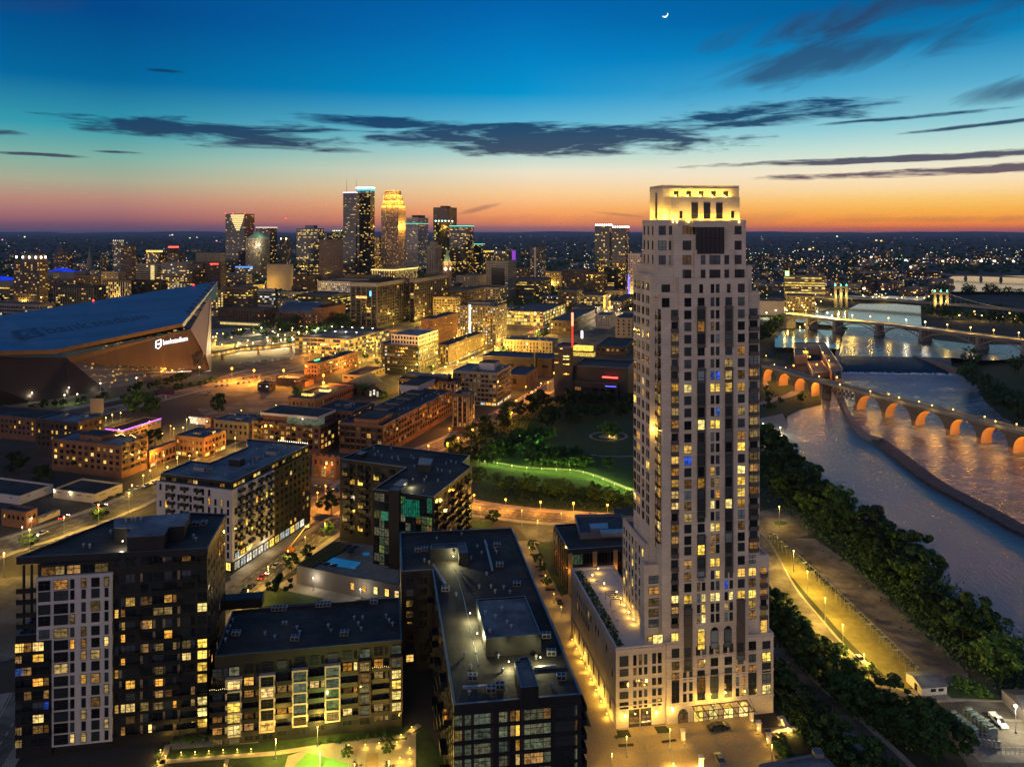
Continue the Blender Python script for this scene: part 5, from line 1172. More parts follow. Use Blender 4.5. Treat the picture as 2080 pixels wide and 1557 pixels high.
def longbrick():
 fp, z1=corner(778, 865, 928, 689, 918, 'B'); b=Bld('long_brick_block', 'long red brick apartment block with a big dark roof beside the orange street', 'building', (fp[0]+fp[2])/2, None, 99); fl, fr, br, bl=fp
 b.slab(fp, 0, z1, brick, roof_d, .7, coping, .4)
 b.facade(fl, fr, 2.5, z1-1, 3.1, 3.6, .7, .62, .22, 'owo', 'ddn', 'f', piers=(brick_d, .5, .2)); b.facade(fr, br, 2.5, z1-1, 3.1, 3.8, .6, .58, .2, 'ooww', 'ddn', 'f', piers=(brick_o, .5, .25))
 penthouse(b, fp, z1, .3, .85, .02, .2, 2.6, brick_o); 
 for v in (.35, .5, .65, .8): penthouse(b, fp, z1, .1, .45, v, v+.09, .9, greyc)
 q=penthouse(b, fp, z1, -.25, .25, .9, 1.2, 3.6, white_wall)
 d=(br-fr).normalized(); L=(br-fr).length
 for j in range(6):
  for i in range(7):
   if b.rng.random()<.55: slabrail(b, fr, d, 2+i*L/7, 5+i*L/7, 4+j*3.1, 1.2)
 for k in range(14): p=fl.lerp(fr, b.rng.uniform(.5, .9)).lerp(bl.lerp(br, .7), b.rng.uniform(.2, 1.2)); parts_on(b, 'roof_vent', VENT, [(p.x, p.y, z1-.7)])
 b.done()
longbrick()
def gothic(b, fp, z1):
 m=MB().mat(brick_o); A, B_=fp[0], fp[1]; d=(B_-A).normalized(); L=(B_-A).length
 for i in range(4): a=L*(i+.5)/4; m.face([A+d*(a-1.6)+Vector((0, -.05, z1)), A+d*(a+1.6)+Vector((0, -.05, z1)), A+d*a+Vector((0, -.05, z1+1.6))])
 b.part('gable', m)
 for i in range(3):
  a=L*(i+.5)/3; mm=MB().mat(wk['o']); o=A+d*a+Vector((d.y, -d.x, 0))*.12; mm.face([o+d*(1.3*math.cos(t))+Vector((0, 0, 4.2+1.3*math.sin(t))) for t in [math.pi*k/8 for k in range(9)]]); mm.face([o+d*-1.3+Vector((0, 0, .5)), o+d*1.3+Vector((0, 0, .5)), o+d*1.3+Vector((0, 0, 4.2)), o+d*-1.3+Vector((0, 0, 4.2))]); b.part('arched_opening', mm)
 glint(b.root, A+d*L*.55+Vector((.6, -2.2, 6)), CO, 900, .2, bulb_o, .3)
S('gothic_brick_house', 'ornate old brick building with arched openings glowing orange', 'building', 682, 929, 972, 634, 690, brick_o, fh=3.8, bay=3, wf=.4, hf=.6, lit=.15, style='f', cap=30, z0=6, extra=gothic)
S('white_workshop', 'long low white walled workshop with flat dark roof left of the street', 'building', 40, 1007, 1025, -90, 108, white_wall, fh=4, bay=9, wf=.2, hf=.4, lit=.0, cap=8, depth=None, dark='n')
S('low_brick_workshop', 'long low workshop with cream street wall near parked cars', 'building', 193, 1003, 1022, 108, 249, cream_wall, fh=4, bay=7, wf=.5, hf=.4, lit=.05, cap=10, dark='n')
S('old_brick_corner', 'small two storey old brick corner house on the wide street', 'house', 53, 1040, 1074, 3, 76, brick_o, fh=3.6, bay=2.6, wf=.4, hf=.5, lit=.1, style='f', cap=20)
S('cream_shop_annex', 'low cream shop annex right of the small old brick corner house', 'building', 78, 1052, 1063, 70, 122, cream_wall, fh=3, bay=4, wf=.5, hf=.5, lit=.1, cap=10)
S('low_flat_warehouse', 'flat roofed warehouse by the lawn below the stadium, topped with lit skylights', 'building', 640, 811, 838, 584, 718, brick, roof=roof_d, fh=3.6, bay=3, wf=.5, hf=.55, lit=.12, cap=50, kinds='o', extra=skylights)
S('purple_roof_hall', 'low hall with pale roof edged by a faint red line near orange lamps', 'building', 605, 769, 783, 561, 630, brick_d, roof=roof_b, fh=3.6, bay=4, lit=.05, cap=20)
S('brick_hut', 'small brick hut with three white wall lamps on the orange lot', 'building', 547, 779, 795, 523, 560, brick_d, fh=3, bay=4, lit=.35, kinds='c', cap=10)
S('orange_annex', 'low brick annex with orange lit wall right of the pale roofed hall', 'building', 620, 776, 786, 600, 637, brick_o, fh=3, bay=4, lit=.0, cap=4)
S('green_lit_warehouse', 'long brick building with green lit rooftop sign behind the orange lamps', 'building', 645, 738, 774, 618, 727, brick, fh=3.5, bay=3.2, wf=.5, hf=.5, lit=.2, cap=60, kinds='wo', extra=lambda b, fp, z1: (unitscatter(b, fp, z1-.8, 4), b.part('green_roof_sign', MB().mat(glow('green_sign', (.1, 1, .25), 5)).obox(fp[0].lerp(fp[1], .3), (fp[2]-fp[1]).normalized(), 10, 18, -.2, .2, z1, z1+.8))))
def gable(name, label, px0, px1, yt, yb, depth, wallm, roofm, litk='c'):
 A=P(px0, yb); s_, t_=GR['B']; L=along(A, s_, px1); B_=A+s_*L; h=zat(yt, A.y); b=Bld(name, label, 'building', (A+B_)/2+t_*depth/2, None, 10)
 b.wall.mat(wallm).prism([A, B_, B_+t_*depth, A+t_*depth], 0, h); r=h+L*.32; M_=(A+B_)/2
 b.wall.face([A+Vector((0, 0, h)), B_+Vector((0, 0, h)), M_+Vector((0, 0, r))]); m=MB().mat(roofm)
 for X, sg in ((A, 1), (B_, -1)): m.face([X+Vector((0, 0, h)), M_+Vector((0, 0, r)), M_+t_*depth+Vector((0, 0, r)), X+t_*depth+Vector((0, 0, h))])
 b.part('pitched_roof', m)
 for i in range(3): b.w(A, (B_-A).normalized(), L*(.3+.2*i), h*.6+(1.2 if i==1 else 0), L*.11, h*.8, litk, 'f')
 b.done()
gable('gabled_hall', 'gabled hall with white lit stained windows beside the brick blocks', 742, 778, 793, 806, 38, brick_d, roof_d)
gable('gabled_hall', 'broad dark gabled roof left of the white lit stained windows', 690, 735, 786, 800, 34, brick_d, roof_m, 'n')
S('low_tan_building', 'long low tan building at the foot of the rounded glass apartment tower', 'building', 735, 762, 778, 695, 783, tan, fh=4, bay=6, lit=.05, cap=8)
def ramp_(name, label, xf, yt, yb, xl, xr, n, side='R', grid='B', kinds='yk'):
 fp, z1=corner(xf, yt, yb, xl, xr, grid, side); b=Bld(name, label, 'parking ramp', (fp[0]+fp[2])/2, None, 80)
 b.slab(fp, 0, z1, darkc, roof_m, 1.0, coping_d); fh=z1/n
 for A, B_ in ((fp[0], fp[1]), (fp[1], fp[2]) if side=='R' else (fp[3], fp[0])):
  d=(B_-A).normalized(); L=(B_-A).length; b.wall.mat(tan)
  for j in range(n+1): b.wall.obox(A, d, -.2, L+.2, -.35, .1, j*fh-.5, j*fh+.6)
  for i in range(int(L/9)+1): b.wall.obox(A, d, i*9-.3, i*9+.3, -.3, .1, 0, z1)
  for j in range(n): 
   for i in range(int(L/4.5)): b.w(A, d, 2.25+i*4.5, fh*(j+.5)+.1, 4.2, fh-1.3, b.rng.choice(kinds), '')
 unitscatter(b, fp, z1-1, 4); b.done(); return b, fp, z1
rp, rfp, rz=ramp_('parking_ramp', 'wide glowing parking ramp with pale roof deck behind the rounded apartment tower', 709, 690, 722, 600, 790, 4)
for k in range(10):
 p=rfp[0].lerp(rfp[1], .1+.2*(k % 5)).lerp(rfp[3].lerp(rfp[2], .1+.2*(k % 5)), .3+.4*(k // 5)); m=MB().mat(glow('deck_lamp', (1, .95, .6), 18)) if k==0 else MB().mat(MATS['deck_lamp']); m.mat(metal).tube((p.x, p.y, rz-1), (p.x, p.y, rz+4), .1); m.mat(MATS['deck_lamp']).box(p.x-.7, p.x+.7, p.y-.3, p.y+.3, rz+4, rz+4.2); rp.part('deck_lamp', m)
 if k % 3==0: l=bpy.data.objects.new('light', lightdata(CWH, 2500, .5)); sc.collection.objects.link(l); l.parent=rp.root; l.location=Vector((p.x, p.y, rz+3.6))-rp.rl
def roundtower():
 fp, z1=corner(850, 702, 764, 767, 890, 'B'); fp2, z2=corner(852, 682, 764, 794, 889, 'B')
 b=Bld('rounded_apartment_tower', 'dark apartment tower with white top storey behind the brick blocks', 'building', (fp[0]+fp[2])/2, None, 80); fl, fr, br, bl=fp
 d=(fr-fl).normalized(); t=(br-fr).normalized(); L=(fr-fl).length; R_=7; arc=[fl+d*R_+t*R_+(-d*math.sin(a)-t*math.cos(a))*R_ for a in [math.pi/2*k/6 for k in range(7)]][::-1]
 b.slab(arc+[fr, br, bl], 0, z1, darkc, roof_m, .8)
 pts=arc+[fr]
 for A, B_ in zip(pts, pts[1:]): b.facade(A, B_, 3, z1-1, 3.1, 2.6, .8, .5, .3, 'wwco', 'nnd', '', margin=.1)
 b.facade(fr, br, 3, z1-1, 3.1, 3.2, .5, .6, .35, 'wcyo', 'nnd', '', piers=(greyc, .3, .3)); 
 q=[fl.lerp(fr, u).lerp(bl.lerp(br, u), v) for u, v in ((.28, .1), (1, .0), (1, 1), (.28, 1))]; b.slab(q, z1-.9, z2, white_wall, roof_b, .8, coping); b.facade(q[0], q[1], z1+.3, z2-.6, 3.5, 3, .6, .6, .1, 'w', 'dn', ''); b.facade(q[1], q[2], z1+.3, z2-.6, 3.5, 3, .6, .6, .3, 'w', 'dn', '')
 b.done()
roundtower()
S('brick_lamp_block', 'plain orange brick block behind the white topped apartment tower', 'building', 880, 648, 700, 855, 931, brick_o, fh=3.6, bay=4, wf=.3, hf=.4, lit=.25, cap=50, kinds='oo', extra=U(2))
S('column_lit_block', 'low dark building whose street wall glows with vertical lit columns', 'building', 912, 701, 741, 888, 984, brick_d, roof=roof_d, fh=3.5, bay=2.6, wf=.5, hf=.6, lit=.35, cap=80, kinds='ywo', base=.9, piers=(tan, .5, .4), extra=U(3))
S('framed_apartment_block', 'tall apartment block with white frames and one bright lit stair strip', 'building', 1007, 622, 706, 929, 1029, brownc, fh=3.1, bay=3.0, wf=.5, hf=.6, lit=.45, cap=80, kinds='wwyc', piers=(greyc, .5, .4, 1.0), extra=lambda b, fp, z1: (b.part('lit_stair', MB().mat(wk['c']).obox(fp[0], (fp[1]-fp[0]).normalized(), (fp[1]-fp[0]).length*.30, (fp[1]-fp[0]).length*.36, -.5, 0, 4, z1+1)), unitscatter(b, fp, z1-.8, 5), penthouse(b, fp, z1, .2, .8, .2, .8, 3.2, greyc)))
S('brown_apartment_block', 'brown apartment block with dark lit top floor behind the long brick roof', 'building', 925, 776, 830, 808, 937, brick_d, roof=roof_b, fh=3.1, bay=3.2, wf=.55, hf=.6, lit=.3, style='f', cap=80, kinds='wwo', piers=(cream_wall, .3, .25), extra=lambda b, fp, z1: (penthouse(b, fp, z1, .1, .85, .15, .85, 3.2, blackc, roof_b), unitscatter(b, fp, z1+3.1, 3)))
S('brick_stair_tower', 'narrow upright brick apartment tower with three window columns at street corner', 'building', 950, 802, 878, 919, 964, brick_d, fh=3.1, bay=3.2, wf=.5, hf=.7, lit=.55, style='f', cap=60, kinds='wooo', piers=(cream_wall, .3, .2), extra=U(2))
S('grey_stepped_block', 'grey apartment block with pale roof box above a lit corner restaurant', 'building', 1010, 757, 826, 920, 1038, greyc, roof=roof_b, fh=3.1, bay=3.2, wf=.65, hf=.6, lit=.32, style='f', cap=99, kinds='wook', dark='ddn', base=.9, piers=(brownc, .3, .3), extra=lambda b, fp, z1: (penthouse(b, fp, z1, .45, .8, .4, .8, 4.4, white_wall), unitscatter(b, fp, z1-.8, 6)))
S('museum_wing', 'windowless dark wing with sloping grey roof beside the orange street', 'building', 1066, 762, 792, 1024, 1092, brick_d, roof=roof_m, fh=6, bay=12, lit=0, cap=4, wf=.2)
S('long_mill_museum', 'long dark low building with thin skylight line behind the grey stepped block', 'building', 1120, 729, 765, 980, 1130, brick_d, roof=roof_m, fh=8, bay=10, lit=.05, cap=10, wf=.5, hf=.2, depth=30)
S('cream_long_block', 'long cream building with many tall narrow windows behind the museum', 'building', 1122, 693, 724, 1022, 1135, tan, roof=roof_b, fh=3.4, bay=3.4, wf=.35, hf=.7, lit=.4, cap=80, kinds='owo', depth=26, extra=U(5))
def theatre():
 A=P(1126, 815); s_, t_=GR['B']; b=Bld('dark_theatre', 'dark navy theatre tower with glowing red mast sign and yellow lit box', 'theatre', A+t_*12+s_*10, None, 40)
 navy=pbr('navy_cladding', (.012, .012, .022), .4, .2, .3); L=along(A, s_, 1163); zt=zat(704, A.y); B_=A+s_*L; b.slab([A, B_, B_+t_*24, A+t_*24], 0, zt, navy, roof_d, .6, coping)
 C=B_+t_*6; L2=along(C, s_, 1276); D=C+s_*L2; z2=zat(742, C.y); b.slab([C, D, D+t_*34, C+t_*34], 0, z2, navy, roof_d, .6, coping)
 zg=zat(772, A.y); G1=B_+s_*.2+t_*1; b.slab([G1, G1+s_*L2*.82, G1+s_*L2*.82+t_*4.8, G1+t_*4.8], 0, zg, navy, roof_m, .4)
 m=MB().mat(wk['y'])
 o=B_+t_*3
 yw=along(o, s_, 1206); m.obox(o, s_, 0, yw, 0, 6, zat(722, A.y), zat(714, A.y)); m.obox(o, s_, 0, yw*.9, 0, 6, zat(711, A.y), zat(702, A.y)); m.mat(blackc).obox(o, s_, -.1, yw+.1, -.1, 6.1, zat(714, A.y), zat(711, A.y)); b.part('yellow_lit_box', m)
 for px, y, w in ((1168-28, 707, 2), (1150, 722, 5), (1150, 728, 5), (1150, 738, 5), (1150, 758, 5), (1130, 718, 3), (1130, 736, 3)): b.w(A, s_, along(A, s_, px), zat(y, A.y), w, .7, 'y', '')
 b.facade(G1, G1+s_*L2*.82, 1, zg-2, 5, 7, .7, .35, .35, 'yo', 'n', '')
 sg=A+s_*L*.86+t_*8; m=MB().mat(glow('red_mast', (1, .12, .05), 7)).obox(sg, s_, -.7, .7, -.5, .5, zat(663, A.y), zat(636, A.y)); m.mat(glow('red_mast_low', (.9, .05, .03), 1.4)).obox(sg, s_, -.6, .6, -.4, .4, zt-.5, zat(663, A.y)); b.part('mast_sign', m)
 sg2=B_+s_*5+t_*10; m=MB().mat(glow('white_mast', (1, .8, 1), 6)).obox(sg2, s_, -.6, .6, -.5, .5, zat(688, A.y) , zat(673, A.y)); m.mat(blackc).obox(sg2, s_, -.2, .2, -.2, .2, z2-1, zat(688, A.y)); b.part('white_sign', m)
 m=MB().mat(redl).obox(G1+s_*L2*.55, s_, 0, L2*.28, -1, -.7, zat(761, A.y), zat(758.5, A.y)); b.part('red_light_bar', m)
 m=MB().mat(glow('blue_light_bar', (.1, .1, 1), 4)).obox(G1+s_*L2*.6, s_, 0, L2*.2, -1, -.7, zat(778, A.y), zat(777, A.y)); b.part('blue_light_bar', m)
 l=bpy.data.objects.new('light', lightdata((1, .15, .1), 2500, 2)); sc.collection.objects.link(l); l.parent=b.root; l.location=sg+Vector((0, -2, zt+6))-b.rl
 b.done()
theatre()
S('depot_shed', 'long dark roofed rail depot shed behind the red mast sign', 'building', 1160, 652, 680, 1116, 1209, brick_d, roof=roof_m, fh=5, bay=5, lit=.1, cap=20, kinds='o')
S('white_mill_house', 'small cream mill house with punched windows right of the depot shed', 'building', 1240, 640, 668, 1209, 1250, cream_wall, roof=roof_m, fh=3.2, bay=3, wf=.3, hf=.4, lit=.1, cap=30)
S('pink_blank_building', 'blank pinkish building just left of the tallest tower', 'building', 1284, 646, 688, 1250, 1300, beige, fh=4, bay=6, lit=.08, cap=10, wf=.3)
S('low_mill_row', 'low dark mill row with lit attic windows left of the tallest tower', 'building', 1270, 705, 722, 1210, 1290, brick_d, fh=4, bay=5, lit=.4, cap=20, kinds='wo')
S('small_lit_row', 'low roofs scattered with warm lamps beside the tallest tower', 'building', 1262, 612, 632, 1240, 1290, brick_d, fh=4, bay=4, lit=.5, cap=20)
# ---------------------------------------------------------------- downtown skyline
def T(name, label, x0, x1, yt, yb, xc=None, wall=brownc, mode='grid', lit=.3, kinds='wwyo', fh=4.0, bay=4.5, wf=.7, hf=.5, extra=None, cat='skyscraper', depth=None, cap=0, roof=None, sidelit=None, piers=None, dark='ddn', ztop=3):
 xc=x1-(x1-x0)*.28 if xc is None else xc
 lit=lit*.62 if lit<.8 else lit
 return simple(name, label, cat, xc, yt, yb, x0, x1, wall, roof or roof_d, 'B', 'R', fh, bay, wf, hf, lit, kinds, '', cap, depth, piers, 1.0, 4, ztop, coping_d, None, None, mode, extra, dark, sidelit)
def crownbar(mat, h, drop=0, out=.6, n='light_band'):
 def f(b, fp, z1):
  m=MB().mat(mat)
  for A, B_ in ((fp[0], fp[1]), (fp[1], fp[2])):
   d=(B_-A).normalized(); m.obox(A, d, 0, (B_-A).length, -out, -.1, z1-drop-h, z1-drop)
  b.part(n, m)
 return f
def toplights(mat, n=9, r=1.3):
 def f(b, fp, z1):
  m=MB().mat(mat)
  for A, B_, k in ((fp[0], fp[1], n), (fp[1], fp[2], n // 2)):
   for i in range(k): q=A.lerp(B_, (i+.5)/k); m.box(q.x-r, q.x+r, q.y-r-.8, q.y-.8, z1-2.5, z1+.8)
  b.part('crown_light', m)
 return f
def pent(u0, u1, v0, v1, h, mat, mast=0, more=None):
 def f(b, fp, z1):
  penthouse(b, fp, z1, u0, u1, v0, v1, h, mat)
  if mast:
   c=fp[0].lerp(fp[1], (u0+u1)/2).lerp(fp[3].lerp(fp[2], (u0+u1)/2), .5); m=MB().mat(metal).tube((c.x, c.y, z1), (c.x, c.y, z1+h+mast), .7, .3); m.mat(redl).box(c.x-.8, c.x+.8, c.y-.8, c.y+.8, z1+h+mast, z1+h+mast+1.6); b.part('mast', m)
  if more: more(b, fp, z1)
 return f
gridw=dict(wf=.55, hf=.5)
def capella(b, fp, z1):
 A, B_=fp[0], fp[1]; d=(B_-A).normalized(); L=(B_-A).length; m=MB().mat(glow('reflected_gold', (1, .74, .3), 1.3))  # emissive panes paint a bright reflection in the glass
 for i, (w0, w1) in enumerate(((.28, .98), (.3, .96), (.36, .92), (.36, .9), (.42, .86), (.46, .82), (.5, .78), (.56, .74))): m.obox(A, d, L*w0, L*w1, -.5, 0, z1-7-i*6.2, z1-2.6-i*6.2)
 b.part('painted_reflection_panes', m)
 p=A.lerp(B_, .4); m=MB().mat(metal).tube((p.x, p.y+10, z1), (p.x, p.y+10, z1+12), .5); m.mat(redl)
 for q in (A, B_, p): m.box(q.x-.8, q.x+.8, q.y+.5, q.y+2, z1, z1+1.6)
 b.part('mast', m)
T('glass_skyscraper', 'dark glass skyscraper with a bright reflection painted as an upside down stepped pyramid', 458, 517, 434, 556, 497, bluegl, 'ribbon', .22, 'wwo', extra=capella, bay=5, sidelit=.12)
def pyramid(col, h, lightup=None):
 def f(b, fp, z1):
  e=inset(fp, 1.5); c=(fp[0]+fp[2])/2; m=MB().mat(col)
  for i in range(4): m.face([(e[i][0], e[i][1], z1), (e[(i+1) % 4][0], e[(i+1) % 4][1], z1), (c.x, c.y, z1+h)])
  m.mat(stone).prism(inset(fp, 1.2), z1-1, z1+.3); b.part('pyramid_roof', m)
  if lightup:
   for q, w in ((fp[1]+Vector((8, -16, 0)), 60000), (fp[1]+Vector((-16, -10, 0)), 30000)): l=bpy.data.objects.new('light', lightdata((1, .95, .6), w, 1)); sc.collection.objects.link(l); l.parent=b.root; l.location=Vector((q.x, q.y, z1-20))-b.rl
   l=bpy.data.objects.new('light', lightdata((1, .95, .6), 26000, 1)); sc.collection.objects.link(l); l.parent=b.root; l.location=Vector((fp[1].x+10, fp[1].y-6, z1+16))-b.rl
 return f
copper=pbr('green_copper', (.16, .3, .2), .6, .15, .1)
T('pyramid_roof_tower', 'pale floodlit tower under a green pyramid roof', 499, 548, 484, 560, 528, beige, 'vert', .08, 'wy', wf=.45, bay=4, extra=pyramid(copper, 21, True))
T('dark_office_tower', 'dark tower just behind the green pyramid roof', 520, 563, 461, 550, 548, blackgl, 'ribbon', .28, 'wyo', extra=crownbar(stripw, .6, 1))
T('antenna_tower', 'slender stone tower with three bright lamps and a tall thin antenna', 569, 592, 484, 548, 582, beige, 'vert', .12, 'w', wf=.4, bay=3.5, extra=pent(.2, .8, .2, .8, 6, beige, 60, lambda b, fp, z1: b.part('crown_lamp', MB().mat(glow('crown_lamp', (1, .8, .4), 14)).box(fp[0].x+2, fp[0].x+5, fp[0].y-2, fp[0].y-.5, z1-3, z1).box(fp[1].x-3, fp[1].x+1, fp[1].y-2, fp[1].y-.5, z1-3, z1))))
T('banded_office_tower', 'broad dark tower with amber lit floors left of the wide brown slab', 602, 658, 464, 560, 646, bluegl, 'ribbon', .55, 'wyyo', extra=pent(.35, .75, .2, .8, 9, bluegl))
T('banded_office_wing', 'shorter lit wing joined right of the amber banded tower', 650, 676, 474, 556, 668, bluegl, 'ribbon', .45, 'wyo')
T('crown_lit_block', 'small tower with a crown of white and green lights behind the wide brown slab', 675, 700, 468, 545, 692, brownc, 'grid', .35, 'wy', extra=toplights(glow('greenish_crown', (.7, 1, .55), 3), 5, 1))
T('brown_slab_tower', 'wide plain dark brown slab with one thin lit stair strip', 648, 746, 487, 570, 706, brownc, 'grid', .06, 'oo', wf=.5, hf=.35, dark='nn', extra=lambda b, fp, z1: b.part('lit_stair', MB().mat(wk['w']).obox(fp[0], (fp[1]-fp[0]).normalized(), (fp[1]-fp[0]).length*.93, (fp[1]-fp[0]).length*.96, -.4, 0, 20, z1-12)))
def idsx(b, fp, z1):
 crownbar(glow('violet_crown', (.75, .45, 1), 3.5), 2.0, 0)(b, fp, z1)
 for u in (.2, .95): q=fp[0].lerp(fp[1], u); m=MB().mat(metal).tube((q.x, q.y+12, z1), (q.x, q.y+12, z1+34), .8, .3); b.part('mast', m)
T('tall_blue_tower', 'lower shoulder of the blue glass tower that carries two masts', 697, 726, 390, 572, 723, bluegl, 'ribbon', .2, 'wo', extra=idsx)
T('tall_blue_tower', 'tallest blue glass downtown tower with white and violet lit top', 723, 761, 380, 570, 752, bluegl, 'ribbon', .32, 'wwyo', extra=lambda b, fp, z1: (crownbar(glow('white_crown', (1, .8, 1), 8), 2.6, 0)(b, fp, z1), crownbar(glow('teal_crown', (.1, .7, .8), 1.2), 5, 4, .5, 'teal_band')(b, fp, z1)))
T('gold_gap_block', 'lower gold lit block between the blue tower and the gold crowned tower', 757, 777, 482, 560, 770, goldgl, 'grid', .6, 'yw')
def goldtower():
 g=pbr('rose_stone', (.36, .22, .16), .6, .12, .05); st=[(774, 824, 809, 418, 566), (777, 821, 808, 408, 565), (779, 818, 806, 396, 564), (781, 815, 804, 387, 563)]
 b=None; prev=None
 for i, (x0, x1, xc, yt, yb) in enumerate(st):
  fp, z1=corner(xc, yt, yb, x0, x1, 'B')
  if b is None: b=Bld('gold_crown_tower', 'stepped stone tower with brilliantly gold lit crown', 'skyscraper', (fp[0]+fp[2])/2, None, 0); prev=0
  b.slab(fp, max(0, prev-2), z1, g, roof_d, .8, stone_plain)
  for A, B_ in ((fp[0], fp[1]), (fp[1], fp[2])):
   b.facade(A, B_, prev+1 if i else 6, z1-1.5, 4.2, 3.6, .45, .6 if i==0 else .9, .4 if i==0 else .0, 'woo', 'ddn' if i==0 else 'n', '')
  if i<3:
   L=(fp[1]-fp[0]).length; d=(fp[1]-fp[0]).normalized(); t=(fp[2]-fp[1]).normalized(); L2=(fp[2]-fp[1]).length
   for u in (.15, .5, .85): l=bpy.data.objects.new('light', lightdata((1, .6, .07), 30000, .6)); sc.collection.objects.link(l); l.parent=b.root; l.location=fp[0]+d*L*u-t*3+Vector((0, 0, z1+3))-b.rl
   for u in (.2, .7): l=bpy.data.objects.new('light', lightdata((1, .6, .07), 36000, .6)); sc.collection.objects.link(l); l.parent=b.root; l.location=fp[1]+t*L2*u+d*4+Vector((0, 0, z1+2))-b.rl
   if i==0:
    for u in (.2, .7): l=bpy.data.objects.new('light', lightdata((1, .6, .07), 60000, .6)); sc.collection.objects.link(l); l.parent=b.root; l.location=fp[1]+t*L2*u+d*9+Vector((0, 0, z1-55))-b.rl
  prev=z1
 b.done()
goldtower()
T('white_gridded_tower', 'white gridded tower with dark cap right of the gold crowned tower', 825, 870, 442, 553, 849, pbr('pale_grid', (.5, .45, .42), .8, .1, .05), 'ribbon', .18, 'wyo', hf=.5, extra=pent(.3, .9, .2, .8, 8, brownc, 6, crownbar(cyan, .8, 18)))
T('flat_brown_tower', 'flat topped brown tower with small roof box', 880, 928, 421, 556, 912, brownc, 'vert', .06, 'o', wf=.5, bay=5, extra=pent(.35, .7, .2, .8, 5, brownc))
T('green_topped_tower', 'dark tower with white green light bars on top, before the flat brown one', 882, 922, 448, 560, 908, blackgl, 'vert', .22, 'ywg', bay=5, extra=toplights(glow('green_white', (.6, 1, .8), 4), 4, 2.2))
T('teal_banded_tower', 'dark glass tower crowned by a teal light line', 913, 962, 457, 563, 950, blackgl, 'ribbon', .5, 'wyo', extra=crownbar(cyan, 1.4, 2))
T('teal_line_block', 'shorter tower with a teal line, right of the teal crowned tower', 961, 982, 495, 558, 976, blackgl, 'ribbon', .4, 'wy', extra=crownbar(cyan, 1.2, .5))
T('amber_top_tower', 'tower with an amber glowing top floor', 982, 1003, 509, 560, 997, beige, 'vert', .35, 'wy', extra=crownbar(wk['y'], 4, 0))
T('violet_edge_tower', 'broad block with lit top row and a violet right edge', 1003, 1047, 509, 566, 1040, bluegl, 'vert', .4, 'yw', extra=lambda b, fp, z1: b.part('violet_strip', MB().mat(glow('violet_edge', (.3, .06, .6), 1)).obox(fp[1], (fp[2]-fp[1]).normalized(), 0, (fp[2]-fp[1]).length, -.4, 0, z1-70, z1)))
T('round_white_block', 'pale rounded office block above the gold lit terrace', 765, 811, 509, 560, 797, pbr('pale_rib', (.42, .36, .3), .8, .1, .05), 'ribbon', .3, 'wy')
T('gold_lit_terrace', 'low block whose attic glows with gold arcade lights', 754, 849, 547, 586, 803, beige, 'vert', .9, 'yw', wf=.35, bay=6, ztop=1, extra=crownbar(glow('gold_cornice', (1, .7, .2), 2.4), 2.2, .5))
T('stepped_stone_tower', 'stepped brown stone tower left of the clock tower', 866, 897, 499, 586, 884, beige, 'vert', .07, 'o', wf=.4, extra=pent(.25, .75, .2, .8, 9, beige))
def clocktower():
 xc=911; fp, z1=corner(xc, 532, 600, 899, 918, 'B'); red=pbr('rose_granite', (.3, .16, .11), .8, .15, .1); b=Bld('clock_tower', 'red stone clock tower with green pointed roof and two lit clock faces', 'clock tower', (fp[0]+fp[2])/2, None, 0)
 b.wall.mat(red).prism(fp, 0, z1); pyramid(copper, zat(505, fp[1].y)-z1)(b, fp, z1)
 Y=fp[1].y; zc=zat(546, Y)
 for A, B_ in ((fp[0], fp[1]), (fp[1], fp[2])):
  d=(B_-A).normalized(); n=Vector((d.y, -d.x, 0)); c=(A+B_)/2+n*.3; c.z=zc; r=3.6; m=MB().mat(MATS.get('clock_face') or glow('clock_face', (1, .85, .5), 3)).face([c+d*r*math.cos(a)+Vector((0, 0, r*math.sin(a))) for a in [2*math.pi*k/20 for k in range(20)]])
  m.mat(blackc); c2=c+n*.15
  for ang, l, w in ((1.1, 2.9, .16), (2.4, 2.0, .22)): u=d*math.cos(ang)+Vector((0, 0, math.sin(ang))); v=d*-math.sin(ang)+Vector((0, 0, math.cos(ang))); m.face([c2-v*w, c2+u*l-v*w, c2+u*l+v*w, c2+v*w])
  b.part('clock_face', m); b.facade(A, B_, zc+6, z1-.5, 6, 2.6, .5, .9, 1, 'y', 'd', ''); b.facade(A, B_, 10, zc-6, 6, 4, .25, .5, .1, 'w', 'nd', '')
  l=bpy.data.objects.new('light', lightdata((1, .6, .2), 4000, .5)); sc.collection.objects.link(l); l.parent=b.root; l.location=c+n*5+Vector((0, 0, 14))-b.rl
 b.done()
clocktower()
T('courthouse_slab', 'grey slab office with dark recessed centre', 987, 1049, 530, 612, 1032, greyc, 'grid', .05, 'co', wf=.8, hf=.3, dark='n', extra=lambda b, fp, z1: b.part('recess', MB().mat(blackgl).obox(fp[0], (fp[1]-fp[0]).normalized(), (fp[1]-fp[0]).length*.25, (fp[1]-fp[0]).length*.85, -.4, 0, 30, z1-12)))
T('slender_condo_tower', 'slender dark condominium tower with one pale stripe standing apart', 1077, 1109, 502, 568, 1096, brownc, 'grid', .35, 'wwc', wf=.6, extra=lambda b, fp, z1: (penthouse(b, fp, z1, .2, .8, .2, .8, 3, darkc), b.part('pale_stripe', MB().mat(white_wall).obox(fp[0], (fp[1]-fp[0]).normalized(), (fp[1]-fp[0]).length*.42, (fp[1]-fp[0]).length*.62, -.5, 0, 0, z1))))
T('banded_low_office', 'low wide office with horizontal bands below the slender condominium', 1028, 1120, 569, 606, 1094, brownc, 'ribbon', .45, 'yo', hf=.35, cat='building')
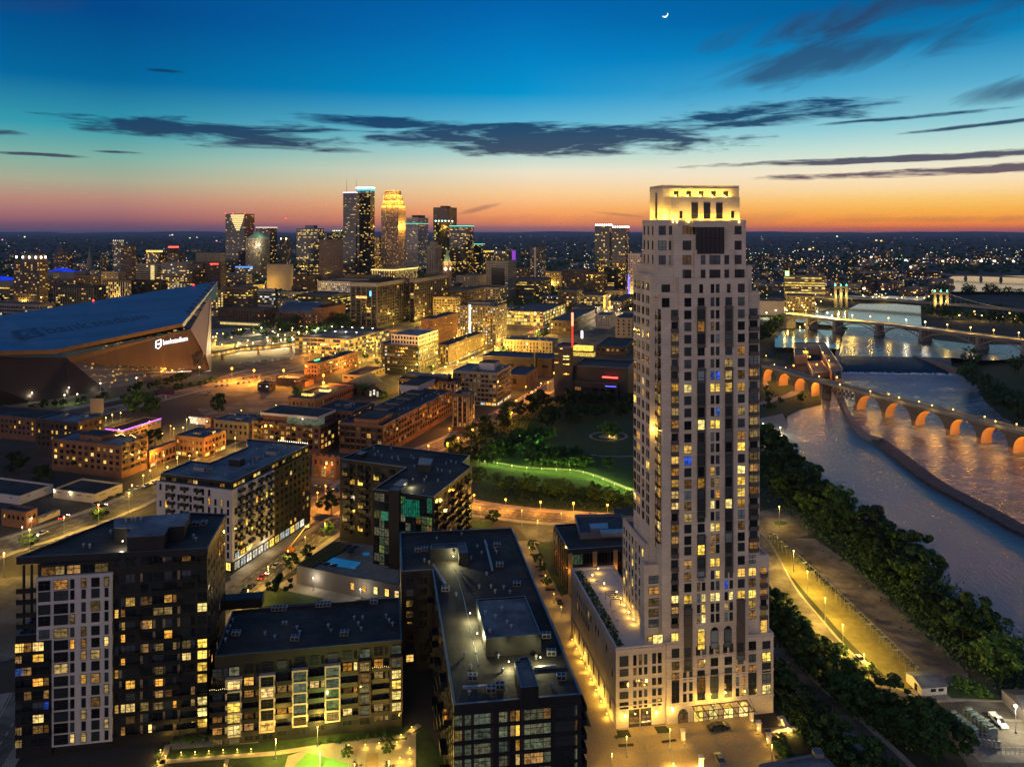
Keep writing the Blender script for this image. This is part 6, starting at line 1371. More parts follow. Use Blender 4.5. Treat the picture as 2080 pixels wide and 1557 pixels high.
T('beige_block', 'beige block left of the grey courthouse slab', 926, 987, 560, 592, 966, beige, 'grid', .25, 'w', cat='building', wf=.3, hf=.4)
T('beige_block', 'lower beige block in front of the grey courthouse slab', 955, 1032, 584, 622, 1012, beige, 'grid', .35, 'wy', cat='building')
T('dark_civic_block', 'dark low block with a lit window row beneath the clock tower', 860, 985, 590, 640, 950, brick_d, 'grid', .2, 'wo', cat='building')
T('apartment_slab', 'broad brown apartment slab below the crown lit glass towers', 1142, 1200, 548, 600, 1190, brownc, 'grid', .3, 'wo', cat='building')
T('apartment_slab', 'second brown apartment slab, nearer the crown lit glass towers', 1190, 1234, 554, 606, 1224, brick_d, 'grid', .28, 'wo', cat='building')
T('dark_glass_block', 'dark glass block tight below the crown lit towers', 1234, 1262, 541, 598, 1256, blackgl, 'ribbon', .4, 'wy')
T('crown_lit_tower', 'left half of the green white crown lit glass twin', 1208, 1243, 456, 596, 1238, blackgl, 'grid', .3, 'wwye', extra=toplights(glow('crown_w', (.8, 1, .85), 5), 7, 1.1))
T('crown_lit_tower', 'right half of the green white crown lit glass twin, slightly lower', 1243, 1278, 460, 598, 1270, blackgl, 'grid', .3, 'wwy', extra=toplights(glow('crown_w2', (.9, 1, .8), 5), 6, 1.1))
T('mauve_tower', 'mauve tower with blue lit edge, half hidden by the tallest tower', 1276, 1312, 515, 612, 1300, pbr('mauve_concrete', (.3, .24, .27), .8, .1, .05), 'grid', .3, 'wy', wf=.5, extra=lambda b, fp, z1: b.part('blue_edge_light', MB().mat(glow('blue_edge', (.1, .1, 1), 4)).obox(fp[0], (fp[1]-fp[0]).normalized(), -.2, 2.0, -.5, 0, 4, z1*.55)))
T('riverfront_apartments', 'dark apartment building with lit balconies by the bright yellow street', 1134, 1186, 590, 632, 1172, brick_d, 'grid', .45, 'wyo', cat='building', fh=3.2)
def twinA(b, fp, z1):
 m=MB().mat(greyc)
 for A, B_ in ((fp[0], fp[1]), (fp[1], fp[2])): d=(B_-A).normalized(); m.obox(A, d, -.4, (B_-A).length+.4, -.6, 0, z1-5.5, z1-.4)
 b.part('attic_band', m); penthouse(b, fp, z1, .3, .7, .3, .7, 4, darkc)
 A, B_=fp[0], fp[1]; d=(B_-A).normalized(); L=(B_-A).length; n=Vector((d.y, -d.x, 0)); p=A+d*L*.42+n*.7; p.z=zat(603, A.y)
 text('WELLS FARGO', b.root, p, 4.2, math.atan2(d.y, d.x), glow('orange_sign', (1, .35, .1), 6), width=16, ext=.1)
 q=A+d*L*.76; b.part('blue_sign', MB().mat(glow('blue_sign', (.1, .5, 1), 4)).obox(q, d, -1, 1, -.8, -.4, zat(600, A.y), zat(590, A.y)))
T('dark_office_twin', 'dark piered office block with an orange lit name high on its face', 712, 833, 574, 668, 766, darkc, 'grid', .14, 'woo', fh=4.2, bay=7, wf=.74, hf=.7, extra=twinA, cat='office building', depth=None, piers=(pbr('taupe_pier', (.085, .066, .06), .85, .1, .1), .9, .5, 3), dark='nnd', cap=60)
T('dark_office_twin', 'dark piered office block right of its twin, behind the brick roofs', 832, 911, 566, 655, 842, darkc, 'grid', .16, 'woy', fh=4.2, bay=7, wf=.74, hf=.7, extra=lambda b, fp, z1: (crownbar(greyc, 5, .4)(b, fp, z1), penthouse(b, fp, z1, .3, .7, .3, .7, 4, darkc)), cat='office building', piers=(MATS['taupe_pier'], .9, .5, 3), dark='nnd', cap=60)
T('white_lit_civic', 'white civic block with rows of small bright windows', 645, 753, 572, 606, 718, white_wall, 'grid', .85, 'cy', wf=.4, hf=.55, fh=4.6, bay=3.6, cat='building')
T('striped_parking_ramp', 'parking ramp with bright horizontal stripes above the park', 600, 712, 600, 640, 672, darkc, 'ribbon', .95, 'yk', fh=3.2, hf=.5, cat='parking ramp')
T('plain_tan_slab', 'blank windowless tan slab left of the striped ramp', 542, 596, 537, 592, 590, beige, 'grid', .0, 'o', wf=.05, hf=.05, dark='n', cat='building')
T('curved_office', 'dark brown office with rounded corner behind the stadium prow', 452, 524, 584, 632, 504, brownc, 'ribbon', .2, 'wyo', hf=.35, fh=3.6, cat='building')
T('white_striped_office', 'white office glowing with bright horizontal floors', 523, 559, 588, 624, 552, white_wall, 'ribbon', .95, 'cy', hf=.6, cat='building')
T('bright_gridded_office', 'yellow gridded office seen beside the tip of the stadium', 428, 454, 590, 634, 448, tan, 'grid', .85, 'y', wf=.6, hf=.6, cat='building')
T('white_top_lit_tower', 'small pale tower above the rounded brown office', 478, 513, 541, 585, 504, greyc, 'ribbon', .45, 'wc', cat='building', extra=crownbar(glow('blue_top', (.1, .3, 1), 1.5), 3, 0))
T('civic_brown_hall', 'low brown civic hall with broad terrace before the barrel roof', 443, 560, 628, 662, 535, brick_d, 'grid', .1, 'w', cat='building', wf=.3, cap=30, extra=lambda b, fp, z1: (b.part('lit_colonnade', MB().mat(wk['y']).obox(fp[0], (fp[1]-fp[0]).normalized(), 8, (fp[1]-fp[0]).length-2, -6, -1, 1, 4).mat(conc).obox(fp[0], (fp[1]-fp[0]).normalized(), 4, (fp[1]-fp[0]).length, -8, .2, 4.2, 5)), ))
def barrel():
 A=P(566, 657); s_, t_=GR['B']; L=along(A, s_, 640); B_=A+s_*L; w=60; b=Bld('barrel_roof_armory', 'brick armory hall under a dark blue barrel roof', 'building', (A+B_)/2+t_*w/2, None, 20)
 h=zat(634, A.y); b.wall.mat(brick).prism([A, B_, B_+t_*w, A+t_*w], 0, h); b.wall.prism([B_-s_*4, B_+s_*12, B_+s_*12+t_*w, B_-s_*4+t_*w], 0, h+8)
 b.facade(A, B_, 2, h-1, 4, 5, .3, .4, .3, 'wo', 'nd', ''); b.facade(B_+s_*12-s_*16, B_+s_*12, 2, h+6, 4, 4, .3, .4, .3, 'wo', 'nd', '')
 m=MB().mat(pbr('blue_slate_roof', (.03, .05, .09), .5, .2, .1)); n=10; top=zat(612, A.y+w*.5)-h
 for i in range(n):
  a0, a1=math.pi*i/n, math.pi*(i+1)/n
  f=lambda a, q: q+t_*(w/2*(1-math.cos(a)))+Vector((0, 0, h+top*math.sin(a)))
  m.face([f(a0, A), f(a0, B_), f(a1, B_), f(a1, A)])
 b.part('barrel_roof', m, True); b.wall.mat(brick); b.wall.face([B_+t_*(w/2*(1-math.cos(a)))+Vector((0, 0, h+top*math.sin(a))) for a in [math.pi*i/n for i in range(n+1)]]); b.done()
barrel()
for a in [
 ('residential_tower', 'wide brown residential tower with four bright rooftop lamps at far left', 28, 98, 529, 628, 80, brownc, 'grid', .38, 'wwo', 3.4, dict(extra=lambda b, fp, z1: (penthouse(b, fp, z1, .3, .95, .1, .9, 10, brownc), toplights(glow('roof_lamps_w', (1, .85, .6), 10), 4, 1.0)(b, fp, z1 + 6)))),
 ('residential_tower', 'small twin peaked brown tower left of the church spire', 108, 147, 512, 560, 138, brownc, 'grid', .3, 'wo', 3.6, dict(extra=pent(.3, .6, .2, .8, 14, brownc))),
 ('hotel_tower', 'short distant block between the spire and the pale round tower', 203, 221, 521, 556, 216, brownc, 'grid', .35, 'wo', 3.6, {}),
 ('pale_tower', 'pale slim tower left of its brown neighbour', 229, 252, 488, 572, 246, greyc, 'grid', .4, 'wcy', 3.4, dict(extra=toplights(wk['c'], 4, 1))),
 ('brown_tower', 'dark brown slim tower touching the pale slim tower', 246, 276, 499, 576, 268, brownc, 'grid', .32, 'woo', 3.4, {}),
 ('lit_crown_hotel', 'hotel tower with a bright yellow crown of windows', 297, 330, 508, 566, 322, greyc, 'vert', .25, 'wy', 3.6, dict(extra=crownbar(wk['y'], 5, .5))),
 ('red_ring_hotel', 'brick hotel with a glowing red ring sign on its round top', 330, 375, 512, 566, 364, brick_d, 'grid', .3, 'wo', 3.6, dict(extra=lambda b, fp, z1: (lambda c: (b.part('round_drum', MB().mat(brick_d).cyl((c.x, c.y), 12, z1 - 1, z1 + 16, 16)), b.part('red_ring_sign', MB().mat(redl).cyl((c.x, c.y), 13, z1 + 12, z1 + 15, 16))))((fp[0] + fp[2]) / 2))),
 ('long_tan_hotel', 'long tan block with arcade windows left of the upside down pyramid tower', 398, 458, 514, 560, 448, tan, 'grid', .12, 'o', 4, {}),
 ('hospital_block', 'pale hospital block with one tall yellow lit strip', 276, 327, 536, 590, 318, greyc, 'ribbon', .2, 'wy', 4, dict(extra=lambda b, fp, z1: b.part('lit_stair', MB().mat(wk['y']).obox(fp[0], (fp[1] - fp[0]).normalized(), (fp[1] - fp[0]).length * .72, (fp[1] - fp[0]).length * .9, -.5, 0, 10, z1 - 3)))),
 ('hospital_wing', 'grey hospital wing with many lit rows right of the tall yellow strip', 327, 390, 533, 600, 380, greyc, 'ribbon', .55, 'wyc', 4, dict(bay=4)),
 ('dark_red_block', 'dark red block right of the grey hospital wing', 391, 417, 533, 594, 412, brick_d, 'grid', .2, 'wc', 3.6, {}),
 ('red_line_block', 'taupe block with a red neon line near its top', 416, 460, 534, 596, 448, brownc, 'grid', .12, 'wo', 3.8, dict(extra=lambda b, fp, z1: b.part('red_neon_line', MB().mat(redl).obox(fp[0], (fp[1] - fp[0]).normalized(), 14, 34, -1, -.4, z1 - 3, z1 - 1.5)))),
 ('dark_loft_block', 'dark block with lit top floor and white framed facade behind the stadium roof', 108, 216, 581, 648, 190, darkc, 'grid', .3, 'wwy', 3.4, dict(piers=(greyc, .4, .3))),
 ('white_framed_block', 'white framed apartment block poking above the stadium roof', 207, 266, 570, 622, 254, brownc, 'vert', .4, 'wy', 3.6, dict(piers=(white_wall, .8, .5))),
 ('black_glass_block', 'black office with a few amber bands right of the white framed block', 264, 341, 570, 618, 326, blackgl, 'ribbon', .2, 'wo', 4, {}),
 ('lit_garage', 'glowing garage at the left edge below the blue roof', -40, 27, 580, 612, 20, tan, 'ribbon', .9, 'yw', 3.6, {}),
 ('amber_block', 'low amber windowed block right of the wide brown residential tower', 97, 154, 567, 606, 144, brownc, 'grid', .5, 'wo', 3.6, {}),
 ('low_grey_hall', 'low grey hall with a row of white lit bays at the stadium edge', -60, 112, 618, 650, 80, greyc, 'grid', .3, 'wc', 5, dict(wf=.8)),
 ('mid_rise_block', 'dim mid rise block behind the wide brown residential tower', 60, 120, 556, 592, 108, greyc, 'grid', .3, 'wo', 3.8, {}),
 ('mid_rise_block', 'dim mid rise block below the church spire', 150, 212, 560, 588, 200, brownc, 'grid', .3, 'wo', 3.8, {}),
 ('mid_rise_block', 'dim tan mid rise below the pale slim tower', 206, 250, 552, 590, 240, beige, 'grid', .2, 'wo', 3.8, {}),
 ('mid_rise_block', 'low lit block under the upside down pyramid tower', 455, 512, 558, 590, 500, greyc, 'grid', .35, 'wy', 3.8, {}),
 ('mid_rise_block', 'brick block in front of the banded tower wing', 595, 652, 560, 604, 640, brick_d, 'grid', .25, 'wo', 3.8, {}),
 ('mid_rise_block', 'low dark row above the white civic block', 700, 775, 560, 590, 760, brownc, 'grid', .3, 'wo', 3.8, {}),
 ('mid_rise_block', 'yellow lit low row right of the riverside apartments', 1180, 1240, 600, 626, 1226, tan, 'grid', .5, 'yw', 3.8, {}),
 ('mid_rise_block', 'brown mid rise left of the slender condominium tower', 1046, 1078, 545, 574, 1070, brownc, 'grid', .3, 'wo', 3.8, {}),
 ('mid_rise_block', 'brown mid rise right of the slender condominium tower', 1108, 1150, 552, 586, 1140, brownc, 'grid', .3, 'wo', 3.8, {}),
 ('tan_shop_block', 'tan block between the framed apartment block and the lit parking deck', 880, 935, 604, 650, 926, tan, 'grid', .45, 'yw', 3.8, {}),
]:
 T(a[0], a[1], a[2], a[3], a[4], a[5], a[6], a[7], a[8], a[9], a[10], a[11], cat='building', **a[12])
ramp_('parking_ramp', 'parking ramp with bright uncovered top deck beyond the framed apartment block', 1103, 634, 662, 1026, 1148, 4, kinds='yyk')
def spire():
 Y=P(182, 548).y; b=Bld('church_spire', 'thin church spire far off on the left', 'church', P(182, 548), None, 0); c=P(182, 548); m=MB().mat(beige).cyl((c.x, c.y), 8, 0, zat(524, Y), 8).cyl((c.x, c.y), 5, zat(524, Y), zat(499, Y), 8, .3); b.part('spire', m); b.part('lit_belfry', MB().mat(wk['y']).cyl((c.x, c.y), 5.2, zat(528, Y), zat(524, Y), 8)); b.done()
spire()
def bluedome(name, label, x0, x1, y0, yb):
 A=P(x0, yb); L=along(A, Vector((1, 0, 0)), x1); b=Bld(name, label, 'building', A+Vector((L/2, 10, 0)), None, 0); h=zat(y0+8, A.y); m=MB().mat(glow('blue_floodlit_'+str(x0), (.01, .05, .8), .9)); n=8  # roof emits blue in place of floodlight on a white surface
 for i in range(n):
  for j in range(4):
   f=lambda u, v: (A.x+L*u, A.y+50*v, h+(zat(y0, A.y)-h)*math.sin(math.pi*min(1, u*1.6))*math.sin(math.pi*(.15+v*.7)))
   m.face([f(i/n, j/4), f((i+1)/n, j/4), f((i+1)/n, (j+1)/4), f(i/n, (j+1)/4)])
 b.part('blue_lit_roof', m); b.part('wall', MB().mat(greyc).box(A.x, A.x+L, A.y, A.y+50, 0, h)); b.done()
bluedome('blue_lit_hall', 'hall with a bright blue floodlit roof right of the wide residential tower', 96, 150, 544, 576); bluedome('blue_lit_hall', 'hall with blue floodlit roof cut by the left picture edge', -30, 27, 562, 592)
simple('riverside_office', 'wide office with bright horizontal floors beyond the river', 'office building', 1594, 560, 604, 1584, 1676, tan, side='L', depth=40, mode='ribbon', lit=.9, kinds='y', hf=.4, fh=4.5, bay=6, extra=lambda b, fp, z1: b.part('green_lantern', MB().mat(glow('green_lantern', (.4, 1, .3), 3)).obox(fp[0], (fp[1]-fp[0]).normalized(), 1, 8, 0, 5, z1, z1+9)))
simple('post_office_hall', 'long stone hall with lit windows just right of the tallest tower', 'building', 1534, 606, 634, 1530, 1592, beige, side='L', depth=40, mode='vert', lit=.4, kinds='yw', wf=.4, bay=5)
simple('post_office_wing', 'stone wing with amber lamp row beside the street to the suspension bridge', 'building', 1598, 600, 630, 1594, 1655, tan, side='L', depth=40, lit=.4, kinds='yo')
# ---------------------------------------------------------------- stadium
def stadium():
 b=Bld('stadium', 'huge angular dark stadium with a steep blue roof and pointed prow', 'stadium', P(200, 760), None, 0)
 roofm=pbr('stadium_roof_panel', (.05, .14, .235), .5, .06, .02, spec=.5); seams(roofm, 60, 7, -.55, .22, .62, 0); face=pbr('bronze_zinc_panel', (.05, .03, .021), .5, .18, .03, metal=.3); fd=pbr('dark_zinc_panel', (.018, .014, .012), .5, .3, .03, metal=.3); seams(face, 12, 3, .2, .08, .7, 0); pale=pbr('prow_panel', (.15, .155, .185), .5, .06, .03)
 E=Q(372, 656, 690); E2=Q(112, 710, 597); E3=Q(-160, 716, 520); Rl=Q(-160, 667, 640); Rm=Q(0, 641, 665)
 nn=(E2-E).cross(Rm-E); cp=Vector((0, 0, H)); rd=Q(443, 571, 100)-cp; T_=cp+rd*(nn.dot(E-cp)/nn.dot(rd))
 m=MB().mat(roofm).face([E, T_, Rm, E2]).face([E2, Rm, Rl, E3]); b.part('roof', m)
 back=[Q(430, 640, 830), Q(200, 640, 860), Q(-160, 700, 760)]
 m=MB().mat(roofm).face([T_, Q(438, 610, 830), Q(0, 668, 800), Rm]).face([Rm, Q(0, 668, 800), Q(-160, 690, 780), Rl]); b.part('rear_roof', m)
 dz=Vector((0, 0, -3.4)); m=MB().mat(face).face([E, E2, E2+dz, E+dz]).face([E2, E3, E3+dz, E2+dz]); m.mat(pale).face([T_, E, E+dz*1.3, T_+dz*.5+Vector((-.5, 0, 0))]); b.part('roof_fascia', m)
 m=MB().mat(blackc).face([E+dz, E2+dz, E2+dz+Vector((1.5, 9, 0)), E+dz+Vector((-1.5, 9, 0))]).face([E2+dz, E3+dz, E3+dz+Vector((0, 9, 0)), E2+dz+Vector((1.5, 9, 0))]).face([T_+dz*.5, E+dz*1.3, E+dz*1.3+Vector((-9, 5, -1)), T_+dz*.5+Vector((-14, 20, -2))]); b.part('soffit', m)
 Wt=[Q(-160, 730, 530), Q(135, 726.5, 606), Q(387, 668.5, 695)]; m=MB().mat(blackgl).face([E2+dz+Vector((1.5, 7, 0)), E+dz+Vector((-1.5, 7, 0)), Wt[2], Wt[1]]).face([E3+dz+Vector((0, 7, 0)), E2+dz+Vector((1.5, 7, 0)), Wt[1], Wt[0]]); b.part('clerestory', m)
 rg=random.Random(8)
 m=MB(); 
 for i in range(26):
  u=rg.uniform(.2, .98); p=Wt[1].lerp(Wt[2], u)+Vector((0, -1.0, rg.uniform(.8, 2.4))); m.mat(wk[rg.choice('woe')]).box(p.x, p.x+rg.uniform(1, 4), p.y-.1, p.y, p.z, p.z+.5)
 b.part('clerestory_light', m)
 g1, g2, g3, g4=P(-160, 842), P(66, 816), P(214, 792), P(391, 753); prow=Q(427, 752, 703); pb=P(418, 752)
 low=[Q(144, 736, 609), Q(376, 748.5, 694)]
 m=MB().mat(face).face([Wt[1], low[0], low[1], prow, Q(418, 724, 699), Wt[2]]); b.part('bronze_wall', m)
 m=MB().mat(pale).face([Wt[2], Q(418, 724, 699), Q(429, 718, 716), Q(429, 606, 734), Q(427, 600, 736)]).face([Q(418, 724, 699), prow, Q(430, 746, 720), Q(429, 718, 716)]); b.part('prow_wall', m)
 m=MB().mat(fd).face([Wt[0], g1, g2, Wt[1]]).face([Wt[1], g2, P(140, 806), Q(140, 760, 608)]).face([Wt[1], Q(137, 755, 606), g3]); b.part('dark_wall', m)
 m=MB().mat(fd).face([Wt[1]+Vector((0, -.3, 0)), g2+Vector((0, -.4, 0)), g3+Vector((0, -.4, 0))]); b.part('triangular_panel', m)
 gl=MB().mat(pbr('stadium_glass', (.07, .055, .045), .2, .2, .1, spec=.7)).face([low[0], g3, g4, low[1]]); b.part('glass_wall', gl)
 m=MB().mat(metal); n=44
 for i in range(n+1):
  u=i/n; p=g3.lerp(g4, u)+Vector((0, -.3, 0)); q=low[0].lerp(low[1], u)+Vector((0, -.3, 0)); m.tube(p, q, .13, n=4)
 for v in (.25, .5, .75): m.tube(g3.lerp(low[0], v)+Vector((0, -.3, 0)), g4.lerp(low[1], v)+Vector((0, -.3, 0)), .12, n=4)
 b.part('glass_wall_mullions', m); m=MB()
 for i in range(70):
  u, v=rg.random(), rg.random() ** .7; p=g3.lerp(g4, u).lerp(low[0].lerp(low[1], u), v)+Vector((0, -.35, 0)); m.mat(wk[rg.choice('ooowk')]).box(p.x, p.x+rg.uniform(.8, 2.6), p.y-.05, p.y, p.z, p.z+rg.uniform(.6, 1.6))
 b.part('lit_concourse', m)
 m=MB().mat(glow('pink_line', (1, .55, .42), 1.6))
 for (a, c) in ((Q(-160, 768, 560), Q(110, 766.5, 596)), (Q(110, 766.5, 596), Q(391, 753.5, 700))): m.face([a, c, c+Vector((0, 0, .75)), a+Vector((0, 0, .75))])
 for q in m.v: pass
 o=b.part('light_ribbon', m); o.location.y -= 2.5
 b.part('canopy', MB().mat(glow('lit_canopy', (.9, .7, .5), .7)).face([Q(396, 760, 690), Q(428, 751, 700), Q(428, 756, 702), Q(400, 764, 692)]))
 for px, y, w, h in ((328, 710, 3, 2), (350, 711, 3, 2), (393, 720, 4, 4), (406, 716, 4, 4), (390, 732, 5, 4), (405, 730, 5, 4)):
  p=Q(px, y, 694)+Vector((0, -3.0, 0)); b.part('wall_vent', MB().mat(fd).box(p.x, p.x+w, p.y, p.y+2.5, p.z-h, p.z))
 d=(Wt[2]-Wt[1]); d.z=0; ang=math.atan2(d.y, d.x); d.normalize(); wl=glow('sign_white', (1, .92, .9), 3.0)
 c0, c1=Q(319, 694.5, 672), Q(373, 686, 691); off=Vector((d.y, -d.x, 0))*7.0; mid=c0.lerp(c1, .5)+off; sl=math.atan2(c1.z-c0.z, (c1-c0).to_2d().length)
 e=Matrix.Rotation(ang, 4, 'Z') @ Matrix.Rotation(-sl, 4, 'Y') @ Matrix.Rotation(R(90), 4, 'X')
 text('bankstadium', b.root, c0.lerp(c1, .52)+off, 6.4, 0, wl, width=(c1-c0).length*.96, rot=e.to_euler())
 q0, q1=Q(307.5, 698, 668)+off, Q(318, 696, 671)+off; m=MB().mat(wl); r=.35
 z=Vector((0, 0, 1))
 bl_, br_=q0-z*2.8, q1-z*2.0; tl_, tr_=q0+z*2.8, q1+z*3.6; tip=(bl_+br_)/2-z*1.6
 for a, c in ((bl_, tl_), (tl_, tr_), (tr_, br_), (br_, tip), (tip, bl_)): m.tube(a, c, r, n=4)
 b.part('shield_logo', m); text('us', b.root, (q0+q1)/2+off*.1+z*.4, 3.6, 0, wl, rot=e.to_euler())
 n=(E2-E).cross(Rm-E).normalized(); n=n if n.z>0 else -n; a, c=Q(45, 692, 624), Q(300, 624, 700)
 dark=pbr('roof_letter', (.032, .085, .15), .6, .1, .1)
 def onroof(p): # drop onto roof plane
  k=n.dot(E2-p)/n.z; return p+Vector((0, 0, k+.25))
 x=(onroof(c)-onroof(a)).normalized(); y=n.cross(x); rot=Matrix((x, y, n)).transposed().to_euler()
 L=(onroof(c)-onroof(a)).length; p=lambda px, py, Y: onroof(Q(px, py, Y))
 text('bank', b.root, onroof(a.lerp(c, .33)), 28, 0, dark, width=L*.34, rot=rot); text('stadium', b.root, onroof(a.lerp(c, .76)), 25, 0, dark, width=L*.46, rot=rot)
 u0=onroof(a.lerp(c, .04)); m=MB().mat(dark); w_, h_=L*.09, 12
 for s0, s1, t0, t1 in ((-w_, w_, h_-2.6, h_), (-w_, w_, -h_, -h_+2.6), (-w_, -w_+2.8, -h_, h_), (w_-2.8, w_, -h_, h_)):
  m.face([u0+x*s0+y*t0, u0+x*s1+y*t0, u0+x*s1+y*t1, u0+x*s0+y*t1])
 b.part('roof_shield', m); text('US', b.root, u0, 17, 0, dark, rot=rot, width=w_*1.4)
 m=MB().mat(redl)
 for q in (Rm.lerp(T_, .37), Rm.lerp(T_, .86)): m.box(q.x-.5, q.x+.5, q.y-.5, q.y+.5, q.z, q.z+1.2)
 b.part('beacon', m)
 m=MB().mat(blackc)
 for i in range(9): q=T_.lerp(E, .1+i*.085)+Vector((-3, 0, .4)); m.box(q.x-2.4, q.x+.6, q.y-1, q.y+1, q.z-.5, q.z+1.1)
 b.part('snow_gutter', m)
 b.done()
stadium()
# ---------------------------------------------------------------- ground, streets, water
def ground():
 m=MB(); g=pbr('city_ground', (.042, .038, .03), .95, .45, .02, detail=6); gf=pbr('far_land', (.026, .036, .04), 1.0, .4, .004, detail=8)
 ys=[-60, 100, 400, 900, 1500, 2600, 5000, 10000, 22000, 39500]
 for i in range(len(ys)-1):
  m.mat(g if ys[i]<1500 else gf); w0=300+abs(ys[i])*1.0; w1=300+ys[i+1]*1.0
  m.face([(-w0, ys[i], 0), (w0, ys[i], 0), (w1, ys[i+1], 0), (-w1, ys[i+1], 0)])
 m.mat(g).face([(-1200, -1500, 0), (1200, -1500, 0), (360, -60, 0), (-360, -60, 0)])
 tag(m.obj('ground'), kind='structure')
 hm=MB().mat(gf); r=random.Random(1)     # low distant ridge that breaks the horizon
 n=160; top=[]
 for i in range(n+1):
  x=-36000+72000*i/n; top.append((x, 36000+900*math.sin(i*.7), 95+22*math.sin(i*.31)+14*math.sin(i*.83+1)+r.uniform(-6, 6)))
 for i in range(n):
  a, b=top[i], top[i+1]; hm.face([(a[0], a[1]-5000, -10), (b[0], b[1]-5000, -10), b, a]).face([a, b, (b[0], b[1]+2000, -10), (a[0], a[1]+2000, -10)])
 tag(hm.obj('hills'), kind='structure')
ground()
RB=[(1600, 845), (1594, 880), (1594, 930), (1640, 985), (1700, 1040), (1760, 1080), (1850, 1150), (1900, 1215), (1980, 1275), (2100, 1330)]
wc=water('river_calm_water', (.12, .145, .16), .2, .7, .95, 0, (1, .45, 1))
wr=water('river_rapid_water', (.05, .07, .095), .2, .5, 1.0, 1.7, (.45, 1.6, 1), .25)
wu=water('upper_water', (.02, .03, .04), .08, .35, .12, 0, (1, .5, 1))
calm=RB+[(2400, 1330), (2400, 1120), (2080, 1085), (2000, 1050), (1920, 1000), (1840, 945), (1785, 900), (1760, 892), (1725, 855), (1704, 812), (1690, 790), (1668, 790), (1668, 822), (1625, 832)]
sheet('river', calm, wc, .10)
rap=[(1700, 800), (1725, 855), (1760, 892), (1785, 900), (1840, 945), (1920, 1000), (2000, 1050), (2080, 1085), (2400, 1120), (2400, 880), (2120, 880), (2040, 850), (2000, 815), (1985, 780), (1950, 757), (1700, 757), (1690, 790)]
sheet('river', rap, wr, .12)
rivr=water('river_foam_water', (.05, .07, .09), .35, 1.0, .8, 2.4, (.6, 1.2, 1), .2)
sheet('river', [(1700, 757), (1950, 757), (1975, 775), (1985, 790), (1880, 782), (1800, 775), (1705, 772)], rivr, .17)
ZU=5.0
def usheet(pts, mat, z=ZU): 
 w=[P(x, y, z) for x, y in pts]; m=MB().mat(mat).face([(p.x, p.y, z) for p in (w if area(w)>0 else w[::-1])]); tag(m.obj('river'), kind='structure')
wr2=water('upper_rapid_water', (.04, .05, .06), .25, .4, .3, .6, (.3, 1.4, 1), .1)
usheet([(1706, 722), (1930, 726), (2000, 732), (2090, 728), (2090, 700), (1985, 700), (1900, 690), (1860, 672), (1800, 664), (1722, 664), (1708, 690)], wr2)
usheet([(1574, 705), (1704, 708), (1712, 690), (1706, 672), (1640, 668), (1590, 672), (1574, 684)], wu, ZU+.05)
usheet([(1722, 664), (1872, 666), (1870, 621), (1820, 617), (1745, 617), (1722, 628), (1600, 640), (1600, 652)], wu, ZU+.1)
usheet([(1925, 592), (2090, 592), (2090, 560), (1935, 561), (1915, 570)], wu, ZU)
usheet([(1690, 606), (1880, 610), (1882, 602), (1700, 600)], wu, ZU)
def dam():
 b=Bld('dam', 'wide dark spillway dam across the river with a white foot', 'dam', P(1815, 757), None, 0); p=lambda x, y, z: P(x, y, z)
 fall=pbr('falling_water', (.012, .018, .028), .6, .5, .3, bump=.4, bscale=.8); A, B_=P(1706, 722, ZU), P(1930, 726, ZU); C, D=P(1706, 757), P(1935, 760)
 m=MB().mat(fall); n=30
 for i in range(n):
  u0, u1=i/n, (i+1)/n; prev=None
  for k in range(6):
   v0, v1=k/6, (k+1)/6; f=lambda u, v: (lambda q: Vector((q.x, q.y, ZU*math.cos(v*math.pi/2) ** .7 if v<1 else .15)))(A.lerp(B_, u).lerp(C.lerp(D, u), v))
   m.face([f(u0, v1), f(u1, v1), f(u1, v0), f(u0, v0)])
 b.part('spillway', m)
 m=MB().mat(pbr('white_water', (.5, .55, .6), .8, .3, .5, bump=.5)); r=random.Random(4)
 for i in range(260): q=C.lerp(D, r.random())+Vector((0, r.uniform(-4, 2.5), 0)); m.cyl((q.x, q.y), r.uniform(.5, 1.4), .1, r.uniform(.25, 1.0), 6, .2)
 tag(b.part('foam', m), kind='stuff')
 b.part('abutment', MB().mat(greyc).box(D.x-1, D.x+3, D.y-2, B_.y+6, 0, ZU+1.2)); b.part('abutment', MB().mat(greyc).prism([P(1698, 722), P(1706, 722), P(1706, 762), P(1692, 762)][::1] if area([P(1698, 722), P(1706, 722), P(1706, 762), P(1692, 762)])>0 else [P(1698, 722), P(1706, 722), P(1706, 762), P(1692, 762)][::-1], 0, ZU+1)); b.done()
dam()
def wallstrip(name, label, cat, pts, w, h, mat, zt=None, kind=None):
 L=smooth_line([P(x, y) for x, y in pts], 5); m=MB().mat(mat); strip(m, L, w/2, -w/2, h)
 for d in (w/2, -w/2):
  A=offset_line(L, d)
  for i in range(len(L)-1): m.face([(A[i].x, A[i].y, -.2), (A[i+1].x, A[i+1].y, -.2), (A[i+1].x, A[i+1].y, h), (A[i].x, A[i].y, h)])
 return tag(m.obj(name), label, cat, None, kind)
rock=pbr('wet_rock', (.045, .047, .055), .8, .5, .4, bump=.6, bscale=1.5)
wallstrip('training_wall', 'long curved dark rock wall dividing calm water from the rapids', 'river wall', [(1785, 898), (1812, 918), (1850, 948), (1900, 985), (1960, 1018), (2020, 1050), (2085, 1085), (2200, 1130)], 8.5, 1.6, rock)
wallstrip('lock_wall', 'straight concrete lock wall running from the arch bridge to the rock wall', 'lock wall', [(1690, 785), (1704, 806), (1724, 850), (1745, 878), (1762, 892), (1790, 900)], 3.4, 3.0, greyc)
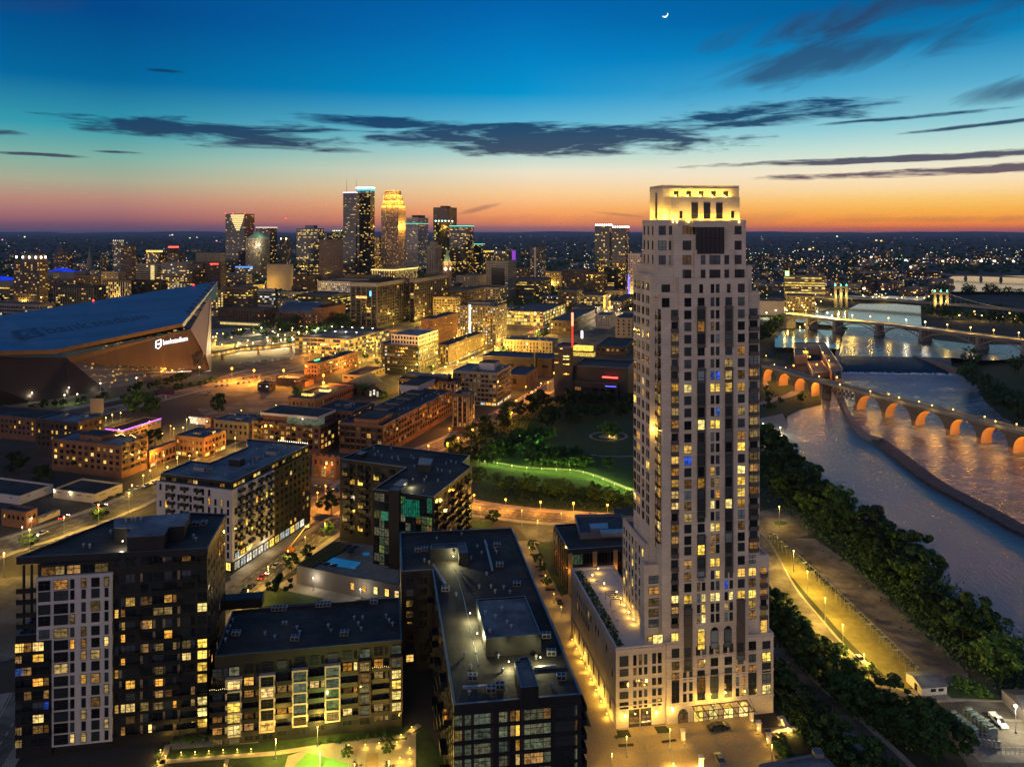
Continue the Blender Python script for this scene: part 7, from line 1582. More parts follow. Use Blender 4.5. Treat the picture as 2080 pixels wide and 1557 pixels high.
def lock():
 b=Bld('river_lock', 'concrete river lock with buildings glowing orange beside the dam', 'lock', P(1665, 760), None, 10); rc=pbr('lock_concrete', (.26, .17, .13), .85, .2, .2)
 for pts, z in ((((1660, 712), (1676, 712), (1712, 770), (1690, 776)), 9), (((1612, 708), (1676, 708), (1678, 720), (1614, 720)), 7), (((1640, 745), (1668, 742), (1685, 765), (1652, 770)), 5), (((1612, 722), (1636, 722), (1640, 738), (1614, 740)), 8), (((1694, 768), (1706, 765), (1712, 788), (1698, 790)), 8)):
  q=[P(x, y) for x, y in pts]; q=q if area(q)>0 else q[::-1]; b.slab(q, 0, z, rc, roof_m, .5)
 w=P(1630, 735); b.w(Vector((w.x, w.y-3, 0)), Vector((1, 0, 0)), 2, 6, 5, 2.5, 'y', 'f'); b.w(Vector((w.x, w.y-3, 0)), Vector((1, 0, 0)), 2, 10, 5, 2.5, 'y', 'f')
 for px, py in ((1637, 714), (1645, 724), (1659, 740), (1684, 732), (1631, 758), (1671, 716), (1700, 766), (1612, 742)): glint(b.root, P(px, py, 11), CO, 3500, .4, bulb_o, .5)
 b.done()
lock()
# ---- stone arch bridge
def archbridge():
 g=[(1548, 775), (1580, 783), (1612, 794), (1645, 805), (1672, 812), (1737, 831), (1794, 847), (1855, 863.5), (1925, 883), (1988, 900), (2053, 919.5), (2125, 941), (2205, 965)]
 b=Bld('stone_arch_bridge', 'long curved stone arch bridge with orange lit arches over the rapids', 'bridge', P(1850, 860), None, 0)
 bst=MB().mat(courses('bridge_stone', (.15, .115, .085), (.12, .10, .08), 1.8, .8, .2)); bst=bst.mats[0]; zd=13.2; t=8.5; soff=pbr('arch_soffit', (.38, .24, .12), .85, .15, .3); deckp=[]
 spans=list(zip(g, g[1:]))
 for i, (a, c) in enumerate(spans):
  A, C=P(*a), P(*c); d=(C-A).normalized(); n=Vector((-d.y, d.x, 0)); L=(C-A).length; pw=1.6; rad=(L-2*pw)/2; deckp.append(A)
  if i==4:      # steel truss over the lock
   s=MB().mat(blackc); N=8
   for off in (0, t):
    for k in range(N): p, q=A+d*L*k/N+n*off, A+d*L*(k+1)/N+n*off; s.tube(p+Vector((0, 0, 6)), q+Vector((0, 0, 6)), .22, n=4); s.tube(p+Vector((0, 0, zd-1)), q+Vector((0, 0, zd-1)), .22, n=4); s.tube(p+Vector((0, 0, 6)), q+Vector((0, 0, zd-1)), .16, n=4); s.tube(p+Vector((0, 0, zd-1)), q+Vector((0, 0, 6)), .16, n=4); s.tube(p+Vector((0, 0, 6)), p+Vector((0, 0, zd-1)), .2, n=4)
   b.part('steel_truss', s); continue
  zs=max(.3, zd-1.3-rad); N=12
  arc=[(-rad*math.cos(math.pi*k/N), zs+rad*math.sin(math.pi*k/N)*min(1, (zd-1.3-zs)/rad)) for k in range(N+1)]
  mid=A+d*L/2; m=MB().mat(bst)
  for off, flip in ((0, 0), (t, 1)):
   if off: b.part('arch_wall', m); m=MB().mat(bst)
   V=lambda x, z: mid+d*x+n*off+Vector((0, 0, z))
   m.face([V(-L/2, -1), V(-rad, -1), V(-rad, zs), V(-rad, zd), V(-L/2, zd)]); m.face([V(rad, -1), V(L/2, -1), V(L/2, zd), V(rad, zd), V(rad, zs)])
   for k in range(N): m.face([V(*arc[k]), V(*arc[k+1]), V(arc[k+1][0], zd), V(arc[k][0], zd)])
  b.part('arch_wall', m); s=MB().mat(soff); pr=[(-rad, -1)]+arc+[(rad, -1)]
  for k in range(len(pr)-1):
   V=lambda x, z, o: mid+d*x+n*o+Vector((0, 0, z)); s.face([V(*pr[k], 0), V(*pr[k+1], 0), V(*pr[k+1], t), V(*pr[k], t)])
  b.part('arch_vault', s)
  for x_ in (-L/2,):
   s=MB().mat(MATS['bridge_stone']).prism([A-n*1.2, A+d*1.5-n*.1, A+d*1.5+n*t, A-d*1.5+n*t, A-d*1.5-n*.1], -1, 3.2); b.part('pier_foot', s)
  p=mid+d*rad*.25+n*1.0+Vector((0, 0, zd-2.6)); l=bpy.data.objects.new('light', lightdata((1, .38, .04), (6500, 9500, 7500)[i % 3], .4)); sc.collection.objects.link(l); l.parent=b.root; l.location=p-b.rl
  MB().mat(bulb_o).cyl((p.x, p.y), .3, p.z+.5, p.z+.8, 8).obj('floodlight', b.root)
 deckp.append(P(*g[-1]))
 dk=MB().mat(conc); Ld=deckp; strip(dk, Ld, t+.5, -.5, zd)
 for d0 in (-.5, t+.1):
  A, B_=offset_line(Ld, d0), offset_line(Ld, d0+.4)
  for i in range(len(Ld)-1):
   for z0, z1 in ((zd-1.0, zd+1.1),): dk.face([A[i]+Vector((0, 0, z0)), A[i+1]+Vector((0, 0, z0)), A[i+1]+Vector((0, 0, z1)), A[i]+Vector((0, 0, z1))]); dk.face([A[i]+Vector((0, 0, z1)), A[i+1]+Vector((0, 0, z1)), B_[i+1]+Vector((0, 0, z1)), B_[i]+Vector((0, 0, z1))]); dk.face([B_[i]+Vector((0, 0, z1)), B_[i+1]+Vector((0, 0, z1)), B_[i+1]+Vector((0, 0, z0)), B_[i]+Vector((0, 0, z0))])
 b.part('deck', dk); b.done()
archbridge()
def plainbridge(name, label, top, zd, width, piers, deckmat, archy=True, zbase=ZU, rail=True):
 w=smooth_line([P(x, y, zd) for x, y in top], 4); b=Bld(name, label, 'bridge', w[len(w) // 2], None, 0)
 m=MB().mat(deckmat); strip(m, w, width, 0, zd); m.mat(greyc)
 for o in (0, width):
  A=offset_line(w, o)
  for i in range(len(w)-1): m.face([A[i]+Vector((0, 0, -1.6)), A[i+1]+Vector((0, 0, -1.6)), A[i+1]+Vector((0, 0, 1.0)), A[i]+Vector((0, 0, 1.0))])
 b.part('deck', m); ps=[]
 for x in piers:
  k=min(range(len(w)), key=lambda i: abs(pxof(w[i])-x)); p=w[k].copy(); p=w[k]+(w[min(k+1, len(w)-1)]-w[k])*0; ps.append(p); d=(w[min(k+1, len(w)-1)]-w[max(0, k-1)]).normalized(); e=Vector((-d.y, d.x, 0)); m=MB().mat(greyc); o=Vector((p.x, p.y, 0)); m.obox(o, d, -2.4, 2.4, -1, width+1, 0, zbase+3); m.obox(o, d, -1.5, 1.5, -.6, width+.6, zbase+3, zd-1.5); b.part('pier', m)
 if archy:
  for a, c in zip(ps, ps[1:]):
   m=MB().mat(greyc); N=14; d=c-a; hgt=zd-3.0-(zbase+1); e=Vector((-d.y, d.x, 0)).normalized()
   for off in (.4, width-1.4):
    f=lambda u, dz: Vector((a.x, a.y, 0))+Vector((d.x, d.y, 0))*u+e*off+Vector((0, 0, zbase+1+hgt*math.sin(math.pi*u) ** .8+dz))
    for k in range(N):
     u0, u1=k/N, (k+1)/N; m.face([f(u0, 0), f(u1, 0), f(u1, 1.3), f(u0, 1.3)]); m.face([f(u0, 0), f(u0, 0)+e, f(u1, 0)+e, f(u1, 0)])
     if k: q=f(u0, 1.2); m.box(q.x-.25, q.x+.25, q.y-.25, q.y+.25, q.z, zd-1.5)
   b.part('arch_rib', m)
 b.done(); return b
plainbridge('concrete_arch_bridge', 'curving concrete arch bridge with brightly lit deck above the dam', [(1586, 637), (1640, 643), (1695, 650), (1780, 657), (1870, 667), (1985, 682), (2100, 695)], 19, 16, [1600, 1640, 1695, 1780, 1875, 1985, 2075], pbr('lit_deck', (.36, .32, .25), .8, .2, .3))
plainbridge('low_far_bridge', 'flat far bridge crossing the pale water at the right', [(1905, 557), (1960, 559), (2100, 564)], 14, 12, [1958, 1988, 2018, 2046], greyc, False)
def suspension():
 top=[(1600, 598), (1700, 604), (1800, 609), (1910, 617), (2000, 624), (2100, 634)]; b=plainbridge('suspension_bridge', 'suspension bridge with two lit stone towers tipped by green lamps', top, 16, 22, [1708, 1911], greyc, False)
 zd=16; tw=[]
 for px, py, yt, col in ((1708, 605, 578, (.8, .9, .25)), (1911, 617, 590, (.95, .85, .25))):
  c=P(px, py, zd); Y=c.y; h=zat(yt, Y); d=Vector((1, -.15, 0)).normalized(); e=Vector((-d.y, d.x, 0)); tw.append((c, h)); m=MB().mat(tan)
  for o in (-9, 0, 9):
   m.obox(Vector((c.x, c.y, 0)), d, o-1.8, o+1.8, -2, 2, 0, h-3); m.obox(Vector((c.x, c.y, 0)), d, o-2.3, o+2.3, -2.4, 2.4, h-3, h-1.6)
  m.obox(Vector((c.x, c.y, 0)), d, -10, 10, -1.6, 1.6, h-6, h-3.2); b.part('bridge_tower', m); m=MB().mat(glow('green_bridge_lamp', (.05, 1, .5), 14))
  for o in (-9, 0, 9): q=c+d*o; m.cyl((q.x, q.y), 1.0, h-1.6, h+.6, 8, .3)
  b.part('green_lamp', m)
  for o in (-5, 5): l=bpy.data.objects.new('light', lightdata((1, .8, .25), 9000, .6)); sc.collection.objects.link(l); l.parent=b.root; q=c+d*o-e*6; l.location=Vector((q.x, q.y, zd+4))-b.rl
 m=MB().mat(metal)
 def cable(p, q, sag, n=14):
  pts=[p.lerp(q, k/n)-Vector((0, 0, sag*math.sin(math.pi*k/n))) for k in range(n+1)]
  for a, c in zip(pts, pts[1:]): m.tube(a, c, .35, n=4)
  for a in pts[1:-1]: m.tube(a, Vector((a.x, a.y, zd)), .1, n=3)
 (c0, h0), (c1, h1)=tw; A=Vector((c0.x, c0.y, h0-1)); C=Vector((c1.x, c1.y, h1-1)); cable(A, C, 20); cable(Vector(P(1590, 598, zd)), A, 3); cable(C, Vector(P(2060, 629, zd)), 3)
 b.part('suspension_cable', m)
suspension()
hz=newmat('air'); t=hz.node_tree; o=node(t, 'ShaderNodeOutputMaterial'); v=node(t, 'ShaderNodeVolumePrincipled'); v.inputs['Color'].default_value=(.45, .6, .95, 1); v.inputs['Density'].default_value=1.2e-5; t.links.new(v.outputs[0], o.inputs['Volume'])
tag(MB().mat(hz).box(-41000, 41000, -1600, 41000, -13, 300).obj('haze'), kind='stuff')
# ---------------------------------------------------------------- land cover and streets
def island(pts, mat, z=.02, name='ground', zt=None): return sheet(name, pts, mat, z, zt)
island([(1545, 740), (1600, 770), (1668, 800), (1668, 822), (1625, 832), (1600, 845), (1594, 880), (1590, 920), (1545, 900)], lawn_d, .20, 'lawn')
island([(1544, 905), (1594, 925), (1640, 985), (1700, 1040), (1760, 1080), (1850, 1150), (1900, 1215), (1980, 1275), (2110, 1330), (2130, 1600), (1700, 1640), (1600, 1500), (1544, 1200)], dirt, .03)
island([(1935, 740), (2000, 745), (2150, 745), (2150, 880), (2060, 862), (2010, 822), (1990, 785), (1952, 757)], lawn_d, .25, 'river_bank')
island([(1545, 612), (1720, 612), (1722, 628), (1600, 640), (1600, 652), (1640, 668), (1590, 672), (1572, 690), (1570, 706), (1610, 712), (1545, 735)], dirt, .05, 'river_bank')
road([(1546, 822), (1570, 812), (1606, 802), (1625, 785), (1608, 768), (1585, 752), (1550, 742)], 7, .30, conc, 0, lanes=False, name='path')
road([(1560, 792), (1552, 770), (1556, 756)], 4, .28, conc, 0, lanes=False, name='path')
sheet('plaza', [(1544, 850), (1590, 840), (1600, 862), (1592, 885), (1544, 895)], conc, .26)
cxp, cyp=1590, 1063
disc=[(cxp+76*math.cos(a), cyp+31*math.sin(a)) for a in [k*math.pi/20 for k in range(40)]]
sheet('road', disc, asphalt, .10); sheet('kerb', [(cxp-4+16*math.cos(a), 1064+5.5*math.sin(a)) for a in [k*math.pi/12 for k in range(24)]], conc, .24); sheet('lawn', [(cxp-4+14.5*math.cos(a), 1063.6+4.6*math.sin(a)) for a in [k*math.pi/12 for k in range(24)]], lawn, .32)
road([(1520, 1075), (1548, 1110), (1590, 1190), (1640, 1255), (1700, 1325), (1760, 1378), (1815, 1412), (1870, 1436), (1960, 1440), (2110, 1446)], 7.5, .12, asphalt, .8, lanes=False)
sheet('lawn', [(1552, 1096), (1584, 1096), (1650, 1160), (1720, 1225), (1790, 1290), (1868, 1370), (1850, 1398), (1832, 1402), (1772, 1350), (1712, 1290), (1650, 1220), (1600, 1162)], litgrass, .16)
sheet('lot', [(1584, 1092), (1655, 1094), (1720, 1140), (1800, 1205), (1880, 1275), (1966, 1368), (1972, 1400), (1915, 1402), (1868, 1368), (1790, 1288), (1700, 1202)], gravelm, .14)
sheet('lot', [(1838, 1400), (1975, 1398), (1990, 1412), (1960, 1425), (1885, 1428)], conc, .18)
sheet('lawn', [(1905, 1392), (1965, 1390), (2042, 1418), (1975, 1424), (1935, 1420)], lawn, .22)
road([(1560, 1290), (1600, 1350), (1660, 1415), (1730, 1475), (1800, 1540), (1880, 1620)], 6.5, .14, asphalt, 1.6, lanes=False)
sheet('lot', [(1900, 1440), (2110, 1444), (2130, 1600), (1990, 1600), (1915, 1470)], lot, .10)
sheet('pavement', [(1905, 1455), (1935, 1452), (2020, 1525), (2090, 1530), (2090, 1550), (1990, 1548), (1965, 1520)], conc, .16)
def forecourt():
 sheet('driveway', [(1150, 1470), (1250, 1480), (1375, 1468), (1530, 1452), (1610, 1560), (1640, 1620), (1150, 1620)], paver, .06)
 m=MB().mat(conc)
 for px0, px1 in ((1300, 1325), (1350, 1385), (1398, 1445), (1440, 1498), (1475, 1550)):
  a, c=P(px0, 1476), P(px1, 1600); strip(m, [a, c], .25, -.25, .14)
 for y0, y1 in ((1500, 1478), (1535, 1505), (1575, 1540)): strip(m, [P(1235, y0), P(1590, y1)], .25, -.25, .15)
 tag(m.obj('paving_band'), kind='structure')
 for pts in (((1252, 1484), (1276, 1482), (1283, 1497), (1256, 1499)), ((1328, 1476), (1352, 1474), (1364, 1488), (1336, 1490)), ((1255, 1512), (1287, 1510), (1287, 1516), (1257, 1518)), ((1343, 1505), (1372, 1501), (1375, 1506), (1346, 1510))): sheet('planting_bed', pts, dirt, .2)
forecourt()
ln=[(1068, 1098), (1100, 1160), (1135, 1225), (1170, 1300), (1205, 1390), (1245, 1490), (1265, 1600)]
road(ln, 10, .10, paver, 0, lanes=False, name='lane'); 
sheet('lawn', [(1086, 1104), (1120, 1104), (1157, 1205), (1140, 1212), (1108, 1150)], lawn, .14)
for i, y in enumerate((1125, 1149, 1168, 1196)): sheet('planting_bed', [(1064+(y-1098)*.44+d, y+e) for d, e in ((0, 0), (20, 0), (21, 4), (1, 4))], dirt, .2)
sheet('lot', [(1048, 1068), (1125, 1066), (1125, 1100), (1075, 1100)], lot, .1); sheet('lawn', [(960, 1058), (1005, 1057), (1000, 1074), (962, 1074)], lawn_d, .12)
sheet('park_lawn', [(958, 1018), (1010, 905), (1040, 860), (1120, 815), (1290, 815), (1420, 900), (1420, 1060), (1290, 1052), (1130, 1040), (1010, 1026)], lawn_d, .05)
sheet('park_lawn', [(968, 938), (1075, 955), (1180, 966), (1290, 1000), (1290, 1030), (1110, 1022), (970, 1008)], lawn, .09)
road([(962, 934), (1000, 938), (1060, 948), (1120, 952), (1170, 955), (1210, 966), (1250, 982), (1300, 1001)], 2.6, .14, conc, 0, lanes=False, name='path')
ring_=[P(1236+37*math.cos(a), 886+9*math.sin(a)) for a in [k*math.pi/16 for k in range(33)]]
m=MB().mat(conc); strip(m, ring_, .9, -.9, .16); tag(m.obj('path'), kind='structure')
sheet('plaza', [(1236+20*math.cos(a), 887+4*math.sin(a)) for a in [k*math.pi/8 for k in range(16)]], conc, .18)
road([(1180, 920), (1230, 927), (1300, 926)], 1.8, .12, conc, 0, lanes=False, name='path')
road([(940, 1032), (1010, 1040), (1080, 1048), (1180, 1055), (1300, 1062)], 13, .08)
road([(960, 1016), (1040, 1028), (1130, 1037), (1300, 1048)], 2.2, .2, conc, 0, lanes=False, name='path')
road([(690, 1000), (760, 955), (865, 915), (925, 890), (985, 860), (1050, 825), (1110, 790), (1150, 764)], 13, .06)
road([(-140, 1175), (-20, 1120), (110, 1078), (240, 1030), (320, 992), (410, 945), (500, 905), (580, 872)], 17, .06, smooth=True)
road([(380, 1295), (470, 1212), (545, 1160), (620, 1108), (690, 1062), (760, 1020)], 12, .09)
sheet('lot', [(632, 945), (692, 940), (692, 1040), (632, 1062)], lot, .05); sheet('pavement', [(466, 1172), (632, 1050), (640, 1058), (560, 1125), (478, 1190)], conc, .2)
sheet('lawn', [(520, 1215), (560, 1196), (660, 1216), (640, 1225), (530, 1232)], lawn, .16); sheet('plaza', [(560, 1190), (612, 1160), (735, 1215), (700, 1225), (640, 1222)], conc, .13)
road([(-60, 1600), (20, 1480), (60, 1400)], 9, .07); sheet('roof_deck', [(-60, 1180), (150, 1160), (60, 1330), (-60, 1360)], lot, .12)
sheet('lot', [(318, 975), (318, 1010), (240, 1050), (180, 1060), (250, 1020)], lot, .14)
road([(860, 790), (905, 752), (960, 735), (1010, 712), (1060, 690), (1110, 665)], 15, .06)
road([(1030, 700), (1100, 672), (1160, 650), (1215, 630), (1270, 606), (1330, 588)], 16, .07)
road([(620, 850), (700, 800), (760, 765), (800, 750)], 10, .05, lanes=False)
road([(430, 905), (455, 880), (560, 850), (640, 838)], 9, .05, lanes=False)
road([(-100, 905), (150, 850), (300, 815), (400, 790), (520, 765), (620, 745), (700, 730)], 14, .05)
road([(-100, 870), (100, 838), (230, 812), (330, 790), (430, 768), (520, 748), (600, 728), (640, 712)], 9, .08, conc, 0, lanes=False, name='rail_bed')
road([(430, 720), (520, 700), (610, 690), (690, 680), (760, 660)], 12, .06)
road([(560, 665), (640, 668), (712, 672), (760, 690), (800, 720)], 14, .05)
sheet('lot', [(395, 800), (440, 770), (520, 752), (560, 760), (560, 790), (480, 805)], lot, .12); sheet('lot', [(470, 745), (560, 722), (618, 722), (618, 752), (560, 758)], lot, .10)
sheet('lot', [(445, 832), (520, 800), (600, 795), (590, 840), (520, 842)], lot, .1)
sheet('plaza', [(430, 668), (560, 662), (600, 680), (600, 695), (430, 712)], conc, .04); sheet('park_lawn', [(585, 668), (625, 655), (670, 656), (690, 668), (650, 676), (600, 676)], lawn, .08)
sheet('lawn', [(-60, 848), (60, 826), (240, 800), (250, 808), (60, 850), (-60, 875)], lawn, .06); sheet('lawn', [(250, 806), (430, 765), (470, 758), (400, 782), (280, 812)], lawn_d, .12)
sheet('lot', [(400, 830), (440, 820), (520, 845), (430, 862)], lot, .06)
sheet('plaza', [(755, 668), (900, 660), (930, 700), (800, 740)], lot, .03); sheet('plaza', [(1040, 640), (1200, 615), (1280, 640), (1280, 720), (1060, 700)], lot, .03)
sheet('courtyard', [(320, 1515), (860, 1470), (905, 1540), (920, 1640), (300, 1640)], lawn_d, .05)
def walk(pts, w, mat=conc, z=.16): road(pts, w, z, mat, 0, lanes=False, name='path', smooth=False)
walk([(318, 1580), (342, 1512)], 1.5); walk([(325, 1548), (560, 1530), (640, 1518), (820, 1495), (852, 1472)], 1.6); walk([(836, 1488), (836, 1600)], 2.2); walk([(448, 1600), (462, 1540)], 1.0)
sheet('plaza', [(585, 1535), (632, 1520), (730, 1510), (830, 1502), (834, 1620), (560, 1620)], conc, .12)
grn=pbr('putting_green', (.10, .22, .04), .9, .1, 1.0); sheet('lawn', [(624, 1528), (710, 1552), (730, 1620), (570, 1620), (600, 1555)], grn, .18)
sheet('planting_bed', [(745, 1530), (768, 1530), (768, 1620), (735, 1620)], tan, .2)
sheet('pavement', [(345, 1500), (520, 1488), (525, 1510), (350, 1524)], conc, .3)
# ---------------------------------------------------------------- trees
G_='trees on the river bank'
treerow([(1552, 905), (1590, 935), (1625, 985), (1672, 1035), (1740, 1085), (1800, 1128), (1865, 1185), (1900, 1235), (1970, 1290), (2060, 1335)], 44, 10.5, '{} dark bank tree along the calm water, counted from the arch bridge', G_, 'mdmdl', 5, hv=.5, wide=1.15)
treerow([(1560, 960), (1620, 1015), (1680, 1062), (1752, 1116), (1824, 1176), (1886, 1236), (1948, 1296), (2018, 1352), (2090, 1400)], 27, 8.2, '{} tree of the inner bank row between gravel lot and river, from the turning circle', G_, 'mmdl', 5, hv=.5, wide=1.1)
treerow([(1558, 1240), (1590, 1300), (1630, 1340), (1690, 1395), (1750, 1450), (1830, 1490), (1900, 1540)], 18, 8.2, '{} big leafy tree between the two curving roads, counted from the tower', 'trees between the curving roads', 'm', 2.0, wide=1.25)
treerow([(1605, 1270), (1655, 1325), (1715, 1378), (1785, 1430), (1845, 1470)], 10, 7, '{} pale green tree by the lamp lit river road, counted from the tower', 'trees between the curving roads', 'ml', 2.2, wide=1.25)
treerow([(1570, 1390), (1610, 1440), (1660, 1490), (1720, 1545), (1770, 1600)], 11, 7.5, '{} garden tree below the lower curving road, counted from the tower', 'trees between the curving roads', 'md', 2.0, wide=1.2)
treerow([(1868, 1500), (1890, 1520), (1900, 1560)], 3, 10, '{} tall tree beside the fenced equipment yard', 'trees between the curving roads', 'm', 1.0, wide=1.2)
treerow([(1945, 1395), (1985, 1408), (2010, 1418)], 5, 3.2, '{} shrub on the small lawn right of the white shed', 'shrubs by the shed', 'l', 1.0, wide=1.6)
def cover(name, lines, n, spread, h, mats, seed):
 r=random.Random(seed); m=MB()
 for i in range(n):
  L=r.choice(lines); k=r.randrange(len(L)-1); p=P(*L[k]).lerp(P(*L[k+1]), r.random())+Vector((r.gauss(0, spread), r.gauss(0, spread), 0)); hh=abs(math.sin(p.x*.31)*math.cos(p.y*.27))*h+.4
  p.z=r.uniform(.1, hh); u=Vector((r.gauss(0, 1), r.gauss(0, 1), r.gauss(0, .6))).normalized()*r.uniform(.25, .6); v=u.orthogonal().normalized()*r.uniform(.2, .5); m.mat(r.choice(mats)).face([p-u, p-v, p+u, p+v])
 tag(m.obj(name), kind='stuff')
bank=[(1552, 925), (1610, 1000), (1690, 1070), (1770, 1130), (1850, 1200), (1920, 1270), (2060, 1370)]
cover('undergrowth', [bank, [(x-12, y+10) for x, y in bank], [(x+22, y-25) for x, y in bank]], 26000, 4, 3.2, (leaf, leaf_d, leaf_d, leaf_l), 5)
cover('undergrowth', [[(1562, 1260), (1610, 1320), (1690, 1395), (1760, 1455), (1850, 1510)], [(1590, 1250), (1650, 1325), (1730, 1390), (1840, 1465)], [(1575, 1400), (1640, 1480), (1720, 1560)]], 13000, 1.6, 1.4, (leaf, leaf_d, leaf_l), 6)
cover('undergrowth', [[(960, 905), (1040, 862), (1140, 830), (1290, 825)], [(985, 930), (1080, 915), (1200, 945)], [(1030, 1000), (1280, 1020)]], 12000, 6, 3, (leaf, leaf_d, leaf_d), 7)
Gp='trees in the park'
treerow([(905, 915), (950, 935), (1000, 945)], 9, 8, '{} dark tree at the west end of the lit park path', Gp, 'd', 3)
treerow([(960, 905), (1000, 880), (1040, 855), (1090, 835), (1140, 825), (1210, 822), (1300, 825)], 22, 11, '{} tree of the park edge along the orange street and theatre', Gp, 'd', 5)
treerow([(985, 925), (1030, 915), (1080, 910), (1110, 902)], 10, 9, '{} dark tree above the lawn, behind the lit path', Gp, 'dm', 4)
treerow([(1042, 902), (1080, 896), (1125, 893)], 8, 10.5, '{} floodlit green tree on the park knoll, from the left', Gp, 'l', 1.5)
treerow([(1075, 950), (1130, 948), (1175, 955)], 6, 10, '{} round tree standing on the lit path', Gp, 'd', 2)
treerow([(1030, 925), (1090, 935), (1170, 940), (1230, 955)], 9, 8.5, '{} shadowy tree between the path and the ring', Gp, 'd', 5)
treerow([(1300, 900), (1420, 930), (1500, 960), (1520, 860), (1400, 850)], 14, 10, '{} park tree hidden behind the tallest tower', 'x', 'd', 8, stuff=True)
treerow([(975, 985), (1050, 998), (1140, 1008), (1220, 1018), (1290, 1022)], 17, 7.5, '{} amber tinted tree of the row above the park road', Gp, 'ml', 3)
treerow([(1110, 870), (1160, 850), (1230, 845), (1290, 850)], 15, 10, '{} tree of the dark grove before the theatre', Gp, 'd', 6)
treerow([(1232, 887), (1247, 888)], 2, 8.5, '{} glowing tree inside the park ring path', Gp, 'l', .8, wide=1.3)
treerow([(250, 815), (330, 800), (440, 778)], 12, 5, '{} low tree on the rail side slope below the stadium', 'rail side trees', 'ml', 3)
treerow([(590, 700), (700, 728), (790, 745), (890, 760)], 16, 7, '{} street tree round the glowing ramp', 'ramp street trees', 'm', 6, stuff=True)
treerow([(1010, 735), (1060, 700), (1130, 672), (1200, 640)], 26, 9, '{} tree down the bright yellow street', 'yellow street trees', 'm', 7, stuff=True)
treerow([(800, 690), (900, 660), (1000, 640), (1100, 640)], 16, 8, '{} tree', 'x', 'm', 12, stuff=True)
treerow([(1955, 760), (2000, 790), (2030, 830), (2080, 862), (2130, 885)], 20, 15, '{} dark bank tree across the rapids, counted from the dam', 'trees across the rapids', 'd', 7, wide=1.3, stuff=True)
treerow([(1990, 750), (2060, 755), (2130, 770), (2140, 830)], 16, 16, '{} tree of the far grove across the rapids', 'trees across the rapids', 'd', 12, wide=1.3, stuff=True)
treerow([(1880, 640), (1940, 650), (2000, 655), (2090, 665)], 18, 17, '{} island tree between the two lit bridges', 'trees beyond the lit bridges', 'd', 9, wide=1.3, stuff=True)
treerow([(1885, 626), (1960, 634), (2090, 645)], 14, 16, '{} island tree just below the suspension bridge', 'trees beyond the lit bridges', 'd', 9, wide=1.3, stuff=True)
treerow([(1930, 600), (2000, 598), (2090, 605)], 14, 20, '{} tree below the pale far water', 'trees beyond the lit bridges', 'd', 14, wide=1.4, stuff=True)
treerow([(1700, 585), (1780, 580), (1860, 588), (1900, 600)], 16, 20, '{} tree of the dark wood behind the suspension bridge', 'trees beyond the lit bridges', 'd', 16, wide=1.5, stuff=True)
treerow([(1548, 700), (1560, 680), (1575, 665), (1590, 655)], 12, 13, '{} leafy tree between the tallest tower and the upper pool', 'trees by the upper pool', 'dm', 6, wide=1.3)
treerow([(1552, 790), (1560, 840), (1600, 815), (1650, 815)], 7, 6, '{} tree on the small riverside park lawn', 'trees by the upper pool', 'm', 3)
treerow([(1580, 735), (1600, 728), (1610, 745)], 4, 6, '{} small lit tree left of the river lock', 'trees by the upper pool', 'l', 3)
Gs='street trees on the left'
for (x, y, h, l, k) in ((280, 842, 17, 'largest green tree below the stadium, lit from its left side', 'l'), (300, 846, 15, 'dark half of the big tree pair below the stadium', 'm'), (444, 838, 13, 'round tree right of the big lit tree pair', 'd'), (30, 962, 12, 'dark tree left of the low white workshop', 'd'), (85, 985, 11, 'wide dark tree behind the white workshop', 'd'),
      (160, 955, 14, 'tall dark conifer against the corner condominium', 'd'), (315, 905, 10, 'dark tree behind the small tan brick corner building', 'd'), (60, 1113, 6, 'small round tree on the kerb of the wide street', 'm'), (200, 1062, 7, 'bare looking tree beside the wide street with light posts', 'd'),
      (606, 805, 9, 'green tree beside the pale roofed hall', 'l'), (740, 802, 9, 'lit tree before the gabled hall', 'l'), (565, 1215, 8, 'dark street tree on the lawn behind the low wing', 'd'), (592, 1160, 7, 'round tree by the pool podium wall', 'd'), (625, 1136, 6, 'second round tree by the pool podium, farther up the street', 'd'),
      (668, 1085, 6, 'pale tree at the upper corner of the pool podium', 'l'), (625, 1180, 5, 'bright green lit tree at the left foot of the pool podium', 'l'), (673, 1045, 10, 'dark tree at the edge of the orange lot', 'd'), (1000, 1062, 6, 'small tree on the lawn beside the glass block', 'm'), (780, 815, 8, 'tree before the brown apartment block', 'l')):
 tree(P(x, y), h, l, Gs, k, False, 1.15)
treerow([(250, 800), (290, 793), (340, 783), (385, 772)], 10, 7, '{} small tree before the stadium glass, from the left', Gs, 'dm', 2)
treerow([(60, 835), (150, 822), (220, 812)], 8, 6, '{} shrubby tree on the lawn under the stadium wall', Gs, 'm', 2)
treerow([(540, 672), (580, 664), (630, 652), (690, 655), (708, 668), (640, 680), (560, 678)], 60, 12, '{} tree round the oval downtown park', 'downtown park trees', 'dm', 9, wide=1.3, stuff=True)
treerow([(450, 690), (520, 676), (560, 690), (590, 700), (640, 690)], 34, 8, '{} tree on the bright station plaza', 'downtown park trees', 'm', 8, stuff=True)
treerow([(1150, 640), (1190, 625), (1210, 612)], 8, 12, '{} tree lining the bright yellow street', 'downtown park trees', 'l', 6, stuff=True)
tag(FARW.obj('distant_treeline'), kind='stuff')
for i, y in enumerate((1120, 1144, 1164, 1190)): tree(P(1072+(y-1098)*.44, y), 4.2, f'{ordw(i)} young lamp lit tree in the lane beds, counted from the park', 'young trees in the lane', 'l')
treerow([(345, 1512), (420, 1505), (520, 1496)], 9, 1.4, '{} low shrub along the lit courtyard path, from the left', 'courtyard shrubs', 'l', .3, wide=1.5)
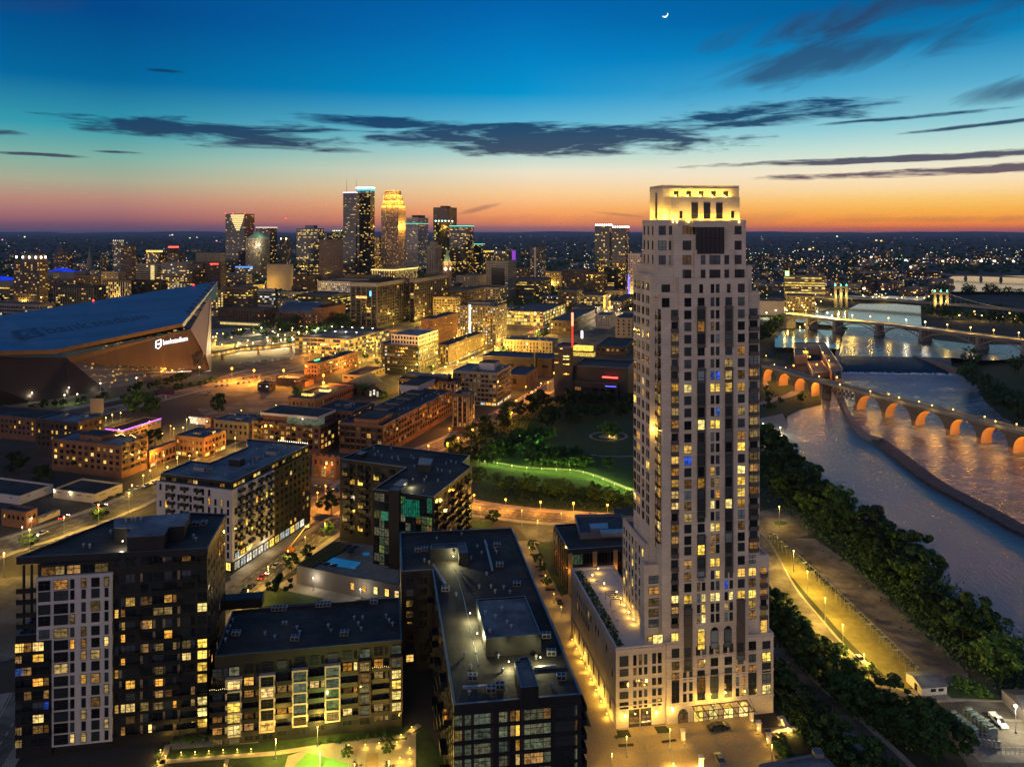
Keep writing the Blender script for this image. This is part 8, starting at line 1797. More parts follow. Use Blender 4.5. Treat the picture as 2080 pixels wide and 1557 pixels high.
treerow([(640, 1512), (720, 1503), (810, 1494)], 9, 1.2, '{} low shrub behind the courtyard seating, from the left', 'courtyard shrubs', 'm', .3, wide=1.5)
for x, y, l in ((705, 1540, 'small table side tree left of the courtyard planter'), (790, 1530, 'conical dark shrub on the bright courtyard paving'), (786, 1512, 'bushy shrub in the pale pot at the courtyard path')): tree(P(x, y, 0), 2.6, l, 'courtyard shrubs', 'm', False, 1.2)
treerow([(1250, 1500), (1262, 1498)], 2, 1.0, '{} small shrub in the driveway bed left of the garage doors', 'driveway shrubs', 'm', .2, wide=1.4); treerow([(1590, 1520), (1600, 1560), (1620, 1590)], 6, 3.2, '{} bush in the dark garden right of the driveway', 'driveway shrubs', 'm', .8, wide=1.4)
# ---------------------------------------------------------------- lamps
def lamps(L, h, kind, w, where, group, **k):
 for i, (x, y) in enumerate(L): lamp(x, y, h, kind, w, where.format(ordw(i)), group, **k)
lamps([(471, 748), (516, 752), (657, 762), (657, 777), (576, 752)], 11, 'o', 75000, '{} intense orange lamp over the orange lots, from the left', 'orange lot lamps', size=.9)
lamps([(310, 747), (332, 748), (350, 752)], 7, 'o', 3500, '{} orange lamp in front of the stadium glass, from the left', 'stadium lamps', size=.5)
lamps([(3, 798), (65, 797), (140, 787), (131, 802), (157, 800), (204, 778), (247, 762), (277, 767), (405, 745), (369, 754)], 7, 'w', 1600, '{} white lamp along the stadium wall', 'stadium lamps', size=.4)
lamps([(963, 1005), (1027, 1014), (1098, 1019), (1165, 1021), (1234, 1025)], 5.5, 'o', 6000, '{} orange lamp on the park road, from the left', 'park road lamps', size=.42)
lamps([(975, 1030), (1060, 1036), (1140, 1042), (1220, 1046), (1092, 1056)], 7, 'y', 3000, '{} slim lamp on the near side of the park road', 'park road lamps', size=.12)
lamps([(931, 889), (909, 900), (960, 872), (1049, 813), (1081, 796), (1099, 778), (1113, 776), (1040, 838), (1068, 785), (1125, 757), (985, 852), (870, 905)], 8, 'o', 8000, '{} orange lamp along the street beside the park', 'orange street lamps', size=.42)
lamps([(645, 1000)], 9, 'o', 22000, 'tall orange lamp standing in the orange lit lot', 'orange street lamps', size=.3); lamps([(661, 985), (700, 1005)], 7, 'o', 2600, '{} orange lamp on the street behind the lot', 'orange street lamps', size=.25)
lamps([(8, 1123), (60, 1075), (130, 1050), (200, 1025), (262, 1000)], 9, 'y', 8000, '{} lamp along the wide left street, from the left', 'wide street lamps', size=.3)
lamps([(291, 965), (305, 955), (340, 948), (385, 925), (400, 918), (268, 985), (425, 905), (360, 930)], 5, 'y', 1500, '{} shop front lamp up the wide left street', 'wide street lamps', size=.32)
lamps([(109, 994), (141, 999), (64, 1052), (45, 1070)], 4, 'w', 260, '{} white wall side lamp among the low workshops', 'workshop lamps', size=.2)
lamps([(385, 925-78), (400, 859)], 5, 'w', 1600, '{} lamp beside the glowing gabled house', 'workshop lamps', size=.3)
lamps([(353, 870), (330, 880), (372, 868), (215, 848), (228, 842), (192, 850), (245, 838)], 5, 'y', 1300, '{} warm lamp among the roofs left of the tan building', 'workshop lamps', size=.3)
lamps([(504, 1198), (545, 1150), (585, 1118), (620, 1090), (660, 1062)], 7, 'y', 3600, '{} lamp on the street between the white block and pool', 'side street lamps', size=.18)
lamps([(636, 1173), (732, 1196), (770, 1186)], 4.5, 'w', 700, '{} white lamp below the pool podium', 'side street lamps', size=.18)
lamps([(1583, 1028)], 9, 'y', 5200, 'single lamp on the round grass island of the turning circle', 'river road lamps', size=.25)
lamps([(1612, 1118), (1640, 1160), (1676, 1214), (1712, 1268), (1755, 1328)], 8, 'y', 13000, '{} lamp beside the yellow lit grass strip', 'river road lamps', size=.22)
lamps([(2063, 1433)], 7, 'w', 6500, 'bright white lamp at the equipment yard gate', 'river road lamps', size=.4)
lamps([(1550, 860), (1563, 864), (1578, 880), (1585, 868)], 5, 'w', 3800, '{} bright lamp on the riverside terrace behind the tallest tower', 'riverside terrace lamps', size=.35)
lamps([(1556, 722), (1573, 740), (1596, 746), (1623, 756), (1640, 768)], 4, 'y', 900, '{} lamp on the left end of the arch bridge', 'arch bridge lamps', z=0, size=.35)
lamps([(1664, 764), (1706, 780), (1768, 794), (1805, 800), (1826, 807), (1867, 815), (1893, 823), (1936, 831), (2000, 846), (2022, 855), (2065, 861)], 3.5, 'y', 500, '{} small lamp on the arch bridge deck, from the left', 'arch bridge lamps', z=13.2, size=.35)
lamps([(1006, 912), (1014, 905), (1020, 897)], 1.2, 'w', 1200, '{} low white light by the park knoll', 'park lights', size=.35)
Gc='low park path lights'
for i, (x, y) in enumerate(((985, 936), (1010, 940), (1040, 945), (1070, 949), (1100, 951), (1130, 952), (1158, 954), (1185, 958), (1205, 965), (1225, 972), (1248, 981), (1272, 991))):
 o=lamp(x, y, 1.2, 'w', 10, f'{ordw(i)} low light along the curving park path, from the left', Gc, size=.12, light=False); l=bpy.data.objects.new('light', lightdata((.72, 1, .14), 2000, .2)); sc.collection.objects.link(l); l.parent=o; l.location=(0, 0, 3.2)
lamps([(1238, 885), (1248, 887)], 1.0, 'y', 1400, '{} ground light under the glowing ring tree', 'park lights', size=.2)
for i, (x, y) in enumerate(((1045, 880+12), (1095, 905))): l=lamp(x, y, 2, 'w', 10, f'{ordw(i)} hidden green floodlight beside the knoll trees', 'park lights', size=.1, light=False); q=bpy.data.objects.new('light', lightdata((.5, 1, .2), 6500, .3)); sc.collection.objects.link(q); q.parent=l; q.location=(0, -3, 2.5)
rg=random.Random(21); cnt=0
def field(poly, n, h, kind, w, where, group, every=1, size=None):
 xs=[p[0] for p in poly]; ys=[p[1] for p in poly]; pts=[]
 while len(pts)<n:
  x, y=rg.uniform(min(xs), max(xs)), rg.uniform(min(ys), max(ys)); ins=False
  for i in range(len(poly)):
   (x1, y1), (x2, y2)=poly[i], poly[i-1]
   if (y1>y) != (y2>y) and x<(x2-x1)*(y-y1)/(y2-y1)+x1: ins=not ins
  if ins: pts.append((x, y))
 pts.sort()
 for i, (x, y) in enumerate(pts): lamp(x, y, h, kind if isinstance(kind, str) and len(kind)==1 else rg.choice(kind), w, where.format(ordw(i)), group, light=(i % every==0), size=size)
field([(432, 672), (600, 660), (700, 665), (760, 690), (600, 712), (430, 700)], 60, 9, 'yyyw', 26000, '{} lamp on the bright station plaza, from the left', 'station plaza lamps', 2, .6)
field([(600, 700), (770, 690), (900, 740), (780, 765), (640, 735)], 26, 9, 'yyo', 20000, '{} lamp in the streets round the glowing ramp, from the left', 'ramp street lamps', 2, .45)
lamps([(880, 758), (905, 745), (930, 735), (960, 726), (985, 715), (1010, 706), (1035, 694), (1060, 684), (1090, 672), (1120, 660), (1150, 648), (1180, 636), (1210, 624), (1240, 612), (1270, 600)], 11, 'y', 110000, '{} lamp up the bright yellow downtown street', 'bright street lamps', size=.7)
field([(1050, 622), (1140, 618), (1150, 634), (1040, 640)], 12, 14, 'w', 22000, '{} lamp above the uncovered parking deck', 'deck lamps', 3, .7)
field([(1190, 640), (1290, 600), (1290, 640), (1230, 650)], 14, 10, 'yw', 60000, '{} lamp among the low roofs left of the tallest tower', 'mill roof lamps', 3, .6)
field([(860, 640), (930, 650), (930, 690), (860, 690)], 7, 10, 'y', 40000, '{} lamp beside the plain orange brick block', 'ramp street lamps', 2, .5)
field([(1180, 735), (1280, 755), (1280, 800), (1180, 790)], 8, 5, 'yo', 1500, '{} lamp round the theatre terrace', 'theatre lamps', 2, .4)
field([(560, 590), (720, 600), (900, 600), (1030, 610), (1030, 640), (860, 640), (720, 650), (560, 640)], 16, 12, 'y', 80000, '{} lamp in the streets around the dark office twins', 'office street lamps', 1, .6)
field([(600, 700), (760, 655), (900, 650), (1030, 645), (1140, 650), (1100, 690), (1000, 728), (860, 728), (720, 725)], 60, 9, 'yyyo', 15000, '{} lamp in the streets between the rounded apartment tower and the theatre', 'mid city street lamps', 1, .45)
field([(100, 590), (430, 590), (430, 560), (100, 560)], 14, 10, 'y', 40000, '{} lamp in the streets far behind the stadium roof', 'far street lamps', 1, .7)
field([(1030, 565), (1140, 600), (1280, 590), (1280, 560)], 10, 12, 'y', 80000, '{} lamp in the streets behind the riverfront apartments', 'far street lamps', 1, .7)
field([(440, 560), (640, 560), (640, 585), (440, 585)], 8, 12, 'y', 90000, '{} lamp in the streets under the pyramid roofed tower', 'far street lamps', 1, .7)
field([(60, 905), (230, 860), (470, 830), (620, 800), (700, 830), (480, 905), (330, 960)], 16, 8, 'yo', 6500, '{} lamp among the old brick blocks on the left', 'old quarter lamps', 1, .22)
field([(720, 760), (860, 790), (1000, 770), (1060, 740), (1010, 820), (900, 880)], 12, 9, 'oy', 12000, '{} lamp between the brick apartment blocks', 'brick quarter lamps', 1, .3)
w_=smooth_line([P(x, y, 19) for x, y in [(1586, 637), (1640, 643), (1695, 650), (1780, 657), (1870, 667), (1985, 682), (2100, 695)]], 5)
for i, p in enumerate(w_):
 if i % 2: continue
 q=offset_line(w_, 8)[i]; px=pxof(q); py=HY+F*(H-19-7)/q.y
 lamp(px, py, 7, 'w' if i in (6, 7, 8, 18, 20) else 'y', 45000 if q.x<420 else 5000, f'{ordw(i // 2)} lamp on the lit concrete arch bridge, from the left', 'arch deck lamps', z=19, size=.75)
lamps([(1600, 672), (1625, 664), (1655, 652), (1690, 640), (1635, 659), (1668, 646)], 7, 'y', 22000, '{} lamp on the road left of the upper pool', 'upper road lamps', size=.8)
field([(1730, 596), (1890, 602), (1890, 610), (1730, 606)], 16, 8, 'y', 5000, '{} lamp along the suspension bridge deck', 'suspension bridge lamps', 4, 1.0)
field([(1545, 605), (1690, 595), (1700, 612), (1600, 632), (1545, 640)], 22, 8, 'yyw', 26000, '{} lamp round the riverside stone halls', 'stone hall lamps', 3, .9)
field([(1925, 628), (2080, 636), (2080, 650), (1930, 640)], 10, 8, 'y', 6000, '{} lamp on the island between the lit bridges', 'island lamps', 3, .9)
field([(20, 600), (430, 600), (430, 640), (20, 640)], 14, 12, 'y', 60000, '{} lamp behind the stadium roof, from the left', 'lamps behind the stadium', 2, .8)
fl_=tag(FARL.obj('distant_street_lamps'), kind='stuff')
for ld, p in LQ: l=bpy.data.objects.new('light', ld); sc.collection.objects.link(l); l.parent=fl_; l.location=p
Gb='courtyard bollard lights'
for i, (x, y) in enumerate(((326, 1522), (336, 1534), (368, 1527), (396, 1526), (424, 1524), (453, 1522), (482, 1521), (510, 1520), (320, 1545), (708, 1512), (742, 1511), (770, 1508), (806, 1506), (836, 1475), (815, 1491), (832, 1518), (832, 1540), (456, 1552), (812, 1538))):
 lamp(x, y, 1.1, 'y', 300, f'{ordw(i)} small bollard light on the courtyard paths, counted from the lower left', Gb, size=.10, light=True)
lamps([(645, 1475), (560, 1500)], 5, 'y', 4000, '{} tall slim lamp in the courtyard before the low wing', 'courtyard lamps', size=.12)
o=lamp(650, 1530, 4, 'w', 10, 'green tinted lamp over the putting green', 'courtyard lamps', size=.1, light=False); q=bpy.data.objects.new('light', lightdata((.7, 1, .2), 4500, .3)); sc.collection.objects.link(q); q.parent=o; q.location=(0, -1.5, 3.5)
lamps([(720, 1550), (790, 1545)], 3.4, 'y', 5000, '{} lamp over the bright courtyard seating', 'courtyard lamps', size=.1)
lamps([(1243, 1530), (1273, 1495), (1361, 1480), (1568, 1512)], 5, 'y', 800, '{} slim lamp around the tower driveway, from the left', 'driveway lamps', size=.14)
lamps([(1368, 1550), (1402, 1560), (1420, 1552)], 1.5, 'y', 1500, '{} low bright light at the bottom of the driveway', 'driveway lamps', size=.14)
lamps([(1528, 1462), (1540, 1478), (1558, 1500), (1390, 1500)], 1.6, 'y', 110, '{} gate post light beside the driveway wall', 'driveway lamps', size=.12)
for i, (x, y) in enumerate(((1075, 1112), (1108, 1168), (1125, 1205), (1140, 1232), (1163, 1262), (1188, 1325), (1215, 1400))): lamp(x, y, 3.4, 'y', 380, f'{ordw(i)} small lamp in the paved lane, counted from the park', 'lane lamps', size=.12)
# ---------------------------------------------------------------- street furniture and walls
dw=smooth_line([P(x, y) for x, y in ((1528, 1455), (1560, 1505), (1600, 1560))], 3); m=MB().mat(blackc)
for i in range(len(dw)-1):
 d=(dw[i+1]-dw[i]); n=8
 for k in range(n): q=dw[i]+d*k/n; m.box(q.x-.03, q.x+.03, q.y-.03, q.y+.03, 0, 1.5)
 m.tube(dw[i]+Vector((0, 0, 1.45)), dw[i+1]+Vector((0, 0, 1.45)), .04, n=4)
tag(m.obj('iron_fence'), 'black iron fence between gate pillars right of the driveway', 'fence')
for i, (x, y) in enumerate(((1526, 1462), (1541, 1484), (1562, 1510), (1387, 1502), (1424, 1556))):
 m=MB().mat(stone_plain).box(-.5, .5, -.5, .5, 0, 2.3).box(-.65, .65, -.65, .65, 2.3, 2.55).cyl((0, 0), .3, 2.55, 2.9, 8, .05); o=m.obj('gate_pillar'); o.location=P(x, y); tag(o, ['stone gate pillar nearest the tower at the driveway edge', 'stone gate pillar midway down the driveway edge', 'stone gate pillar farthest down the right driveway edge', 'stone gate pillar left of the parked cars on the driveway', 'stone gate pillar at the bottom of the driveway'][i], 'pillar', 'driveway gate pillars')
gr=thing('garden_stair', 'brightly lit garden stairs right of the tower base', 'stairs', P(1600, 1478)); 
for pts in (((1578, 1455), (1590, 1452), (1612, 1484), (1600, 1488)), ((1566, 1482), (1566, 1488), (1622, 1482), (1620, 1476))):
 w=[P(x, y) for x, y in pts]; w=w if area(w)>0 else w[::-1]; m=MB().mat(stone_plain)
 for k in range(5): m.prism([a.lerp(b_, k*.08) for a, b_ in zip(w, [sum(w, Vector())/4]*4)], 0, .15+.12*k)
 m.obj('steps', gr)
for x, y in ((1588, 1462), (1600, 1478), (1582, 1486), (1606, 1482)): glint(gr, P(x, y, .8), CYL, 260, .1, bulb_y, .12, 'step_light')
cn=[P(x, y) for x, y in ((1566, 1098), (1650, 1172), (1740, 1258), (1862, 1378))]; line=smooth_line(cn, 10); Lc=thing('walkway_canopy', 'long zigzag of pale blue shade panels between grass strip and gravel lot', 'canopy', P(1700, 1220))
pan=pbr('shade_panel', (.14, .18, .19), .45, .2, .3, metal=.3); m=MB().mat(metal)
for i in range(len(line)-1):
 p, q=line[i], line[i+1]; d=(q-p).normalized(); e=Vector((-d.y, d.x, 0)); L=(q-p).length; s=MB().mat(pan)
 z0, z1=2.6, 3.4+.5*(i % 2); a=p+d*.5; c=p+d*(L-.8)
 s.face([a+e*-1.3+Vector((0, 0, z0)), c+e*-1.1+Vector((0, 0, z1)), c+e*.7+Vector((0, 0, z1+.3)), a+e*.6+Vector((0, 0, z0+.3))]); s.obj('shade_panel', Lc)
 for k, zz in ((-.9, z0), (.5, z0+.2)): m.tube(a+e*k, a+e*k+Vector((0, 0, zz)), .08, n=4)
 m.tube(p+e*.7+Vector((0, 0, 3.2)), q+e*.7+Vector((0, 0, 3.2)), .08, n=4); m.tube(a+e*.5+Vector((0, 0, .2)), c+e*.7+Vector((0, 0, 3.2)), .05, n=4)
m.obj('steel_frame', Lc)
A=P(1873, 1414); d=Vector((1, .12, 0)).normalized(); sh=thing('white_shed', 'small white shed with two dark windows at the end of the grass strip', 'shed', A); B_=A+d*7.4; e=Vector((-d.y, d.x, 0)); m=MB().mat(white_wall).prism([A, B_, B_+e*7, A+e*7], 0, 2.6); m.obj('wall', sh)
m=MB().mat(roof_b); r0, r1=A+e*3.5-d*.4+Vector((0, 0, 3.7)), B_+e*3.5+d*.4+Vector((0, 0, 3.7)); 
for s0, s1 in ((-.5, 0), (7.5, 0)): m.face([A+e*s0-d*.4+Vector((0, 0, 2.5)), B_+e*s0+d*.4+Vector((0, 0, 2.5)), r1, r0])
m.mat(white_wall).face([A+Vector((0, 0, 2.6)), A+e*7+Vector((0, 0, 2.6)), A+e*3.5+Vector((0, 0, 3.65))]); m.obj('roof', sh)
for a in (2.6, 4.9): MB().mat(wk['d']).obox(A, d, a, a+1.5, -.06, 0, 1.1, 1.9).obj('window', sh)
MB().mat(wk['d']).obox(A-d*.05, e, 2, 3.2, -.02, .05, .1, 2.1).obj('door', sh)
eq=thing('transformer_bank', 'fenced grey green transformer bank at the lower right', 'electrical equipment', P(1990, 1500)); gm=pbr('equipment_green', (.16, .22, .2), .6, .15, 1)
for (x0, y0, x1, y1, w, h) in ((1932, 1462, 1982, 1500, 2.2, 2.4), (1962, 1458, 2018, 1502, 2.6, 2.8)):
 a, c=P(x0, y0), P(x1, y1); d=(c-a).normalized(); L=(c-a).length; m=MB().mat(gm).obox(a, d, 0, L, -w/2, w/2, .2, h)
 for k in range(int(L/1.2)): m.mat(blackc).obox(a, d, k*1.2, k*1.2+.12, -w/2-.06, w/2+.06, .25, h+.06)
 m.mat(gm)
 for k in range(5): m.obox(a, d, L*(k+.3)/5, L*(k+.7)/5, -w/3, w/3, h+.06, h+.5)
 m.obj('switchgear', eq)
m=MB().mat(metal)
for i in range(6):
 p=P(1975+i*10, 1512+i*1.5); m.tube(p, p+Vector((0, 0, 3.4)), .12, n=6); m.cyl((p.x+.6, p.y), .35, 0, 1.8, 8)
 if i: m.tube(p+Vector((0, 0, 3.3)), P(1965+i*10, 1510.5+i*1.5)+Vector((0, 0, 3.3)), .08, n=5); m.tube(p+Vector((0, 0, 2.4)), P(1965+i*10, 1510.5+i*1.5)+Vector((0, 0, 2.4)), .06, n=5)
m.obj('pipe_rack', eq)
m=MB().mat(metal); fl=[P(1958, 1532), P(2100, 1534)]; 
for k in range(16): q=fl[0].lerp(fl[1], k/15); m.tube(q, q+Vector((0, 0, 2)), .05, n=4)
for z in (.2, 1.0, 1.95): m.tube(fl[0]+Vector((0, 0, z)), fl[1]+Vector((0, 0, z)), .03, n=4)
tag(m.obj('chain_fence'), 'wire fence along the front of the equipment yard', 'fence')
A=P(2064, 1452); m=MB(); hs=thing('grey_house', 'grey gabled house cut by the right edge behind the yard lamp', 'house', A); MB().mat(greyc).box(A.x, A.x+9, A.y-6, A.y+6, 0, 3.2).obj('wall', hs); MB().mat(roof_m).face([(A.x-.5, A.y-6.5, 3), (A.x+9, A.y-6.5, 3), (A.x+9, A.y, 5.5), (A.x-.5, A.y, 5.5)]).face([(A.x-.5, A.y, 5.5), (A.x+9, A.y, 5.5), (A.x+9, A.y+6.5, 3), (A.x-.5, A.y+6.5, 3)]).obj('roof', hs)
MB().mat(wk['d']).box(A.x+2, A.x+3.4, A.y-6.06, A.y-6, 1.2, 2.4).obj('window', hs); MB().mat(white_wall).box(A.x+5, A.x+6.1, A.y-6.08, A.y-6, .05, 2.2).obj('door', hs)
A=P(1545, 1640, 0); zt=4.5; w=[P(x, y, zt) for x, y in ((1541, 1552), (1668, 1528), (1700, 1560), (1720, 1640), (1535, 1640))]; b=Bld('pale_roof_pavilion', 'low pavilion with pale flat roof cut by the bottom edge right of the driveway', 'building', w[0], None, 10); b.slab(w, 0, zt, greyc, roof_b, .3, coping, .2); b.facade(w[4] if area(w)>0 else w[1], w[0], .5, zt-.8, 3.2, 2.5, .6, .6, .3, 'w', 'd', 'f')
c=P(1664, 1532, zt); b.part('roof_hut', MB().mat(greyc).box(c.x-1.4, c.x+.6, c.y-1.2, c.y+.8, zt, zt+1.0).mat(roof_b).box(c.x-1.5, c.x+.7, c.y-1.3, c.y+.9, zt+1.0, zt+1.12)); b.done()
def tableset(x, y, label):
 o=thing('garden_table', label, 'table', P(x, y, .14), 'courtyard seating'); q=[('table_top', MB().mat(frame_m).cyl((0, 0), .7, .70, .75, 12)), ('table_leg', MB().mat(frame_m).cyl((0, 0), .06, 0, .7, 6))]
 for nm, m in q: t=bpy.data.objects.new(nm, m.mesh(nm)); sc.collection.objects.link(t); t.parent=o
 for k in range(4):
  a=k*1.57+.4; c=Vector((math.cos(a), math.sin(a), 0))*1.2; m=MB().mat(frame_m).box(-.25, .25, -.25, .25, .42, .47).box(-.25, .25, .21, .25, .47, .9)
  for u, v in ((-.22, -.22), (.22, -.22), (.22, .22), (-.22, .22)): m.box(u-.02, u+.02, v-.02, v+.02, 0, .42)
  t=m.obj('garden_chair'); t.location=P(x, y, .14)+c; t.rotation_euler=(0, 0, a-1.57); tag(t, f'{["right", "rear", "left", "front"][k]} chair at the {label}'[:90], 'chair', 'courtyard chairs')
tableset(705, 1525, 'round table beside the courtyard path'); tableset(788, 1560, 'round table on the bright paving'); tableset(722, 1560, 'round table near the putting green')
def skyway(name, label, pts, z, w, glowm):
 L=[P(x, y, z) for x, y in pts]; b=Bld(name, label, 'footbridge', L[1], None, 0); m=MB().mat(darkc)
 for a, c in zip(L, L[1:]):
  d=(c-a); d.z=0; n=d.length; d.normalize(); a0=Vector((a.x, a.y, 0)); m.mat(darkc).obox(a0, d, 0, n, 0, w, z-1, z-.2); m.obox(a0, d, 0, n, 0, w, z+2.6, z+3.2); m.mat(glowm)
  for k in range(int(n/3)): m.obox(a0, d, k*3+.2, k*3+2.7, .1, w-.1, z-.1, z+2.5)
  m.mat(tan).obox(a0, d, n*.5-1, n*.5+1, 1, w-1, 0, z-1)
 b.part('enclosed_walkway', m); b.done()
skyway('footbridge', 'long enclosed lit footbridge from the stadium prow toward the glowing ramp', [(420, 726), (490, 712), (560, 706), (624, 698)], 6, 4.5, wk['w'])
skyway('footbridge', 'upper dark ribbon of the station bridge above the enclosed footbridge', [(445, 700), (520, 690), (580, 680), (612, 676)], 7, 6, wk['k'])
plat=thing('tram_station', 'bright tram platform shelters on the plaza beside the stadium', 'station', P(530, 698))
for i, (x, y) in enumerate(((520, 698), (540, 694), (560, 690), (480, 676), (500, 672))):
 p=P(x, y); MB().mat(metal).box(p.x-6, p.x+6, p.y-1.5, p.y+1.5, 3, 3.3).box(p.x-.1, p.x+.1, p.y-.1, p.y+.1, 0, 3).obj('shelter_roof', plat); MB().mat(bulb_y).box(p.x-5, p.x+5, p.y-.2, p.y+.2, 2.8, 2.95).obj('strip_light', plat)
b=Bld('wall_billboard', 'large pale billboard standing over the low roofs below the stadium', 'billboard', P(195, 852), None, 0); p=P(183, 858); h0, h1=zat(838, p.y), zat(809, p.y); m=MB().mat(beige).box(p.x, p.x+9, p.y, p.y+.5, h0, h1); b.part('panel', m); b.part('frame', MB().mat(metal).box(p.x+1, p.x+1.3, p.y+.1, p.y+.4, 0, h0).box(p.x+7.6, p.x+7.9, p.y+.1, p.y+.4, 0, h0)); b.done()
b=Bld('dark_billboard', 'dark blank billboard seen edge on above the rail bed', 'billboard', P(335, 806), None, 0); p=P(320, 812); b.part('panel', MB().mat(pbr('maroon_panel', (.08, .02, .03), .6, .1, 1)).box(p.x, p.x+13, p.y, p.y+.5, zat(801, p.y), zat(791, p.y))); b.part('post', MB().mat(metal).box(p.x+6, p.x+6.4, p.y, p.y+.4, 0, zat(801, p.y))); b.done()
p=P(1232, 640); tag(MB().mat(beige).cyl((p.x, p.y), 2.0, 0, zat(604, p.y), 12, 1.4).obj('brick_chimney'), 'slender old factory chimney near the small cream mill house', 'chimney')
p=P(984, 765); tag(MB().mat(darkc).cyl((1084-1084+P(1088, 765).x, P(1088, 765).y), 1.6, 0, zat(716, P(1088, 765).y), 10, 1.4).obj('dark_chimney'), 'dark steel stack rising left of the theatre tower', 'chimney')
rs=P(22, 897); q=P(22, 897+0); sgn=thing('red_wall_sign', 'small glowing red sign on the brick building at the left edge', 'sign', Vector((P(22, 900).x, P(22, 900).y-1.5, 0))); z=zat(908, sgn.location.y); MB().mat(redl).box(sgn.location.x-2.2, sgn.location.x+2.2, sgn.location.y-.2, sgn.location.y, z-.8, z+.8).obj('sign_panel', sgn)
bl=thing('boom_lift', 'orange boom lift with raised arm beside the white block', 'machine', P(588, 1122)); m=MB().mat(pbr('orange_machine', (.45, .13, .03), .5, .1, 1)).box(-1.6, 1.6, -1, 1, .6, 1.7).box(-.8, .8, -.7, .7, 1.7, 2.4); m2=MB().mat(pbr('boom_arm_paint', (.5, .35, .12), .5, .1, 1)).tube((0, 0, 2.2), (6.2, 1.5, 10), .22, .16); m3=MB().mat(blackc)
for x in (-1.2, 1.2):
 for y in (-1, 1): m3.tube((x, y-.2, .5), (x, y+.2, .5), .5, n=10)
for nm, mm in (('body', m), ('arm', m2), ('wheel_set', m3), ('basket', MB().mat(metal).box(5.8, 7.2, 1, 2, 9.6, 10.6))): t=bpy.data.objects.new(nm, mm.mesh(nm)); sc.collection.objects.link(t); t.parent=bl
DK, GY, WH, RD, SV=(.02, .02, .024), (.12, .12, .13), (.55, .55, .55), (.25, .02, .02), (.3, .31, .33)
car(1455, 1480, 0, DK, 'dark car parked nearest the lit entrance canopy', 'cars on the driveway', toward=(1475, 1478)); car(1465, 1478, 0, DK, 'second dark car right beside the one under the canopy', 'cars on the driveway', toward=(1485, 1476)); car(1462, 1545, 0, GY, 'grey car at the bottom of the tower driveway', 'cars on the driveway', toward=(1448, 1520))
car(2028, 1468, 0, WH, 'white pickup truck standing in the equipment yard', None, 'pickup', toward=(2050, 1490)); car(1135, 1222, 0, DK, 'dark car at the small lane turnaround', 'cars in the lane', toward=(1132, 1215)); car(1747, 1342, 0, WH, 'white van sized car parked under the river road lamp', None, toward=(1760, 1352))
L=[(197, 1024, GY), (225, 1013, DK), (243, 1007, DK), (264, 999, SV), (281, 992, WH), (298, 987, SV), (314, 981, WH)]
for i, (x, y, c) in enumerate(L): car(x, y, 0, c, f'{ordw(i)} car parked along the wide street kerb, from the left', 'cars parked on the wide street', toward=(x+20, y-9))
car(130, 1052, 0, RD, 'dark red car alone on the wide street', None, toward=(150, 1043), lights=True); car(85, 1085, 0, WH, 'pale car driving down the wide street', None, toward=(60, 1095), lights=True); car(208, 1030, 0, DK, 'dark car driving up the wide street', None, toward=(230, 1020), lights=True)
for i, (x, y) in enumerate(((645, 990), (664, 994), (681, 997))): car(x, y, 0, DK, f'{ordw(i)} dark car behind the orange lit lot, from the left', 'cars behind the orange lot', toward=(x+12, y+2))
for i, (x, y) in enumerate(((1075, 800), (1063, 808), (1085, 795), (1052, 820), (1012, 838), (998, 846), (975, 858), (1040, 826), (1095, 786))): car(x, y, 0, (DK, SV, GY)[i % 3], f'{ordw(i)} car on the orange street beside the park', 'cars on the orange street', toward=(x+10, y-6), lights=i % 2==0)
for i, (x, y) in enumerate(((510, 1192), (500, 1200), (535, 1173), (562, 1150))): car(x, y, 0, (DK, DK, RD, SV)[i], f'{ordw(i)} car on the street before the white block shop, from the bottom', 'cars before the white block', toward=(x+12, y-9), lights=i==2)
for i, (x, y) in enumerate(((880, 768), (900, 758), (925, 744), (948, 737), (965, 730), (1000, 716), (1030, 702))): car(x, y, 0, (DK, SV, GY)[i % 3], f'{ordw(i)} car on the street before the column lit block', 'cars on the downtown street', toward=(x+10, y-6), lights=True)
for i, (x, y) in enumerate(((425, 798), (420, 776))): car(x, y, 0, SV, f'{ordw(i)} lone car on the orange lit lot', 'cars on the orange lot', toward=(x+10, y-2))
for i, (x, y) in enumerate(((1160, 652), (1180, 645), (1205, 634), (1140, 660), (1115, 668))): car(x, y, 0, DK, f'{ordw(i)} car with headlights on the bright yellow street', 'cars on the yellow street', toward=(x-12, y+5), lights=True)
for i in range(22):
 x, y=440+(i % 11)*11, 776+(i // 11)*9-(i % 11)*1.4
 if i in (3, 4, 9, 14, 18): continue
 car(x, y, 0, (DK, SV, GY, WH, RD)[i*7 % 5], f'{ordw(i)} parked car in the rows of the orange lit lot', 'cars in rows on the orange lot', toward=(x+3, y-6))
for i in range(9): car(488+i*13, 738-i*1.2, 0, (SV, DK, WH)[i % 3], f'{ordw(i)} parked car on the farther orange lot, from the left', 'cars on the farther orange lot', toward=(490+i*13, 733-i*1.2))
mo=MB().mat(glow('moon_glow', (1, .95, .85), 3)); c=Vector(Q(1351, 29, 90000)); r=5.9/F*90000; v=[]
for k in range(15): a=-2.35+2.9*k/14-.15; v.append((math.cos(a)*r, math.sin(a)*r))
inn=[(x*.98-.30*r*math.sin(math.pi*k/14)*.62, y*.98+.30*r*math.sin(math.pi*k/14)*.8) for k, (x, y) in enumerate(v)]
for k in range(14):
 f=lambda p, dy: c+Vector((p[0], dy, p[1])); mo.face([f(v[k], 0), f(v[k+1], 0), f(inn[k+1], 0), f(inn[k], 0)]); mo.face([f(v[k], 200), f(v[k+1], 200), f(v[k+1], 0), f(v[k], 0)])
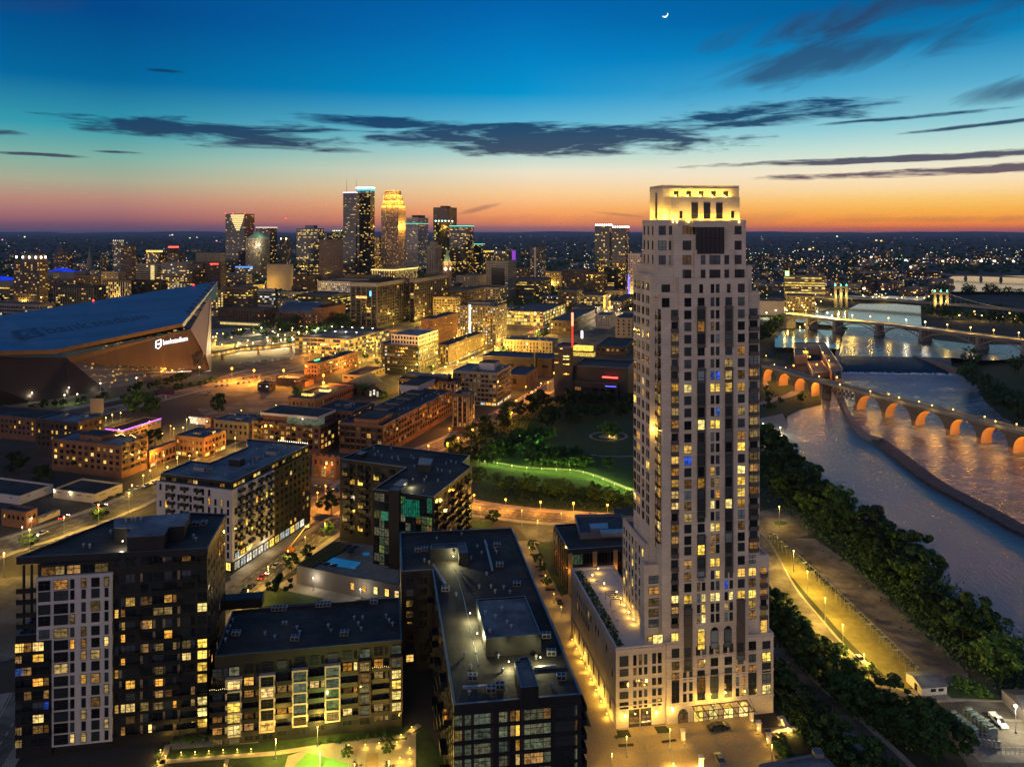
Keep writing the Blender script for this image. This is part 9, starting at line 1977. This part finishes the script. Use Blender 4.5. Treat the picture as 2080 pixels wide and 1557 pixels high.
tag(mo.obj('crescent_moon'), 'thin crescent moon high in the blue sky above the tallest tower', 'moon')
# ---------------------------------------------------------------- distant town: uncountable
def distant():
 r=random.Random(77); m=MB(); cols=[glow('far_amber', (1, .55, .18), 2.2), glow('far_white', (1, .88, .65), 2.6), glow('far_orange', (1, .35, .08), 2.0), glow('far_pink', (1, .5, .55), 1.6), glow('far_green', (.4, 1, .7), 1.2)]
 def dot(px, py, k, s):
  p=P(px, py, 12); q=s*p.y/F*.5; m.mat(cols[k]); z=12
  m.face([(p.x-q, p.y, z-q*.6), (p.x+q, p.y, z-q*.6), (p.x+q, p.y, z+q*.6), (p.x-q, p.y, z+q*.6)]); m.face([(p.x, p.y-q, z-q*.6), (p.x, p.y+q, z-q*.6), (p.x, p.y+q, z+q*.6), (p.x, p.y-q, z+q*.6)])
 for x0, x1, y0, y1, n, s in ((0, 460, 476, 500, 26, 1.5), (0, 460, 505, 560, 190, 1.6), (460, 1000, 476, 520, 50, 1.4), (960, 1290, 490, 540, 90, 1.7), (980, 1300, 476, 486, 16, 1.6), (1520, 2090, 476, 500, 46, 1.8), (1520, 2090, 503, 540, 210, 1.9), (1520, 1930, 530, 600, 230, 2.0), (1560, 2090, 524, 534, 90, 2.6), (0, 560, 550, 640, 220, 1.8), (560, 1290, 540, 640, 330, 1.9), (1520, 1900, 560, 612, 90, 2.0), (1180, 1280, 532, 546, 40, 2.2), (1290, 1520, 480, 640, 200, 1.8)):
  for i in range(n):
   x, y=r.uniform(x0, x1), r.uniform(y0, y1) if r.random()<.7 else r.gauss((y0+y1)/2, (y1-y0)/5); y=max(y, 474); dot(x, y, r.choice([0, 0, 0, 1, 1, 2, 2, 3, 4]) if r.random()>.15 else 1, s*.8*r.uniform(.4, 1.3)*min(1, .45+(y-474)/60))
 for (x, y, s, k) in ((350, 477, 3, 1), (345, 478, 2.5, 3), (5, 487, 3, 3), (50, 481, 3, 1), (386, 483, 2, 1), (400, 482, 2, 1), (440, 489, 3, 3), (1645, 506, 5, 0), (1652, 503, 3, 0), (1700, 480, 3, 1), (1780, 488, 4, 0), (1790, 489, 4, 0), (1840, 528, 5, 1), (1915, 530, 5, 1), (1980, 531, 6, 1), (1993, 530, 6, 1), (2020, 530, 6, 1), (2059, 531, 5, 1), (1850, 542, 5, 1), (1770, 522, 5, 1), (1755, 586, 6, 1), (1793, 587, 5, 0), (1858, 594, 5, 0)): dot(x, y, k, s)
 tag(m.obj('distant_lights'), kind='stuff')
 m=MB(); ml=MB(); mats=[brownc, greyc, beige, brick_d, darkc]
 for i in range(520):
  if r.random()<.55: px, py=r.uniform(-60, 1520), r.uniform(540, 642)
  else: px, py=(r.uniform(1530, 1900), r.uniform(545, 600)) if r.random()<.5 else (r.uniform(-60, 2100), r.uniform(505, 548))
  p=P(px, py); w, d, h=r.uniform(14, 46), r.uniform(14, 40), r.uniform(6, 20) if py<600 else r.uniform(6, 16); s_, t_=GR['B']; q=[p, p+s_*w, p+s_*w+t_*d, p+t_*d]; m.mat(r.choice(mats)).prism(q, 0, h, False); m.mat(r.choice([roof_d, roof_m, roof_d, roof_b])).prism(q, h-.02, h)
  for A, B_ in ((q[0], q[1]), (q[1], q[2])):
   u=(B_-A).normalized(); L=(B_-A).length; n=Vector((u.y, -u.x, 0))*.2
   for zz in range(2, int(h-1), 4):
    for k in range(int(L/5)):
     if r.random()<.3: c=A+u*(k*5+1)+n; ml.mat(wk[r.choice('wwyoo')]).face([c+Vector((0, 0, zz)), c+u*3+Vector((0, 0, zz)), c+u*3+Vector((0, 0, zz+1.8)), c+Vector((0, 0, zz+1.8))])
 o=tag(m.obj('distant_town'), kind='stuff'); l=ml.obj('distant_windows'); l.parent=o
 tag(l, kind='stuff')
 m=MB(); 
 for i in range(9000):
  py=474+150*r.random() ** 1.7; px=r.uniform(-80, 2160)
  if (py>560 and 1560<px<1930) or (py>555 and px>1915): continue
  p=P(px, py); k=r.uniform(4, 9)*(1+p.y/9000); m.mat(leaf_d if r.random()<.8 else leaf)
  h=r.uniform(7, 13); n=5; a0=r.random()
  v=[(p.x+k*math.cos(a0+6.283*j/n), p.y+k*math.sin(a0+6.283*j/n), h*r.uniform(.3, .6)) for j in range(n)]
  for j in range(n): m.face([v[j], v[(j+1) % n], (p.x, p.y, h)]); m.face([(v[j][0], v[j][1], 0), (v[(j+1) % n][0], v[(j+1) % n][1], 0), v[(j+1) % n], v[j]])
 tag(m.obj('distant_woods'), kind='stuff')
distant()
